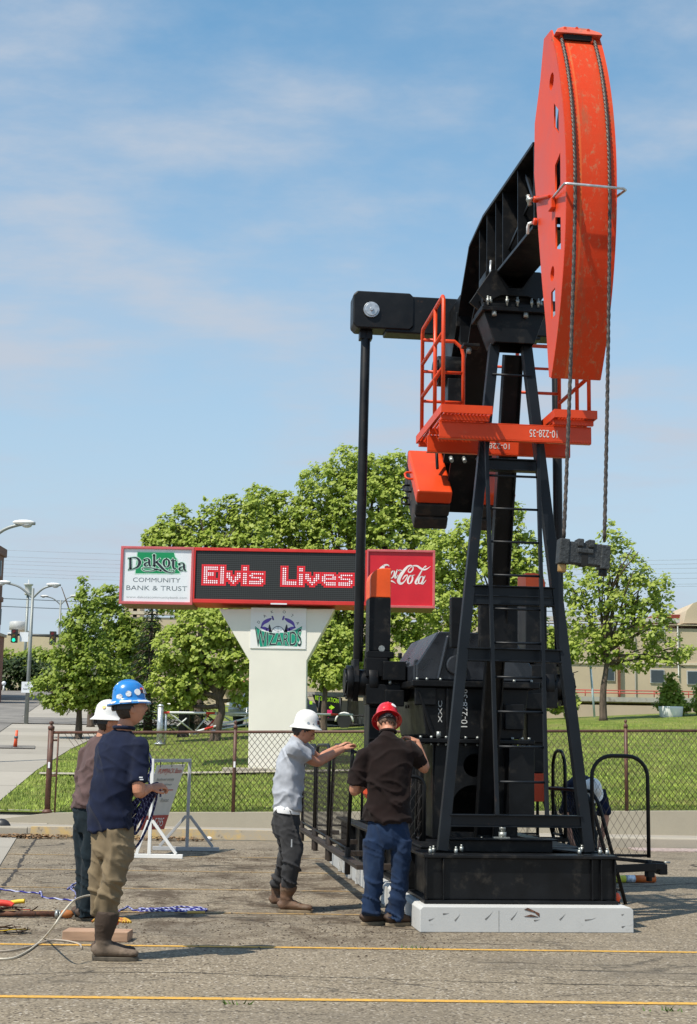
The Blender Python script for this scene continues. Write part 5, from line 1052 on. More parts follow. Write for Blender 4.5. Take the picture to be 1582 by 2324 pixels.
x0, x1, z0, z1 = rect(za(1208, 81), za(1506, 335)); mb = MB(); mb.b2((x0, F0-.012, z0), (x1, F0-.003, z1)); face3 = mb.build('advert_panel', M['coke'], sign)
def ribbon(pts, y, conv, extra=0, closed=False, sub=5):
    K = crom([list(p) for p in pts], sub) if len(pts) > 2 else [np.array(p, float) for p in pts]; mb = MB(); vs = []
    for i, q in enumerate(K):
        a, b_ = K[max(i-1, 0)], K[min(i+1, len(K)-1)]; d = np.array(b_[:2])-np.array(a[:2]); d /= np.linalg.norm(d)+1e-9; n = np.array([-d[1], d[0]])*(q[2]+extra)/2
        for s in (1, -1): x, z = s2(*conv(q[0]+n[0]*s, q[1]+n[1]*s)); vs.append((x, y, z))
    mb.add(vs, [(2*i, 2*i+1, 2*i+3, 2*i+2) for i in range(len(K)-1)])
    if extra or True:     # round ends
        for q in (K[0], K[-1]):
            r = (q[2]+extra)/2; mb.add([(lambda p: (p[0], y, p[1]))(s2(*conv(q[0]+r*math.cos(t*.7854), q[1]+r*math.sin(t*.7854)))) for t in range(8)], [tuple(range(8))])
    return mb
def ell(cx, cy, rx, ry, w0, w1, sh=0): return [(cx+rx*math.sin(t)+sh*ry*math.cos(t), cy-ry*math.cos(t), w0+(w1-w0)*abs(math.sin(t))) for t in [2*math.pi*i/14 for i in range(15)]]
def join(mbs):
    o = MB()
    for m in mbs: o.add(m.v, m.f)
    return o
zb = zp(300, 1360, 190/1582)
def poly(conv, pts, y): return MB().add([(lambda p: (p[0], y, p[1]))(s2(*conv(*q))) for q in pts], [tuple(range(len(pts)))])
nd = [(400, 205), (1150, 215), (1170, 300), (1215, 350), (1230, 480), (1272, 640), (355, 640)]
poly(zb, [(385, 178), (1165, 188), (1188, 290), (1235, 345), (1250, 470), (1292, 662), (335, 662)], F0-.014).build('emblem_edge', M['palegreen'], face1); poly(zb, nd, F0-.016).build('emblem', M['green'], face1)
a1 = [(535, 372, 34), (558, 342, 16), (605, 335, 18), (638, 370, 44), (640, 440, 46), (652, 482, 34), (682, 492, 8)]; a1b = [(632, 405, 8), (575, 420, 24), (542, 455, 40), (560, 484, 26), (615, 478, 8)]
sh_ = lambda s, dx, dy: [(x+dx, y+dy, w) for x, y, w in s]
word = [[(250, 330, 48), (252, 545, 48)], [(200, 330, 8), (300, 310, 16), (385, 325, 32), (437, 385, 58), (436, 440, 58), (395, 505, 36), (310, 545, 16), (205, 568, 8)], a1, a1b, [(742, 262, 46), (745, 490, 48)], [(715, 262, 12), (765, 262, 12)], [(772, 402, 10), (865, 338, 14)],
        [(790, 405, 38), (860, 480, 50), (955, 575, 40), (1040, 615, 22), (1110, 626, 14), (1155, 600, 12), (1130, 574, 10), (1050, 565, 7)], [(885, 580, 28), (760, 545, 18), (640, 516, 12), (520, 520, 10), (488, 550, 12), (560, 592, 14), (700, 586, 14), (800, 556, 12)],
        ell(995, 425, 58, 82, 12, 46), [(1128, 335, 14), (1135, 385, 46), (1135, 500, 46), (1158, 545, 26), (1195, 540, 7)], [(1090, 374, 14), (1192, 372, 14)], sh_(a1, 718, 88), sh_(a1b, 718, 92)]
join([ribbon(s, F0-.018-.0002*i, zb, 30) for i, s in enumerate(word)]).build('lettering_edge', M['palegreen'], face1, fix=False); join([ribbon(s, F0-.023-.0002*i, zb) for i, s in enumerate(word)]).build('lettering', M['ink'], face1, fix=False)
def tx(txt, conv, a, b_, y, mat, parent, **kw):
    (x0, z1), (x1, z0) = s2(*conv(*a)), s2(*conv(*b_)); me = fit_text(txt, x0, x1, z0, z1, y, **kw); return link('lettering', me, parent, M[mat])
tx('COMMUNITY', zb, (305, 725), (1280, 832), F0-.014, 'greyink', face1, offset=-.003); tx('BANK & TRUST', zb, (170, 887), (1420, 1005), F0-.014, 'greyink', face1, offset=-.003); tx('www.dakotacommunitybank.com', zb, (165, 1100), (1420, 1185), F0-.014, 'paleink', face1, offset=-.005)
zc = zp(900, 1370, 200/1582)
C2 = [(1040, 400, 18), (1000, 376, 28), (930, 402, 42), (845, 500, 58), (775, 610, 68), (760, 690, 62), (805, 732, 42), (870, 690, 22), (922, 610, 18), (928, 560, 16), (880, 585, 24), (835, 650, 12)]
loop = [(1040, 392, 16), (1038, 450, 24), (990, 505, 26), (945, 492, 16), (972, 432, 12), (1035, 392, 14)]
coke = [C2, loop, [(1030, 382, 18), (1120, 384, 34), (1205, 440, 40), (1290, 452, 28), (1390, 388, 4)], ell(985, 650, 42, 82, 16, 34, .25), [(1020, 575, 14), (1075, 560, 12)], [(1262, 420, 12), (1296, 398, 12), (1285, 384, 12), (1235, 440, 18), (1150, 590, 34), (1090, 705, 38), (1118, 738, 16), (1150, 700, 8)], ell(1195, 660, 40, 72, 16, 34, .3), [(1275, 585, 22), (1222, 690, 34), (1228, 738, 26), (1300, 660, 8)],
        [(x-470, y-15, w) for x, y, w in C2[:8]], [(x-570, y-20, w) for x, y, w in loop], [(165, 640, 10), (300, 740, 20), (500, 690, 24), (620, 680, 30), (705, 732, 4)], ell(455, 570, 36, 70, 14, 28, .25), [(590, 500, 20), (545, 500, 24), (505, 580, 28), (520, 640, 20), (580, 590, 8)], ell(635, 552, 36, 72, 14, 28, .3), [(730, 462, 24), (690, 590, 30), (700, 625, 22), (748, 560, 8)], [(765, 472, 30), (805, 472, 30)]]
join([ribbon(s, F0-.014-.0003*i, zc) for i, s in enumerate(coke)]).build('lettering', M['cokew'], face3, fix=False)
# LED matrix
x0, x1, z0, z1 = rect(za(401, 76), za(1190, 316)); NCOL, NROW = 82, 25; pw, ph = (x1-x0)/NCOL, (z1-z0)/NROW
m, nt, b = new_mat('led_matrix'); co = objco(nt); s_ = N(nt, 'ShaderNodeSeparateXYZ'); nt.links.new(co, s_.inputs[0])
fx = mth(nt, 'FRACT', mth(nt, 'DIVIDE', mth(nt, 'SUBTRACT', s_.outputs[0], x0), pw)); fz = mth(nt, 'FRACT', mth(nt, 'DIVIDE', mth(nt, 'SUBTRACT', s_.outputs[2], z0), ph))
ln = mth(nt, 'MAXIMUM', mth(nt, 'MULTIPLY', mth(nt, 'LESS_THAN', fx, .16), .6), mth(nt, 'LESS_THAN', fz, .20)); nt.links.new(mixrgb(nt, ln, (.006, .007, .008), (.045, .052, .052)), b.inputs['Base Color']); b.inputs['Roughness'].default_value = .6
mb = MB(); mb.b2((x0, F0-.010, z0), (x1, F0+.008, z1)); led = mb.build('display', m, sign)
G = {'E': ['#######', '#######', '##.....', '#####..', '#####..', '##.....', '##.....', '#######', '#######'], 'l': ['##']*9, 'v': ['', '', '', '##...##', '##...##', '###.###', '.##.##.', '..###..', '...#...'], 'i': ['##', '##', '..']+['##']*6, 's': ['', '', '', '.######', '##.....', '.#####.', '.....##', '#######', '######.'], 'L': ['##']*7+['#######']*2, 'e': ['', '', '', '.#####.', '##...##', '#######', '##.....', '.######', '..#####']}
lit = set()
for ch, c0 in (('E', 0), ('l', 8), ('v', 11), ('i', 19), ('s', 22), ('L', 38), ('i', 46), ('v', 49), ('e', 57), ('s', 65)):
    for r, row in enumerate(G[ch]):
        for c, q in enumerate(row):
            if q == '#': lit.add((c+c0+4, r+8))
red = {(c+i, r+j) for c, r in lit for i in (-1, 0, 1) for j in (-1, 0, 1)}
def emis(name, col, st, base=(.02, .02, .02)):
    m, nt, b = new_mat(name); b.inputs['Base Color'].default_value = (*base, 1); b.inputs['Emission Color'].default_value = (*col, 1); b.inputs['Emission Strength'].default_value = st; return m
mrs, mw = [MB(), MB()], MB()
for c, r in red:
    cx, cz = x0+(c+.5)*pw, z1-(r+.5)*ph; k = .43; mr = mrs[0 if c < 35 else 1]; mr.quad((cx-pw*k, F0-.013, cz-ph*k), (cx+pw*k, F0-.013, cz-ph*k), (cx+pw*k, F0-.013, cz+ph*k), (cx-pw*k, F0-.013, cz+ph*k))
for c, r in lit:
    cx, cz = x0+(c+.5)*pw, z1-(r+.5)*ph; mw.add([(cx+math.cos(t*.7854)*pw*.34, F0-.016, cz+math.sin(t*.7854)*ph*.34) for t in range(8)], [tuple(range(8))])
def one(name, mb, mat, par): return mb.build(name, mat, par, fix=False)
LR = emis('led_red', (.70, .008, .025), .75, (.25, .01, .01)); one('lit_background', mrs[0], LR, led); one('lit_background', mrs[1], LR, led); one('lettering', mw, emis('led_white', (.80, .85, .92), .85, (.3, .3, .3)), led)
mb = MB(); a0 = s2(*za(750, 325)); a9 = s2(*za(826, 325)); mb.b2((a0[0], F0-.046, a0[1]-.015), (a9[0], F0-.0415, a0[1]+.015)); mb.build('maker_plate', M['signwhite'], sign)
# banner on the column
zd = zp(600, 1500, 200/1582); x0, x1, z0, z1 = rect(zd(222, 155), zd(1300, 975)); mb = MB(); mb.b2((x0, -.018, z0), (x1, -.002, z1)); ban = mb.build('banner', pm('vinyl_banner', (.80, .79, .77), .5, var=.03), sign)
def wz_(px): t = (px-755)/470; return 665-130*t*t if px < 755 else 665-105*t*t, 892+32*abs(t)
def wiz(y, off, mat, grow=0):
    me = text_mesh('WIZARDS', 1.0, offset=off); xs = [v.co.x for v in me.vertices]; ys = [v.co.y for v in me.vertices]; ax, bx, ay, by = min(xs), max(xs), min(ys), max(ys)
    def f(x, yy, zz):
        px = 300-grow+(x-ax)/(bx-ax)*(920+2*grow); tp, bt = wz_(px); py = bt+grow-(yy-ay)/(by-ay)*(bt-tp+2*grow); X, Z = s2(*zd(px, py)); return (X, y, Z)
    return link('lettering', warp(me, f), ban, M[mat])
poly(zd, [(300, 520), (420, 610), (560, 650), (755, 660), (950, 640), (1090, 600), (1230, 520), (1190, 780), (1130, 925), (755, 905), (400, 930)], -.0195).build('emblem', M['teal'], ban)
wiz(-.021, .025, 'palegreen', 8); wiz(-.023, .0, 'ink')
for s in (1, -1):
    mr_ = lambda pts: [(755+s*(x-755), y, w) for x, y, w in pts]
    ribbon(mr_([(420, 545, 10), (470, 460, 60), (550, 410, 70), (612, 375, 34)]), -.0205, zd).build('swoosh', M['purple'], ban, fix=False); ribbon(mr_([(420, 545, 30), (490, 565, 60), (545, 590, 60)]), -.0208, zd).build('swoosh', M['purple'], ban, fix=False); ribbon(mr_([(585, 500, 20), (590, 570, 55), (600, 625, 60)]), -.0203, zd).build('swoosh', M['ink'], ban, fix=False); ribbon(mr_([(640, 330, 30), (660, 390, 34)]), -.0203, zd).build('swoosh', M['purple'], ban, fix=False)
poly(zd, [(755+130*math.cos(t), 650-130*math.sin(t)) for t in [math.pi*i/16 for i in range(17)]], -.0204).build('ball_edge', M['ink'], ban); poly(zd, [(755+118*math.cos(t), 650-118*math.sin(t)) for t in [math.pi*i/16 for i in range(17)]], -.0210).build('ball', M['signwhite'], ban)
join([ribbon([(755, 535, 7), (755, 650, 7)], -.0216, zd), ribbon([(660, 585, 6), (755, 625, 6), (850, 585, 6)], -.0216, zd)]).build('ball_seam', M['ink'], ban, fix=False)
for ch, cx, cy, rot in (('D', 370, 440, 55), ('A', 490, 320, 38), ('K', 637, 238, 15), ('O', 877, 240, -12), ('T', 1035, 315, -36), ('A', 1145, 460, -58)):
    me = text_mesh(ch, 1.0); xs = [v.co.x for v in me.vertices]; ys = [v.co.y for v in me.vertices]; mx_, my_ = (min(xs)+max(xs))/2, (min(ys)+max(ys))/2; a = rad(rot); k = 78
    def f(x, y, z): x, y = (x-mx_)*k, (y-my_)*k; X, Z = s2(*zd(cx+x*math.cos(a)-y*math.sin(a), cy-(x*math.sin(a)+y*math.cos(a)))); return (X, -.0206, Z)
    link('lettering', warp(me, f), ban, M['ink'])
mb = MB(); mb.b2((-1.1, -.55, -.15), (1.6, 1.3, .02)); mb.b2((-1.1, -.75, -.15), (-.2, -.551, .045)); mb.build('plinth', M['conc2'], sign, .02)
# ================================================================ chain-link fence
fx0 = at(107, 1845, 25.27).x; pitch = at(529, 1845, 25.27).x-fx0; fe = empty('chain_link_fence', (fx0, 25.27, 0)); tag(fe, 'brown chain-link fence on top of the low wall along the lawn', 'fence')
FX = 14.0; zt = lambda x: wz(x+fx0)+1.37
mb = MB(); mb.tube([(0.02, 0, zt(0)-.02), (FX, 0, zt(FX)-.02)], .024, 8); mb.build('top_rail', M['fencepost'], fe)
for i in range(5):
    x = i*pitch+(.38 if i == 3 else 0); lx = .02 if i == 2 else 0; mb = MB(); r = .05 if i == 0 else .032
    mb.tube([(x-(.07 if i == 2 else 0), 0, wz(x+fx0)-.05), (x+lx, 0, zt(x)+.05)], r, 10); mb.lathe([(.001, .0), (r*1.15, .0), (r*1.15, .05), (r*.5, .07), (r*.45, .085), (r*.8, .10), (r*.8, .13), (.001, .15)], (x+lx, 0, zt(x)+.03), n=12)
    if i == 0: mb.lathe([(.001, 0), (.09, 0), (.09, .02), (.055, .06)], (x, 0, wz(x+fx0)), n=14)
    mb.build('post', M['fencepost'], fe)
    if i < 2: mb = MB(); mb.b2((x-.015, -r-.006, zt(x)-.62), (x+.018, -r-.001, zt(x)-.52)); mb.build('tag_sticker', M['paper'], fe)
mb = MB(); mb.tube([(.13, -.01, wz(fx0)), (.13, -.01, zt(0)-.04)], .016, 6)
for z in (.15, .75): mb.tube([(0, 0, zt(0)-z), (.14, 0, zt(0)-z)], .02, 6)
mb.build('tension_bar', M['fencepost'], fe)
mb = MB(); k = -1.4
while k < FX+1.4:
    for sg in (1, -1):
        H = 1.34; seg = []
        for t in (0, .5, 1):
            s = k+sg*(t-.5)*H*.80
            seg.append((s, .004*sg, wz(s+fx0)+.01+H*t))
        if .14 < min(seg[0][0], seg[2][0]) and max(seg[0][0], seg[2][0]) < FX: mb.tube(seg, .0050, 3)
    k += .098
mb.build('mesh', M['fencewire'], fe, fix=False)
# ================================================================ trees
def leaf_mat(name, dark, lite, trans=.45):
    m, nt, b = new_mat(name); a = N(nt, 'ShaderNodeAttribute'); a.attribute_name = 'tint'; c = mixrgb(nt, a.outputs['Fac'], dark, lite); nt.links.new(c, b.inputs['Base Color']); b.inputs['Roughness'].default_value = .5; b.inputs['Specular IOR Level'].default_value = .35
    t = N(nt, 'ShaderNodeBsdfTranslucent'); nt.links.new(mixrgb(nt, .5, c, (.20, .30, .02)), t.inputs['Color']); ms = N(nt, 'ShaderNodeMixShader'); ms.inputs[0].default_value = trans
    nt.links.new(b.outputs[0], ms.inputs[1]); nt.links.new(t.outputs[0], ms.inputs[2]); nt.links.new(ms.outputs[0], nt.nodes['Material Output'].inputs['Surface']); return m
LM = {'maple': leaf_mat('maple_leaf', (.27, .37, .04), (.53, .60, .13)), 'linden': leaf_mat('linden_leaf', (.15, .24, .025), (.42, .50, .085), .45), 'young': leaf_mat('young_leaf', (.26, .36, .045), (.52, .58, .13), .45), 'spruce': leaf_mat('spruce_needle', (.010, .024, .012), (.035, .065, .022), .1), 'hedge': leaf_mat('hedge_leaf', (.018, .034, .010), (.05, .08, .018), .2)}
M['bark'] = pm('grey_brown_bark', (.095, .07, .052), .95, var=.4, vs=7, bmp=.8, bs=14, vec_scale=(3, 3, .7))
def quads(name, V, tint, mat, parent):
    n = len(V); me = bpy.data.meshes.new(name); me.vertices.add(n*4); me.vertices.foreach_set('co', V.reshape(-1)); me.loops.add(n*4); me.loops.foreach_set('vertex_index', np.arange(n*4)); me.polygons.add(n); me.polygons.foreach_set('loop_start', np.arange(n)*4); me.polygons.foreach_set('loop_total', np.full(n, 4))
    at_ = me.attributes.new('tint', 'FLOAT', 'FACE'); at_.data.foreach_set('value', tint.astype(np.float32)); me.update(calc_edges=True); return link(name, me, parent, mat)
def leaves(rs, C, Nrm, k, rad_, size, upb=.5, asp=.75):
    # C cluster centres, Nrm outward direction; k leaves round each
    n = len(C)*k; c = np.repeat(C, k, 0); o = np.repeat(Nrm, k, 0); d = rs.normal(size=(n, 3)); d /= np.linalg.norm(d, axis=1)[:, None]; p = c+d*(rs.rand(n, 1)**.5)*rad_*np.array([1, 1, .75])
    nr = d*.5+o*.4+np.array([-.42, -.40, upb+.35])+rs.normal(size=(n, 3))*.45; nr /= np.linalg.norm(nr, axis=1)[:, None]; t = rs.normal(size=(n, 3)); t -= nr*(t*nr).sum(1)[:, None]; t /= np.linalg.norm(t, axis=1)[:, None]; b_ = np.cross(nr, t)
    s = size*(.6+.8*rs.rand(n, 1)); t, b_ = t*s*.5, b_*s*.5*asp
    V = np.stack([p-t, p+b_-t*.1-nr*s*.10, p+t, p-b_-t*.1-nr*s*.10], 1); tint = np.clip(np.repeat(rs.rand(len(C)), k)*.6+rs.rand(n)*.4, 0, 1); return V, tint
def tree(name, label, base_px, Y, lobes, kind, seed, size=.135, dens=9.0, k=11, trunk_r=.13, crown_from=None, crad=.165, flat=1.0, group='trees beyond the lawn', lean=0, limbs=True, cat='tree', thin=1.0):
    rs = np.random.RandomState(seed); p0 = at(*base_px, Y); z0 = terr(p0.x, Y)-.05; root = empty(name, (p0.x, Y, z0)); tag(root, label, cat, group); org = np.array([p0.x, Y, z0]); Cs, Ns, cen = [], [], []
    for (cx, cy, rx, ry) in lobes:
        c = np.array(at(cx, cy, Y)); mp = (at(cx+100, cy, Y)-at(cx, cy, Y)).length/100; a, h = rx*mp, ry*mp; dy = rs.uniform(-.5, .5)*a*flat*.5; c = c+np.array([0, dy, 0]); cen.append(c-org)
        n = max(8, int(4.6*dens*(a*a*2+a*h*4)*thin)); d = rs.normal(size=(n, 3)); d /= np.linalg.norm(d, axis=1)[:, None]; r = .45+.55*rs.rand(n, 1)**.45; jag = 1+.16*vnoise(d*3.1+seed)[:, None]
        Cs.append(c-org+d*r*jag*np.array([a, a*flat, h])); Ns.append(d*np.array([1, 1, .8]))
    C, Nn = np.concatenate(Cs), np.concatenate(Ns); V, ti = leaves(rs, C, Nn, k, crad, size); quads('crown', V, ti, LM[kind], root)
    mb = MB(); top = max(c[2] for c in cen); ctr = np.mean(cen, 0); zc_ = min(c[2] for c in cen)*.9
    pts = [(0, 0, 0), (lean*.3, 0, zc_*.5), (lean+ctr[0]*.2, 0, zc_), (ctr[0]*.6, ctr[1]*.5, (zc_+top)/2), (ctr[0], ctr[1], top*.86)]; mb.tube(crom(pts, 4), [trunk_r*(1.25 if i == 0 else 1-.85*i/16) for i in range(17)], 9)
    if limbs:
        for c in cen:
            zs_ = min(zc_*(.98+.3*rs.rand()), c[2]*.88); a = np.array([lean*.6+ctr[0]*.15, 0, zs_]); mid = a*.5+c*.5+np.array([0, 0, -.1]); mb.tube(crom([a, mid, c*np.array([1, 1, .95])], 4), [trunk_r*.5*(1-.8*i/8) for i in range(9)], 6)
            for q in range(2): e = c*.95+rs.normal(size=3)*np.array([.4, .4, .3]); mb.tube([mid, (mid+e)/2+np.array([0, 0, .1]), e], [trunk_r*.25, trunk_r*.17, .012], 5)
    mb.build('trunk', M['bark'], root); return root
tree('shade_tree', 'tall broad maple rising highest behind the message sign', (800, 1640), 52, [(790, 1060, 55, 50), (850, 1080, 60, 55), (900, 1065, 45, 42), (740, 1110, 70, 60), (820, 1150, 95, 80), (910, 1130, 60, 70), (690, 1190, 60, 60), (770, 1240, 95, 90), (880, 1240, 100, 95), (640, 1160, 55, 50), (590, 1140, 45, 40), (600, 1220, 70, 70), (680, 1300, 80, 80), (800, 1350, 100, 100), (920, 1360, 95, 100), (960, 1230, 60, 90), (760, 1480, 90, 80), (900, 1490, 90, 90)], 'maple', 1, trunk_r=.24, size=.145, dens=7, crad=.185)
tree('shade_tree', 'spiky-topped maple crown showing above the bank panel of the sign', (450, 1640), 50, [(345, 1225, 26, 30), (372, 1205, 22, 45), (408, 1190, 24, 58), (432, 1215, 24, 45), (467, 1185, 18, 50), (493, 1190, 20, 62), (520, 1175, 18, 60), (545, 1180, 26, 55), (575, 1190, 30, 60), (390, 1245, 60, 50), (480, 1260, 80, 60), (560, 1260, 70, 60), (430, 1340, 90, 70), (530, 1350, 90, 80)], 'maple', 2, trunk_r=.18, size=.145)
tree('shade_tree', 'leafy maple with thick leaning trunk between the barrier gate and sign column', (487, 1676), 41, [(450, 1430, 60, 55), (520, 1420, 55, 55), (400, 1470, 50, 50), (480, 1490, 70, 55), (370, 1540, 40, 45), (430, 1545, 55, 45), (530, 1510, 50, 55), (400, 1590, 40, 28), (550, 1570, 26, 34)], 'maple', 3, trunk_r=.17, lean=.25, dens=10)
tree('shade_tree', 'dense linden with pointed top standing nearest the sidewalk', (178, 1664), 42, [(183, 1335, 12, 26), (190, 1370, 28, 36), (185, 1420, 48, 46), (180, 1470, 64, 50), (150, 1520, 50, 46), (210, 1520, 60, 50), (115, 1565, 42, 40), (180, 1565, 62, 40), (245, 1550, 50, 40), (150, 1590, 52, 26), (225, 1592, 50, 26)], 'linden', 4, trunk_r=.12, dens=11, size=.115, crad=.16)
tree('shade_tree', 'rounded linden behind and right of the pointed one', (206, 1640), 50, [(240, 1360, 34, 34), (255, 1410, 46, 46), (265, 1470, 56, 50), (290, 1450, 36, 40), (280, 1530, 50, 50), (320, 1500, 40, 50), (330, 1440, 40, 40)], 'linden', 5, trunk_r=.14, dens=11)
tree('spruce', 'dark blue-green spruce standing between the lindens and the maple', (330, 1650), 47, [], 'spruce', 6) if False else None
tree('shade_tree', 'wide maple behind the ladder of the pumpjack', (1212, 1652), 46, [(1000, 1260, 60, 60), (1080, 1230, 60, 60), (1150, 1190, 45, 60), (1195, 1250, 36, 46), (1120, 1310, 80, 80), (1010, 1370, 70, 80), (1190, 1350, 50, 70), (1100, 1420, 90, 80), (1000, 1490, 60, 60), (1210, 1460, 60, 60), (1140, 1530, 80, 70), (1250, 1530, 50, 60), (1290, 1470, 32, 40), (1270, 1590, 46, 30)], 'maple', 7, trunk_r=.15)
tree('young_tree', 'small round maple in front of the registration board', (735, 1652), 44, [(735, 1440, 44, 42), (770, 1470, 46, 48), (720, 1500, 40, 40), (790, 1515, 36, 40), (745, 1535, 48, 28)], 'maple', 8, trunk_r=.11, dens=12)
tree('young_tree', 'open airy tree with forked trunk in front of the tan building', (1370, 1646), 43, [(1385, 1220, 22, 40), (1410, 1245, 26, 30), (1355, 1270, 40, 40), (1430, 1290, 40, 42), (1300, 1320, 40, 50), (1370, 1340, 60, 55), (1450, 1340, 50, 50), (1500, 1345, 30, 50), (1310, 1400, 40, 50), (1390, 1420, 64, 50), (1470, 1410, 56, 46), (1340, 1470, 50, 40), (1430, 1490, 60, 36), (1510, 1480, 50, 34), (1545, 1470, 28, 34)], 'young', 9, trunk_r=.125, thin=.50, k=12, crad=.20, size=.13)
# spruce: tiers of drooping boughs
def spruce(label, bx, by, Y, top_y, halfw, seed):
    rs = np.random.RandomState(seed); p0 = at(bx, by, Y); z0 = terr(p0.x, Y)-.05; root = empty('spruce', (p0.x, Y, z0)); tag(root, label, 'tree', 'trees beyond the lawn'); H = at(bx, top_y, Y).z-z0; mp = Y/3300; R = halfw*mp; V = []; mb = MB(); mb.tube([(0, 0, 0), (0, 0, H*.97)], [.16, .02], 8)
    z = .35
    while z < H:
        f = 1-z/H; L = R*(f**.8)*(.85+.3*rs.rand())+.08; nb_ = int(7+6*f); a0 = rs.rand()*6.28
        for q in range(nb_):
            a = a0+q*6.283/nb_+rs.uniform(-.2, .2); d = np.array([math.cos(a), math.sin(a), 0]); side = np.array([-d[1], d[0], 0]); Lb = L*rs.uniform(.8, 1.12); n = int(Lb*26)+4; t = rs.rand(n)**.7
            base = d*(t*Lb)[:, None]+np.array([0, 0, 1])*(z+.15*Lb*t-.42*Lb*t*t)[:, None]+side*(rs.normal(size=n)*.10*(1-t*.4))[:, None]+np.array([0, 0, -1])*(abs(rs.normal(size=n))*.07)[:, None]; l = (.10+.10*rs.rand(n))[:, None]; dr = d*.7+side*rs.uniform(-.9, .9, n)[:, None]+np.array([0, 0, -.35]); dr /= np.linalg.norm(dr, axis=1)[:, None]; w = np.cross(dr, np.array([0, 0, 1]))*.035; V.append(np.stack([base, base+dr*l*.5+w, base+dr*l, base+dr*l*.5-w], 1))
            mb.tube([(0, 0, z), tuple(d*Lb*.5+np.array([0, 0, z+.03])), tuple(d*Lb*.95+np.array([0, 0, z-.25*Lb]))], [.025, .015, .005], 4)
        z += .20+.12*f
    V = np.concatenate(V); quads('crown', V, rs.rand(len(V)), LM['spruce'], root); mb.build('trunk', M['bark'], root)
spruce('dark spruce between the lindens and the leaning-trunk maple', 335, 1655, 46, 1360, 78, 11); spruce('second dark spruce close behind the black post', 430, 1652, 48, 1420, 70, 12)
# hedges and bushes
tree('bush', 'dark hedge at the crest of the street beyond the lamp post', (45, 1576), 112, [(10, 1530, 26, 40), (45, 1545, 26, 32), (80, 1550, 30, 30), (60, 1520, 30, 34), (100, 1540, 30, 40)], 'hedge', 13, size=.30, crad=.5, k=10, dens=2.5, trunk_r=.1, limbs=False, group='bushes', cat='bush')
tree('bush', 'light green shrubs behind the dark hedge on the hill', (30, 1570), 125, [(15, 1500, 22, 26), (50, 1500, 26, 22), (85, 1495, 30, 26), (120, 1500, 26, 30)], 'linden', 14, size=.34, crad=.5, k=10, dens=2.2, trunk_r=.1, limbs=False, group='bushes', cat='bush')
tree('bush', 'cone-shaped evergreen bush growing in a round white planter', (1525, 1628), 44, [(1524, 1545, 13, 18), (1525, 1570, 24, 22), (1522, 1595, 32, 22), (1532, 1605, 30, 18)], 'linden', 15, size=.10, crad=.16, k=12, dens=22, trunk_r=.06, limbs=False, group='bushes', cat='bush')
tree('bush', 'small bush cut by the right edge of the view', (1590, 1630), 44, [(1590, 1595, 26, 22), (1600, 1570, 20, 20)], 'young', 16, size=.11, crad=.16, k=12, dens=20, trunk_r=.06, limbs=False, group='bushes', cat='bush')
p = at(1523, 1628, 43.6); p.z = terr(p.x, 43.6); pt = empty('planter', p); tag(pt, 'round white concrete planter holding the evergreen bush', 'planter'); mb = MB(); mb.lathe([(.25, -.1), (.33, .02), (.36, .26), (.36, .30), (.31, .30), (.30, .24), (.001, .24)], n=24); mb.build('bowl', M['whitepaint'], pt)
# ================================================================ buildings and street furniture
def gpt(px, py, Y): p = at(px, py, Y); return Vector((p.x, Y, terr(p.x, Y)))
tanw = pm('tan_panel_wall', (.50, .41, .29), .85, var=.05, vs=1, col2=(.42, .33, .23), c2=(.6, .8), c2s=.6, bmp=.1, bs=20); M['glass'] = pm('window_glass', (.03, .045, .05), .08, spec=.8); M['concband'] = pm('pale_stone_band', (.58, .50, .38), .8)
def building(label, Y, name='building'):
    e = empty(name, (0, Y, 0)); tag(e, label, 'building'); return e
def wallbox(par, name, c, d, Y, mat, dep=4., front=0., zmin=None):
    a, e = at(*c, Y), at(*d, Y); mb = MB(); z0 = min(a.z, e.z) if zmin is None else zmin; mb.b2((min(a.x, e.x), front, z0), (max(a.x, e.x), front+dep, max(a.z, e.z))); return mb.build(name, M[mat] if isinstance(mat, str) else mat, par)
B = building('tan civic building with small windows and red roof behind the open tree', 62)
wallbox(B, 'wall', (1170, 1420), (1760, 1600), 62, tanw, 14); wallbox(B, 'band', (1170, 1413), (1760, 1422), 62, 'concband', .5, -.12); wallbox(B, 'band', (1170, 1503), (1760, 1508), 62, 'concband', .2, -.06); wallbox(B, 'parapet', (1170, 1396), (1545, 1412.5), 62, pm('grey_parapet', (.40, .39, .36), .7), .4, .2)
wallbox(B, 'roof', (1500, 1388), (1562, 1400), 62, pm('red_roof', (.22, .035, .022), .7), 5, 1.2)
a = [(1552, 1414), (1560, 1385), (1575, 1368), (1600, 1360), (1700, 1360), (1700, 1414)]; q = [(at(*p, 62).x, at(*p, 62).z) for p in a]; mb = MB(); mb.prism(q, lambda x, z: (x, .1, z), lambda x, z: (x, 3.9, z)); mb.build('gable', tanw, B)
for (x0, y0, x1, y1) in [(1477, 1521, 1506, 1549), (1378, 1517, 1393, 1544), (1477, 1432, 1507, 1451), (1560, 1524, 1592, 1552), (1240, 1520, 1262, 1546), (1385, 1432, 1410, 1451)]:
    w = wallbox(B, 'window', (x0-2, y0-2), (x1+2, y1+2), 62, 'greypaint', .12, -.05); g = wallbox(w, 'pane', (x0, y0), (x1, y1), 62, 'glass', .02, -.062)
wallbox(B, 'downpipe', (1400, 1470), (1407, 1584), 62, pm('rust_brown_post', (.16, .06, .03), .7), .12, -.2); wallbox(B, 'downpipe', (1439, 1440), (1442, 1584), 62, 'greypaint', .06, -.1); wallbox(B, 'downpipe', (1536, 1420), (1540, 1540), 62, 'whitepaint', .06, -.1)
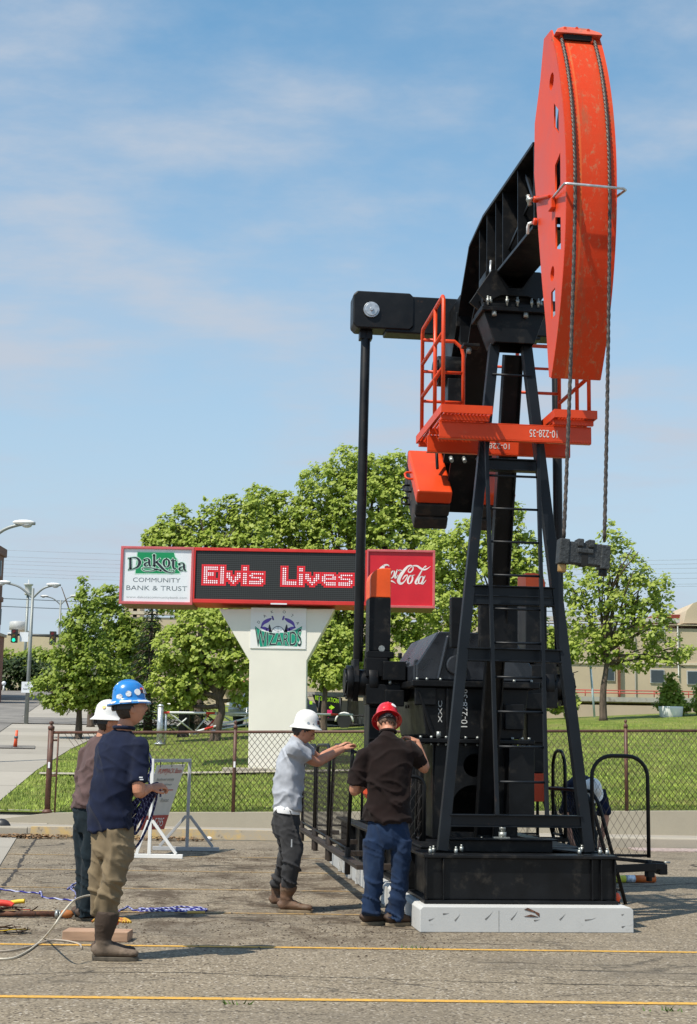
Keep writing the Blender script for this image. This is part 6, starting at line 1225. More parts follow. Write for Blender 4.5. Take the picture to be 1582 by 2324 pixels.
R = empty('retaining_wall', (0, 55, 0)); tag(R, 'long tan retaining wall with a red handrail below the civic building', 'wall'); wallbox(R, 'wall', (690, 1588), (1760, 1650), 55, pm('tan_render', (.47, .38, .29), .85, var=.06, vs=1, col2=(.40, .31, .22), c2=(.55, .75), c2s=.8), .5, zmin=1.6); wallbox(R, 'coping', (690, 1580), (1760, 1588.5), 55, pm('grey_coping', (.40, .385, .35), .8, col2=(.25, .22, .2), c2=(.5, .7), c2s=3), .6, -.05)
mb = MB(); zt_ = at(1400, 1567, 55.2).z; zm = at(1400, 1573, 55.2).z; x0, x1 = at(1250, 1570, 55.2).x, at(1760, 1570, 55.2).x; zb_ = at(1400, 1581, 55.2).z
for z in (zt_, zm): mb.tube([(x0, .2, z), (x1, .2, z)], .022, 6)
x = x0
while x < x1: mb.tube([(x, .2, zb_), (x, .2, zt_)], .02, 6); x += 1.3
mb.build('handrail', pm('red_rail', (.40, .06, .04), .6), R)
B2 = building('long tan hall seen in gaps between the trees behind the sign', 82); wallbox(B2, 'wall', (286, 1400), (1150, 1640), 82, tanw, 20, zmin=1.5); wallbox(B2, 'band', (286, 1394), (1150, 1402), 82, 'concband', .5, -.12); wallbox(B2, 'tower', (266, 1325), (284, 1620), 82, tanw, 2, 3); wallbox(B2, 'tower', (286, 1345), (300, 1394), 82, tanw, 2, 3)
wallbox(B2, 'door', (515, 1590), (548, 1640), 82, 'whitepaint', .1, -.12, zmin=1.9); wallbox(B2, 'awning', (500, 1548), (570, 1554), 82, pm('orange_trim', (.5, .14, .06), .7), 1.5, -1.6)
B3 = building('brown brick building cut by the left edge with corner pilaster', 80)
brk = pm('brown_brick', (.17, .10, .075), .9, var=.2, vs=4, col2=(.10, .06, .05), c2=(.5, .6), c2s=12); x_ = at(2, 1400, 92); mb = MB(); mb.b2((x_.x-9, 0, 3), (x_.x, 12, at(0, 1246, 88).z)); mb.build('wall', brk, B3); mb = MB(); mb.b2((x_.x-9, -.3, at(0, 1246, 88).z), (x_.x+.12, 12.3, at(0, 1226, 88).z)); mb.b2((x_.x-9, -.2, at(0, 1352, 88).z), (x_.x+.07, 12.2, at(0, 1340, 88).z)); mb.build('cornice', brk, B3, .05)
for zz_ in (1290, 1400): wallbox(B3, 'window', (-10, zz_-18), (2, zz_+18), 80, 'glass', .1, -.05)
B3b = building('low brick wing at the left edge below the traffic light', 76); mb = MB(); x_ = at(7, 1500, 78.5); mb.b2((x_.x-8, 0, 3), (x_.x, 2.5, at(0, 1442, 77).z)); mb.build('wall', pm('red_brick', (.20, .10, .075), .9, var=.2, vs=4), B3b); mb = MB(); mb.b2((x_.x-8, -.1, at(0, 1442, 77).z), (x_.x+.1, 2.6, at(0, 1436, 77).z)); mb.build('coping', M['conc2'], B3b)
B4 = building('pale tan warehouse with rooftop units far up the street', 160); wallbox(B4, 'wall', (-40, 1440), (180, 1600), 160, tanw, 20); wallbox(B4, 'roof_unit', (8, 1432), (24, 1440), 160, 'whitepaint', 3, 2); wallbox(B4, 'roof_unit', (0, 1420), (34, 1440), 160, pm('pale_unit', (.6, .55, .48), .7), 3, 6); wallbox(B4, 'roof_unit', (40, 1434), (85, 1440), 160, 'concband', 3, 4)
mb = MB(); p = at(14, 1412, 160); mb.lathe([(1.0, 0), (1.0, .9), (.7, 1.0), (.001, 1.0)], (p.x, 6, at(14, 1420, 160).z), n=16); mb.build('vent', M['greypaint'], B4)
# street lamps
M['poleg'] = pm('grey_green_pole', (.25, .27, .26), .5, metal=.3, var=.1)
def lamp_head(par, tip, dirx, sc=1.0):
    mb = MB(); ball(mb, Vector(tip)+Vector((dirx*.30*sc, 0, .02)), (.42*sc, .16*sc, .10*sc), n=8); o = mb.build('lamp_head', M['whitepaint'], par); mb = MB(); ball(mb, Vector(tip)+Vector((dirx*.42*sc, 0, -.06*sc)), (.2*sc, .13*sc, .11*sc), n=8); mb.build('lens', pm('lamp_lens', (.45, .46, .44), .2), o)
def street_lamp(label, base, Y, top_py, arms, r=.065):
    b0 = gpt(*base, Y); e = empty('street_lamp', b0); tag(e, label, 'street lamp', 'street lamps along the street'); t = at(base[0]+ (1162-top_py)*0, top_py, Y).z-b0.z; mb = MB(); mb.tube([(0, 0, -.1), (0, 0, t)], [r*1.2, r*.75], 10); mb.build('pole', M['poleg'], e)
    for (tipx, tipy, z_off) in arms:
        p = at(tipx, tipy, Y)-b0; s = 1 if p.x > 0 else -1; a = Vector((0, 0, t+z_off)); mb = MB(); mb.tube(crom([a, a.lerp(p, .35)+Vector((0, 0, (p.z-a.z)*.35)), a.lerp(p, .7)+Vector((0, 0, (p.z-a.z)*.25)), p], 5), .038, 7); mb.build('arm', M['poleg'], e); lamp_head(e, p-Vector((s*.45, 0, 0)), s, .62)
    return e, b0
e2, b2 = street_lamp('double-armed street lamp with a white no parking sign on its pole', (59, 1645), 51.5, 1335, [(138, 1328, -.35), (-8, 1322, -.35)])
z_ = at(60, 1560, 51.5).z-b2.z; mb = MB(); mb.b2((-.2, -.135, z_-.19), (.2, -.125, z_+.19)); sg = mb.build('sign_plate', M['signwhite'], e2); me = fit_text('NO', -.08, .08, z_+.02, z_+.11, -.138); link('lettering', me, sg, M['greyink']); me = fit_text('PARKING', -.14, .14, z_-.10, z_-.03, -.138); link('lettering', me, sg, M['greyink'])
street_lamp('street lamp whose single arm reaches in at the left edge', (-75, 1730), 33, 1240, [(80, 1188, -.2)], .075)
street_lamp('distant double-armed street lamp half hidden by the pointed linden', (127, 1590), 92, 1362, [(92, 1353, -.3), (178, 1353, -.3)], .08)
# traffic light on a mast arm
b0 = gpt(160, 1560, 74); tl = empty('traffic_light', b0); tag(tl, 'traffic light showing green on a mast arm with a lane arrow sign', 'traffic light'); q = lambda x, y: at(x, y, 74)-b0
mb = MB(); mb.tube([(0, 0, 0), (0, 0, q(160, 1425).z)], .12, 10); mb.tube([(0, 0, q(160, 1444).z), (q(18, 1440).x, 0, q(18, 1440).z)], [.09, .05], 8); mb.build('mast', pm('dark_green_pole', (.035, .04, .035), .5), tl)
def head_(px, py, green):
    c = q(px, py); mb = MB(); mb.b2((c.x-.15, -.35, c.z-.34), (c.x+.15, -.08, c.z+.34)); o = mb.build('signal_head', pm('signal_housing', (.03, .028, .022), .6), tl, .02)
    for i, col in enumerate(((.12, .01, .01), (.12, .07, .01), (.0, .9, .5))):
        mb = MB(); zc = c.z+.21-.21*i; mb.cyl((c.x, -.352, zc), (c.x, -.36, zc), .085, 14); mb.build('lens', (emis('green_light', (.0, .85, .42), 1.6, (0, .2, .1)) if (i == 2 and green) else pm('dark_lens', col if i < 2 else (.01, .05, .03), .3)), o); mb = MB(); mb.tube([(c.x+.1*math.cos(t), -.42, zc+.1*math.sin(t)) for t in (0, .5, 1.05, 1.57, 2.1, 2.64, 3.14)], .012, 4); mb.build('visor', M['dark'], o)
head_(35, 1444, True); head_(122, 1449, False)
c = q(56, 1446); mb = MB(); mb.b2((c.x-.22, -.15, c.z-.24), (c.x+.22, -.13, c.z+.24)); sp_ = mb.build('lane_sign', M['signwhite'], tl)
mb = MB(); mb.bar((c.x+.06, -.134, c.z-.18), (c.x+.06, -.134, c.z+.08), .035, .008, (0, 1, 0)); mb.add([(c.x, -.136, c.z+.06), (c.x+.12, -.136, c.z+.06), (c.x+.06, -.136, c.z+.19)], [(0, 1, 2)]); mb.bar((c.x+.04, -.138, c.z-.12), (c.x-.08, -.138, c.z+.02), .035, .008, (0, 1, 0)); mb.add([(c.x-.15, -.14, c.z+.02), (c.x-.05, -.14, c.z-.02), (c.x-.12, -.14, c.z+.13)], [(0, 1, 2)]); mb.build('arrow', M['ink'], sp_)
b0 = gpt(52, 1570, 130); wsr = empty('warning_siren', b0); tag(wsr, 'pale warning siren drum on a tall pole beyond the street', 'siren'); q2 = lambda x, y: at(x, y, 130)-b0; mb = MB(); mb.tube([(0, 0, 0), (0, 0, q2(52, 1350).z)], .13, 8); mb.build('pole', M['poleg'], wsr); z_ = q2(52, 1348).z; mb = MB(); mb.lathe([(.25, -.1), (.35, 0), (.30, .1), (.30, .75), (.42, .8), (.42, .9), (.05, .95), (.04, 1.3), (.001, 1.3)], (0, 0, z_), n=14); mb.build('drum', M['precast'], wsr)
b0 = gpt(8, 1567, 108); gl = empty('globe_lamp', b0); tag(gl, 'low white globe lamp on a short post at the street crest', 'lamp'); mb = MB(); mb.tube([(0, 0, 0), (0, 0, .5)], .06, 8); mb.build('post', M['whitepaint'], gl); mb = MB(); ball(mb, (0, 0, .62), .16, n=8); mb.build('globe', M['signwhite'], gl)
# power lines
for i, (ly, ry) in enumerate([(1247, 1270), (1262, 1279), (1271, 1289), (1279, 1300), (1289, 1312), (1298, 1325), (1306, 1330), (1357, 1386), (1375, 1402)]):
    Y = 96+i; a, e = at(-20, ly, Y), at(1610, ry, Y); mb = MB(); mid = (a+e)/2+Vector((0, 0, -.25)); r = .028 if i > 6 else .010
    mb.tube([(Vector(a)*(1-t)+Vector(e)*t)+Vector((0, 0, -.35*4*t*(1-t)))-Vector(a) for t in [k/16 for k in range(17)]], r, 4); o = mb.build('power_line', pm('wire_grey', (.34, .36, .40), .6) if i < 7 else M['greyink']); o.location = a
    tag(o, ['topmost thin power line crossing the sky behind the sign', 'second power line from the top crossing the sky', 'third power line from the top of the bundle', 'middle power line of the thin bundle', 'fifth power line down in the thin bundle', 'sixth power line down in the thin bundle', 'lowest of the thin power lines behind the sign', 'upper thick cable passing behind the street lamp pole', 'lower thick cable passing behind the street lamp pole'][i], 'power line', 'power lines across the sky')
# barrier gate
b0 = gpt(362, 1682, 40); g = empty('barrier_gate', b0); tag(g, 'red and white barrier gate arm on a grey pipe post behind the fence', 'barrier gate'); qg = lambda x, y, Y=40: at(x, y, Y)-b0
mb = MB(); H = qg(362, 1604).z; mb.tube([(0, 0, -.1), (0, 0, H)], .085, 12); mb.lathe([(.09, 0), (.095, .03), (.05, .07), (.001, .08)], (0, 0, H), n=12); mb.lathe([(.15, 0), (.15, .03), (.1, .05)], (0, 0, .02), n=12); mb.tube([(.14, .05, 0), (.14, .05, H*.8)], .04, 8); mb.build('post', M['galv'], g)
m, nt, b = new_mat('red_white_bands'); co = objco(nt); s_ = N(nt, 'ShaderNodeSeparateXYZ'); nt.links.new(co, s_.inputs[0]); nt.links.new(mixrgb(nt, mth(nt, 'LESS_THAN', mth(nt, 'FRACT', mth(nt, 'DIVIDE', s_.outputs[0], 1.15)), .20), (.72, .72, .71), (.60, .035, .02)), b.inputs['Base Color']); b.inputs['Roughness'].default_value = .5; bw = m
A, E_ = qg(366, 1617), qg(800, 1622, 44.5); mb = MB(); mb.tube([A, E_], .032, 8); mb.build('top_bar', bw, g); Lw = [qg(430, 1665, 40.3), qg(500, 1645, 41), qg(585, 1624, 41.9)]; mb = MB(); mb.tube(Lw, .030, 8); mb.build('lower_bar', bw, g); mb = MB(); mb.tube([qg(438, 1667, 40.4), qg(600, 1636, 42)], .028, 8); mb.build('lower_bar', M['galv'], g)
for (a, b_) in [((383, 1617), (440, 1661)), ((476, 1619), (444, 1658)), ((500, 1620), (468, 1653)), ((500, 1620), (526, 1638)), ((424, 1630), (402, 1648)), ((560, 1621), (560, 1630))]:
    mb = MB(); Ya, Yb = 40+(a[0]-366)*.0104, 40.2+(b_[0]-366)*.0104; mb.tube([qg(*a, Ya), qg(*b_, Yb)], .022, 7); mb.build('brace', bw, g)
b0 = gpt(414, 1648, 44); t = empty('lamp_base', b0); tag(t, 'black square post standing among the spruces behind the barrier gate', 'post'); mb = MB(); z_ = at(414, 1535, 44).z-b0.z; mb.b2((-.11, -.11, 0), (.11, .11, z_)); mb.b2((.12, -.08, 0), (.2, .08, z_*.75)); mb.b2((-.14, -.14, -.05), (.14, .14, .1)); mb.build('post', M['black'], t, .015)
b0 = gpt(300, 1625, 50); hr = empty('handrail', b0); tag(hr, 'grey tubular handrail running behind the barrier gate', 'handrail'); mb = MB(); a, e = at(255, 1592, 50)-b0, at(560, 1606, 50)-b0
for dz in (0, -.28): mb.tube([a+Vector((0, 0, dz)), e+Vector((0, 0, dz))], .022, 6)
mb.build('rail', M['galv'], hr)
for k in range(6): p = a.lerp(e, k/5); mb = MB(); mb.tube([p, (p.x, p.y, -.05)], .022, 6); mb.build('post', M['galv'], hr)
# parked car behind the sign column
b0 = gpt(622, 1640, 53); car = empty('parked_car', b0, rad(68)); tag(car, 'silver car parked behind the cream sign column, only its end showing', 'car')
prof = [(-2.1, .30), (-2.15, .62), (-1.95, .80), (-1.2, .92), (-.55, 1.38), (.7, 1.42), (1.35, .98), (2.0, .90), (2.12, .62), (2.1, .30)]; mb = MB(); mb.prism(prof, lambda x, z: (x, -.82, z), lambda x, z: (x, .82, z)); mb.build('body', pm('silver_car_paint', (.42, .46, .52), .25, metal=.5, coat=.6), car, .07)
for y in (-.825, .825):
    for poly_ in ([(-1.0, .95), (-.5, 1.32), (.0, 1.35), (.0, .95)], [(.06, .95), (.06, 1.35), (.65, 1.36), (1.15, .97)]): mb = MB(); mb.prism(poly_, lambda x, z: (x, y, z), lambda x, z: (x, y*1.012, z)); mb.build('window', M['glass'], car)
    for x in (-1.35, 1.35): mb = MB(); mb.cyl((x, y*.82, .31), (x, y*1.03, .31), .31, 20); w = mb.build('wheel', M['strap'], car, .02); mb = MB(); mb.cyl((x, y*1.031, .31), (x, y*1.045, .31), .19, 14); mb.build('rim', M['galv'], w)
for y in (-.55, .55): mb = MB(); mb.b2((-2.17, y-.18, .62), (-2.10, y+.18, .74)); mb.build('headlight', M['signwhite'], car)
# registration board on its trailer
b0 = gpt(742, 1655, 47); rb = empty('notice_board', b0); tag(rb, 'black registration board with lime lettering and arrow on a small trailer', 'notice board'); qr = lambda x, y: at(x, y, 47)-b0; ze = zp(650, 1650, 500/1582)
pts = [(412, 272), (650, 300), (640, 510), (505, 530), (420, 370)]; Q = [qr(*ze(*p)) for p in [(412, 272), (652, 302), (632, 520), (500, 500)]]; mb = MB(); mb.prism([(p.x, p.z) for p in Q], lambda x, z: (x, 0, z), lambda x, z: (x, .05, z)); bd = mb.build('board', pm('black_board', (.008, .009, .010), .8, spec=.15), rb)
M['lime'] = pm('lime_paint', (.42, .75, .02), .6); M['pinkp'] = pm('hot_pink_paint', (.75, .02, .16), .6)
def rtext(t_, a, e, mat, sl=0.):
    (p, r_) = (qr(*ze(*a)), qr(*ze(*e))); me = fit_text(t_, p.x, r_.x, r_.z, p.z, -.004); warp(me, lambda x, y, z: (x, y, z+(x-p.x)*sl)); link('lettering', me, bd, M[mat])
rtext('REGISTRATION', (438, 282), (622, 320), 'lime', -.12); rtext('Open', (535, 455), (575, 480), 'pinkp')
mb = MB(); a, e = qr(*ze(548, 370)), qr(*ze(585, 382)); mb.add([(a.x, -.005, (a.z+e.z)/2-.03), (e.x-.1, -.005, (a.z+e.z)/2-.03), (e.x-.1, -.005, e.z-.06), (e.x+.03, -.005, (a.z+e.z)/2), (e.x-.1, -.005, a.z+.06), (e.x-.1, -.005, (a.z+e.z)/2+.03), (a.x, -.005, (a.z+e.z)/2+.03)], [tuple(range(7))]); mb.build('arrow', M['lime'], bd)
a, e = qr(*ze(500, 395)), qr(*ze(570, 425)); mb = MB(); mb.b2((a.x, -.008, e.z), (e.x, -.003, a.z)); mb.build('pink_panel', M['pinkp'], bd); a, e = qr(*ze(393, 325)), qr(*ze(415, 352)); mb = MB(); mb.b2((a.x, -.02, e.z), (e.x, .0, a.z)); mb.build('lime_tab', M['lime'], rb)
mb = MB(); c = qr(*ze(648, 548)); mb.b2((-.6, -.1, .25), (.75, .1, .33)); mb.tube([(-.3, 0, .3), (-.25, 0, 1.0)], .03, 6); mb.tube([(.45, 0, .3), (.4, 0, 1.0)], .03, 6); mb.build('chassis', M['strap'], rb); mb = MB(); mb.cyl((.55, -.25, .22), (.55, -.1, .22), .22, 18); mb.build('wheel', M['strap'], rb); mb = MB(); mb.tube([(.55+.28*math.cos(t), -.18, .22+.28*math.sin(t)) for t in [math.pi*i/8 for i in range(9)]], .035, 6); mb.build('fender', M['whitepaint'], rb)
b0 = gpt(797, 1660, 48); br = empty('crowd_barrier', b0); tag(br, 'black crowd barrier of upright bars beside the registration board', 'barrier'); x0, x1, zt2 = (at(776, 1640, 48)-b0).x, (at(860, 1640, 48)-b0).x, (at(790, 1624, 48)-b0).z
mb = MB(); mb.tube([(x0, 0, 0), (x0, 0, zt2-.1), (x0+.1, 0, zt2), (x1-.1, 0, zt2), (x1, 0, zt2-.1), (x1, 0, 0)], .025, 6); mb.tube([(x0, 0, .1), (x1, 0, .1)], .02, 6); x = x0+.13
while x < x1: mb.tube([(x, 0, .1), (x, 0, zt2)], .012, 5); x += .13
mb.build('frame', M['black'], br)
p0 = at(1340, 1512, 46); b0 = gpt(1350, 1640, 46); o = MB(); o.tube([(0, 0, -.1), p0-b0], .035, 7); t = o.build('leaning_pole', pm('pale_blue_pipe', (.42, .55, .62), .5)); t.location = b0; tag(t, 'pale blue pole leaning beside the open airy tree', 'pole')
b0 = gpt(34, 1697, 37.9); dl = empty('delineator_post', b0); tag(dl, 'orange delineator post standing at the driveway edge of the sidewalk', 'traffic post'); z_ = at(37, 1657, 37.9).z-b0.z; mb = MB(); mb.tube([(0, 0, 0), (.03, 0, z_)], [.055, .03], 8); mb.build('post', pm('orange_plastic2', (.80, .10, .03), .5), dl); mb = MB(); mb.tube([(.014, 0, z_*.55), (.018, 0, z_*.68)], .05, 8); mb.build('band', M['greyink'], dl); mb = MB(); mb.lathe([(.12, 0), (.12, .03), (.06, .05)], n=12); mb.build('foot', M['strap'], dl)
# ================================================================ easel board, rope, tools
b0 = gr(346, 1948); b0.z = 0; ez = empty('sign_easel', b0); tag(ez, 'white tubular easel frame holding the grey pumpjack bases board', 'sign stand')
M['easelgrey'] = pm('weathered_grey_paint', (.40, .41, .42), .6, var=.1); P1 = Vector((0, 0, 0)); P2 = gr(468, 1932)-b0; P2.z = 0; dE = (P2-P1).normalized(); nE = Vector((dE.y, -dE.x, 0))  # far stand and top bar: their shade is put into this grey
for i, (Pp, cx, bx0, bx1) in enumerate(((P1, 340, 303, 415), (P2, 425, 346, 497))):
    Yb = (Pp+b0).y; c = at(cx, 1900, Yb)-b0; c.z = 0; st_ = empty('stand'); st_.parent = ez;  l, r_ = at(bx0, 1940, Yb)-b0, at(bx1, 1940, Yb)-b0; l.z = r_.z = .03; mb = MB(); mt = 'whitepaint' if i == 0 else 'easelgrey'
    zt2 = at(cx, 1722, Yb).z; mb.bar(c+Vector((0, 0, .061)), c+Vector((0, 0, zt2)), .045, .045, (0, 1, 0)); mb.build('upright', M[mt], st_, .004)
    mb = MB(); mb.bar((l.x, c.y, .03), (r_.x, c.y, .03), .06, .055); mb.build('foot_bar', M[mt], st_, .004)
    for s, lim in ((-1, l.x), (1, r_.x)): mb = MB(); mb.bar((c.x+s*.026, c.y, .50), (c.x+(lim-c.x)*.80, c.y, .062), .04, .04, (0, 1, 0)); mb.build('brace', M[mt], st_, .004)
    if i == 0: c1, z1_ = c.copy(), zt2
    else: c2, z2_ = c.copy(), zt2
mb = MB(); mb.bar(c1+Vector((0, 0, z1_-.025)), c2+Vector((0, 0, z2_-.025)), .045, .045); mb.build('top_bar', M['easelgrey'], ez, .004)
# the board hangs from the bar and swings aside
Yt1, Yt2 = (c1+b0).y+.05, (c2+b0).y-.08
tl_, tr_, br_, bl_ = at(358, 1737, Yt1)-b0, at(421, 1735, Yt2)-b0, at(372, 1882, Yt2-.10)-b0, at(314, 1884, Yt1-.10)-b0
def bpt(s, t, off=0.0):
    p = (tl_*(1-s)+tr_*s)*(1-t)+(bl_*(1-s)+br_*s)*t; n = (tr_-tl_).cross(bl_-tl_).normalized()
    if n.y > 0: n = -n
    return p+n*off
mb = MB(); mb.add([bpt(0, 0), bpt(1, 0), bpt(1, 1), bpt(0, 1), bpt(0, 0, -.012), bpt(1, 0, -.012), bpt(1, 1, -.012), bpt(0, 1, -.012)], [(0, 1, 2, 3), (7, 6, 5, 4), (0, 4, 5, 1), (1, 5, 6, 2), (2, 6, 7, 3), (3, 7, 4, 0)]); bo = mb.build('board', pm('grey_board', (.66, .64, .60), .6, var=.05), ez)
mb = MB(); mb.add([bpt(0, .78, .002), bpt(1, .78, .002), bpt(1, .999, .002), bpt(0, .999, .002)], [(0, 1, 2, 3)]); mb.build('red_strip', M['boardred'] if 'boardred' in M else pm('board_red', (.42, .035, .03), .6), bo)
M['redink'] = pm('red_ink', (.50, .03, .025), .6)
mb = MB(); mb.add([bpt(.1, .385, .002), bpt(.84, .385, .002), bpt(.84, .400, .002), bpt(.1, .400, .002)], [(0, 1, 2, 3)]); mb.build('red_rule', M['redink'], bo)
def btext(t_, s0, s1, t0, t1, mat, sh=.0):
    me = text_mesh(t_, 1.0, shear=sh); xs = [v.co.x for v in me.vertices]; ys = [v.co.y for v in me.vertices]; ax, bx, ay, by = min(xs), max(xs), min(ys), max(ys)
    warp(me, lambda x, y, z: bpt(s0+(x-ax)/(bx-ax)*(s1-s0), t1-(y-ay)/(by-ay)*(t1-t0), .004)); link('lettering', me, bo, M[mat])
btext('PUMPJACK Bases', .08, .94, .055, .155, 'redink', .25); btext('Reinforced concrete', .12, .74, .20, .245, 'greyink'); btext('delivery', .42, .72, .29, .33, 'greyink'); btext('Precast', .50, .80, .52, .575, 'greyink'); btext('5795', .50, .86, .82, .95, 'paper')
for s in (.1, .5, .9): mb = MB(); p = bpt(s, .03, .004); mb.tube([p, p+Vector((0, 0, .10))], .007, 5); mb.build('cable_tie', M['strap'], ez)
# ropes
m, nt, b = new_mat('blue_white_rope'); co = objco(nt); wv = N(nt, 'ShaderNodeTexWave', wave_type='BANDS', bands_direction='DIAGONAL'); wv.inputs['Scale'].default_value = 11; nt.links.new(co, wv.inputs['Vector']); nt.links.new(mixrgb(nt, ramp(nt, wv.outputs['Fac'], .60, .72), (.022, .022, .20), (.42, .44, .60)), b.inputs['Base Color']); b.inputs['Roughness'].default_value = .85; M['rope'] = m
m, nt, b = new_mat('dark_blue_rope'); co = objco(nt); wv = N(nt, 'ShaderNodeTexWave', wave_type='BANDS', bands_direction='DIAGONAL'); wv.inputs['Scale'].default_value = 14; nt.links.new(co, wv.inputs['Vector']); nt.links.new(mixrgb(nt, ramp(nt, wv.outputs['Fac'], .88, .97), (.012, .012, .070), (.16, .18, .32)), b.inputs['Base Color']); b.inputs['Roughness'].default_value = .85; M['rope2'] = m
h0 = at(348, 1783, 10.70); rc = empty('rope_coil', h0); tag(rc, 'dark blue rope held in hanging loops by the man in the navy polo', 'rope'); rs = np.random.RandomState(4)
for k in range(12):
    w_ = rs.uniform(.012, .035); dpt = rs.uniform(.30, .47); dx = -.035-.10*rs.rand()-.008*k; dy = rs.uniform(-.06, .06); mb = MB(); pts = []
    for i in range(25):
        t = 2*math.pi*i/24; pts.append((math.sin(t)*w_*1.6+dx*(1-math.cos(t))/2*1.6+.012*math.cos(t), dy*(1-math.cos(t))/2+math.sin(t)*.03, .015-(1-math.cos(t))/2*dpt))
    mb.tube(pts, .0085, 6); mb.build('loop', M['rope2'], rc)
mb = MB(); mb.tube(crom([(.0, 0, .01), (.03, .0, .02), (.05, 0, -.02), (.055, 0, -.08)], 6), .0075, 6); mb.build('loop', M['rope2'], rc)
mb = MB(); q = [at(x, y, 10.8)-h0 for x, y in [(330, 1707), (338, 1710), (342, 1722), (342, 1745), (337, 1765), (340, 1782)]]; mb.tube(crom(q, 5), .0085, 6); mb.build('tail', M['rope'], rc)
def rope(label, pts, r=.0085, mat='rope', name='rope', knots=()):
    P3 = [gr(x, y, r) for x, y in pts]; o0 = P3[0].copy(); mb = MB(); K = [Vector(q) for q in crom([p-o0 for p in P3], 6)]; K = [k+Vector((0, 0, .004*math.sin(i*1.3))) for i, k in enumerate(K)]; mb.tube(K, r, 6)
    for i in knots: ball(mb, P3[i]-o0+Vector((0, 0, r)), r*2.3, n=6)
    o = mb.build(name, M[mat]); o.location = o0; tag(o, label, 'rope', 'ropes on the asphalt'); return o
rope('blue and white rope with a knot lying from the left edge to the dark jeans', [(-20, 2017), (0, 2018), (30, 2022), (60, 2025), (92, 2028), (97, 2036), (130, 2040), (160, 2043), (176, 2044)], knots=(4,))
rope('short tangle of blue and white rope left of the dark jeans', [(153, 2018), (165, 2008), (175, 2003), (172, 2012), (160, 2016), (170, 2024), (174, 2034), (170, 2040)])
mb = MB(); h1 = gr(380, 2064); rs = np.random.RandomState(8)
pts = [(270, 2068), (290, 2058), (300, 2064), (320, 2068)]
for k in range(7):
    s = 1 if k % 2 == 0 else -1; pts += [(345+rs.uniform(-25, 10), 2060+rs.uniform(-1, 8)), (400, 2057+rs.uniform(0, 12)), (460+rs.uniform(-10, 12), 2062+rs.uniform(-2, 8))][::s]
rope('heap of blue and white rope to the right of the khaki trousers', pts)
P3 = [at(*p, Y)for p, Y in (((228, 2031), 10.9), ((205, 2032), 10.9), ((185, 2036), 10.8), ((165, 2046), 10.6), ((140, 2075), 10.4), ((120, 2105), 10.4))]+[gr(100, 2128, .012), gr(85, 2142, .01), gr(60, 2160, .01), (gr(30, 2174, .01)), gr(-5, 2176, .01), gr(-40, 2172, .01)]
o0 = P3[6].copy(); mb = MB(); mb.tube(crom([p-o0 for p in P3], 6), .0072, 8); o = mb.build('hose', pm('cream_hose', (.55, .50, .40), .5, var=.15, vs=3)); o.location = o0; tag(o, 'cream hose arching up from the asphalt behind the khaki trousers', 'hose')
P3 = [gr(x, y, .01) for x, y in [(-30, 2158), (20, 2158), (60, 2150), (90, 2141), (115, 2134), (140, 2134), (165, 2138), (182, 2144), (185, 2152)]]; o0 = P3[4].copy(); mb = MB(); mb.tube(crom([p-o0 for p in P3], 6), .007, 8); o = mb.build('hose', pm('tan_hose', (.40, .34, .27), .5, var=.15, vs=3)); o.location = o0; tag(o, 'tan hose lying flat beside the timber block on the asphalt', 'hose')
# timber, rods and straps
tb = empty('timber_block', gr(215, 2138), -.04); tag(tb, 'squared timber block lying on the asphalt behind the boot', 'timber'); wood = pm('raw_timber', (.40, .25, .16), .75, var=.2, vs=3, vec_scale=(1, 6, 6), col2=(.30, .12, .07), c2=(.55, .7), c2s=5); mb = MB(); mb.b2((-.26, .02, .0), (.25, .24, .075)); mb.build('block', wood, tb, .006)
st = gr(240, 2118); o = empty('ratchet_strap', st); tag(o, 'orange ratchet strap and yellow webbing piled on the timber block', 'strap'); mb = MB(); ball(mb, (.06, .04, .10), (.045, .04, .05), n=8); mb.build('handle', pm('orange_handle', (.80, .14, .02), .45), o); rs = np.random.RandomState(2)
for k in range(4): mb = MB(); mb.tube(crom([(-.12+.05*k, .02, .085), (-.05+.03*k, .06, .13-.01*k), (.05+.03*k, .05, .11), (.14+.02*k, .0, .088)], 5), .011, 5); mb.build('webbing', pm('strap_yellow', (.55, .33, .03), .7, col2=(.3, .08, .02), c2=(.5, .6), c2s=30), o)
rd = empty('steel_rod', gr(70, 2083), -.02); tag(rd, 'rusty steel rod with a shiny nut and rounded end on the asphalt', 'rod'); mb = MB(); mb.cyl((-.6, 0, .03), (.22, 0, .035), .024, 12); mb.build('bar', M['rust'], rd); mb = MB(); mb.cyl((.215, 0, .035), (.245, 0, .035), .040, 6); mb.cyl((.252, 0, .035), (.262, 0, .035), .036, 6); mb.build('nut', M['bolt'], rd); mb = MB(); mb.lathe([(.001, -.05), (.03, -.045), (.037, 0), (.03, .05), (.001, .07)], (.31, 0, .038), Matrix.Rotation(rad(90), 3, 'Y'), 14); mb.build('end_fitting', pm('orange_rust', (.35, .12, .03), .7), rd)
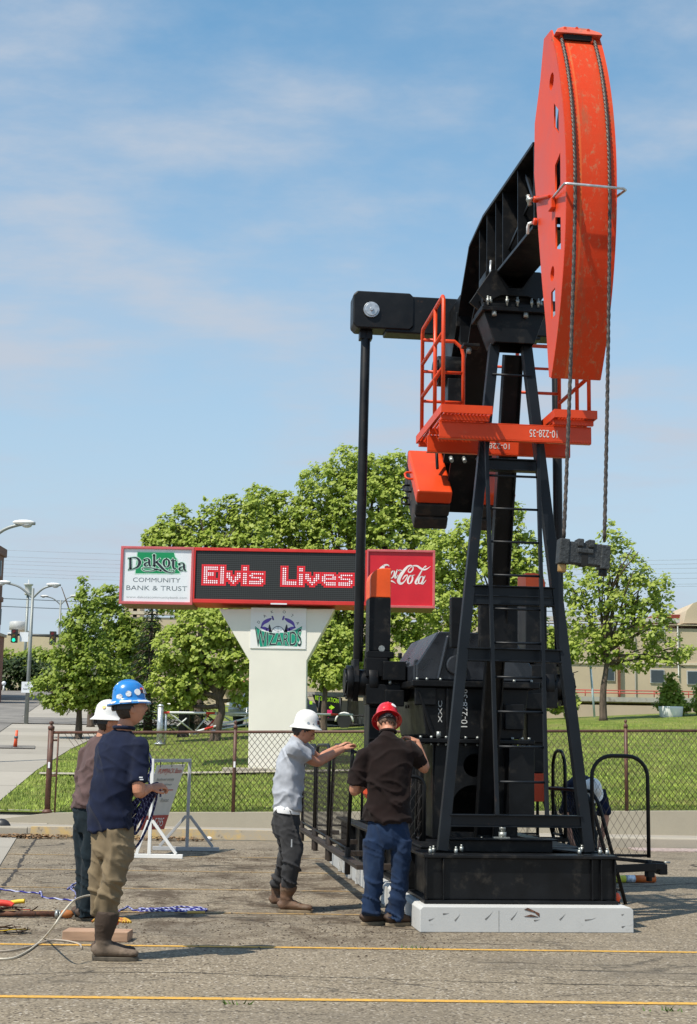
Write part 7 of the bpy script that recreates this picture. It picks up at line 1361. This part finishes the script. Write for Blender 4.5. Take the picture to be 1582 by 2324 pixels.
def pile(label, c, col, seed, n, ext, name='strap_pile'):
    o = empty(name, c); tag(o, label, 'strap', 'straps and slings at the left edge'); rs = np.random.RandomState(seed)
    for i in range(n):
        p = [Vector((rs.uniform(-ext, ext), rs.uniform(-.08, .08), rs.uniform(.012, .06))) for _ in range(4)]; mb = MB(); K = crom(sorted(p, key=lambda q: q.x), 6); K = [Vector(k) for k in K]
        vs = []
        for k_ in K: vs += [k_+Vector((0, -.020, .004)), k_+Vector((0, .020, -.004)), k_+Vector((0, .020, .0)), k_+Vector((0, -.020, .008))]
        mb.add(vs, [(4*j+a, 4*j+(a+1) % 4, 4*j+4+(a+1) % 4, 4*j+4+a) for j in range(len(K)-1) for a in range(4)]); mb.build('strap', col[i % len(col)], o)
    return o
brn = pm('dirty_brown_sling', (.13, .065, .04), .9, var=.4, vs=15); yel = pm('yellow_strap', (.72, .50, .03), .6, var=.1); rdm = pm('red_strap', (.70, .05, .03), .55, var=.1); drk = pm('dark_strap', (.03, .024, .02), .9, var=.4)
pile('dark and red lifting slings bundled on the rusty rod at the left edge', gr(20, 2072, .03), [drk, brn, brn, rdm, drk], 3, 7, .26); pile('brown leather sling with yellow strap lying nearer the yellow line', gr(10, 2118), [brn, brn, yel, drk], 5, 6, .20)
wg = empty('wrench', gr(20, 2064, .06)); tag(wg, 'red and yellow handled tool lying on top of the dark slings', 'hand tool'); mb = MB(); mb.tube(crom([(-.22, 0, .04), (-.1, .0, .055), (.0, .01, .045), (.03, .01, .03)], 5), [.028]*16, 8); mb.build('grip', rdm, wg); mb = MB(); mb.tube(crom([(-.01, .02, .05), (.07, .03, .065), (.13, .03, .07)], 5), [.020]*11, 8); mb.build('handle', yel, wg)
o = MB(); o.bar((0, 0, .012), (.16, .02, .012), .04, .018); t = o.build('wood_chip', pm('yellow_wood', (.62, .40, .10), .7)); t.location = gr(425, 2073); tag(t, 'small yellow wedge lying by the blue rope heap', 'wedge')
o = MB(); ball(o, (0, 0, .035), (.05, .04, .035), n=6); t = o.build('paper_cup', M['paper']); t.location = gr(475, 1908); tag(t, 'crumpled white paper litter by the kerb near the easel foot', 'litter')
o = MB(); ball(o, (0, 0, .12), (.16, .1, .16), n=8); t = o.build('rubber_tyre', M['strap']); t.location = gr(2, 1897); tag(t, 'dark rubber wheel stop edge showing at the far left by the kerb', 'wheel stop')
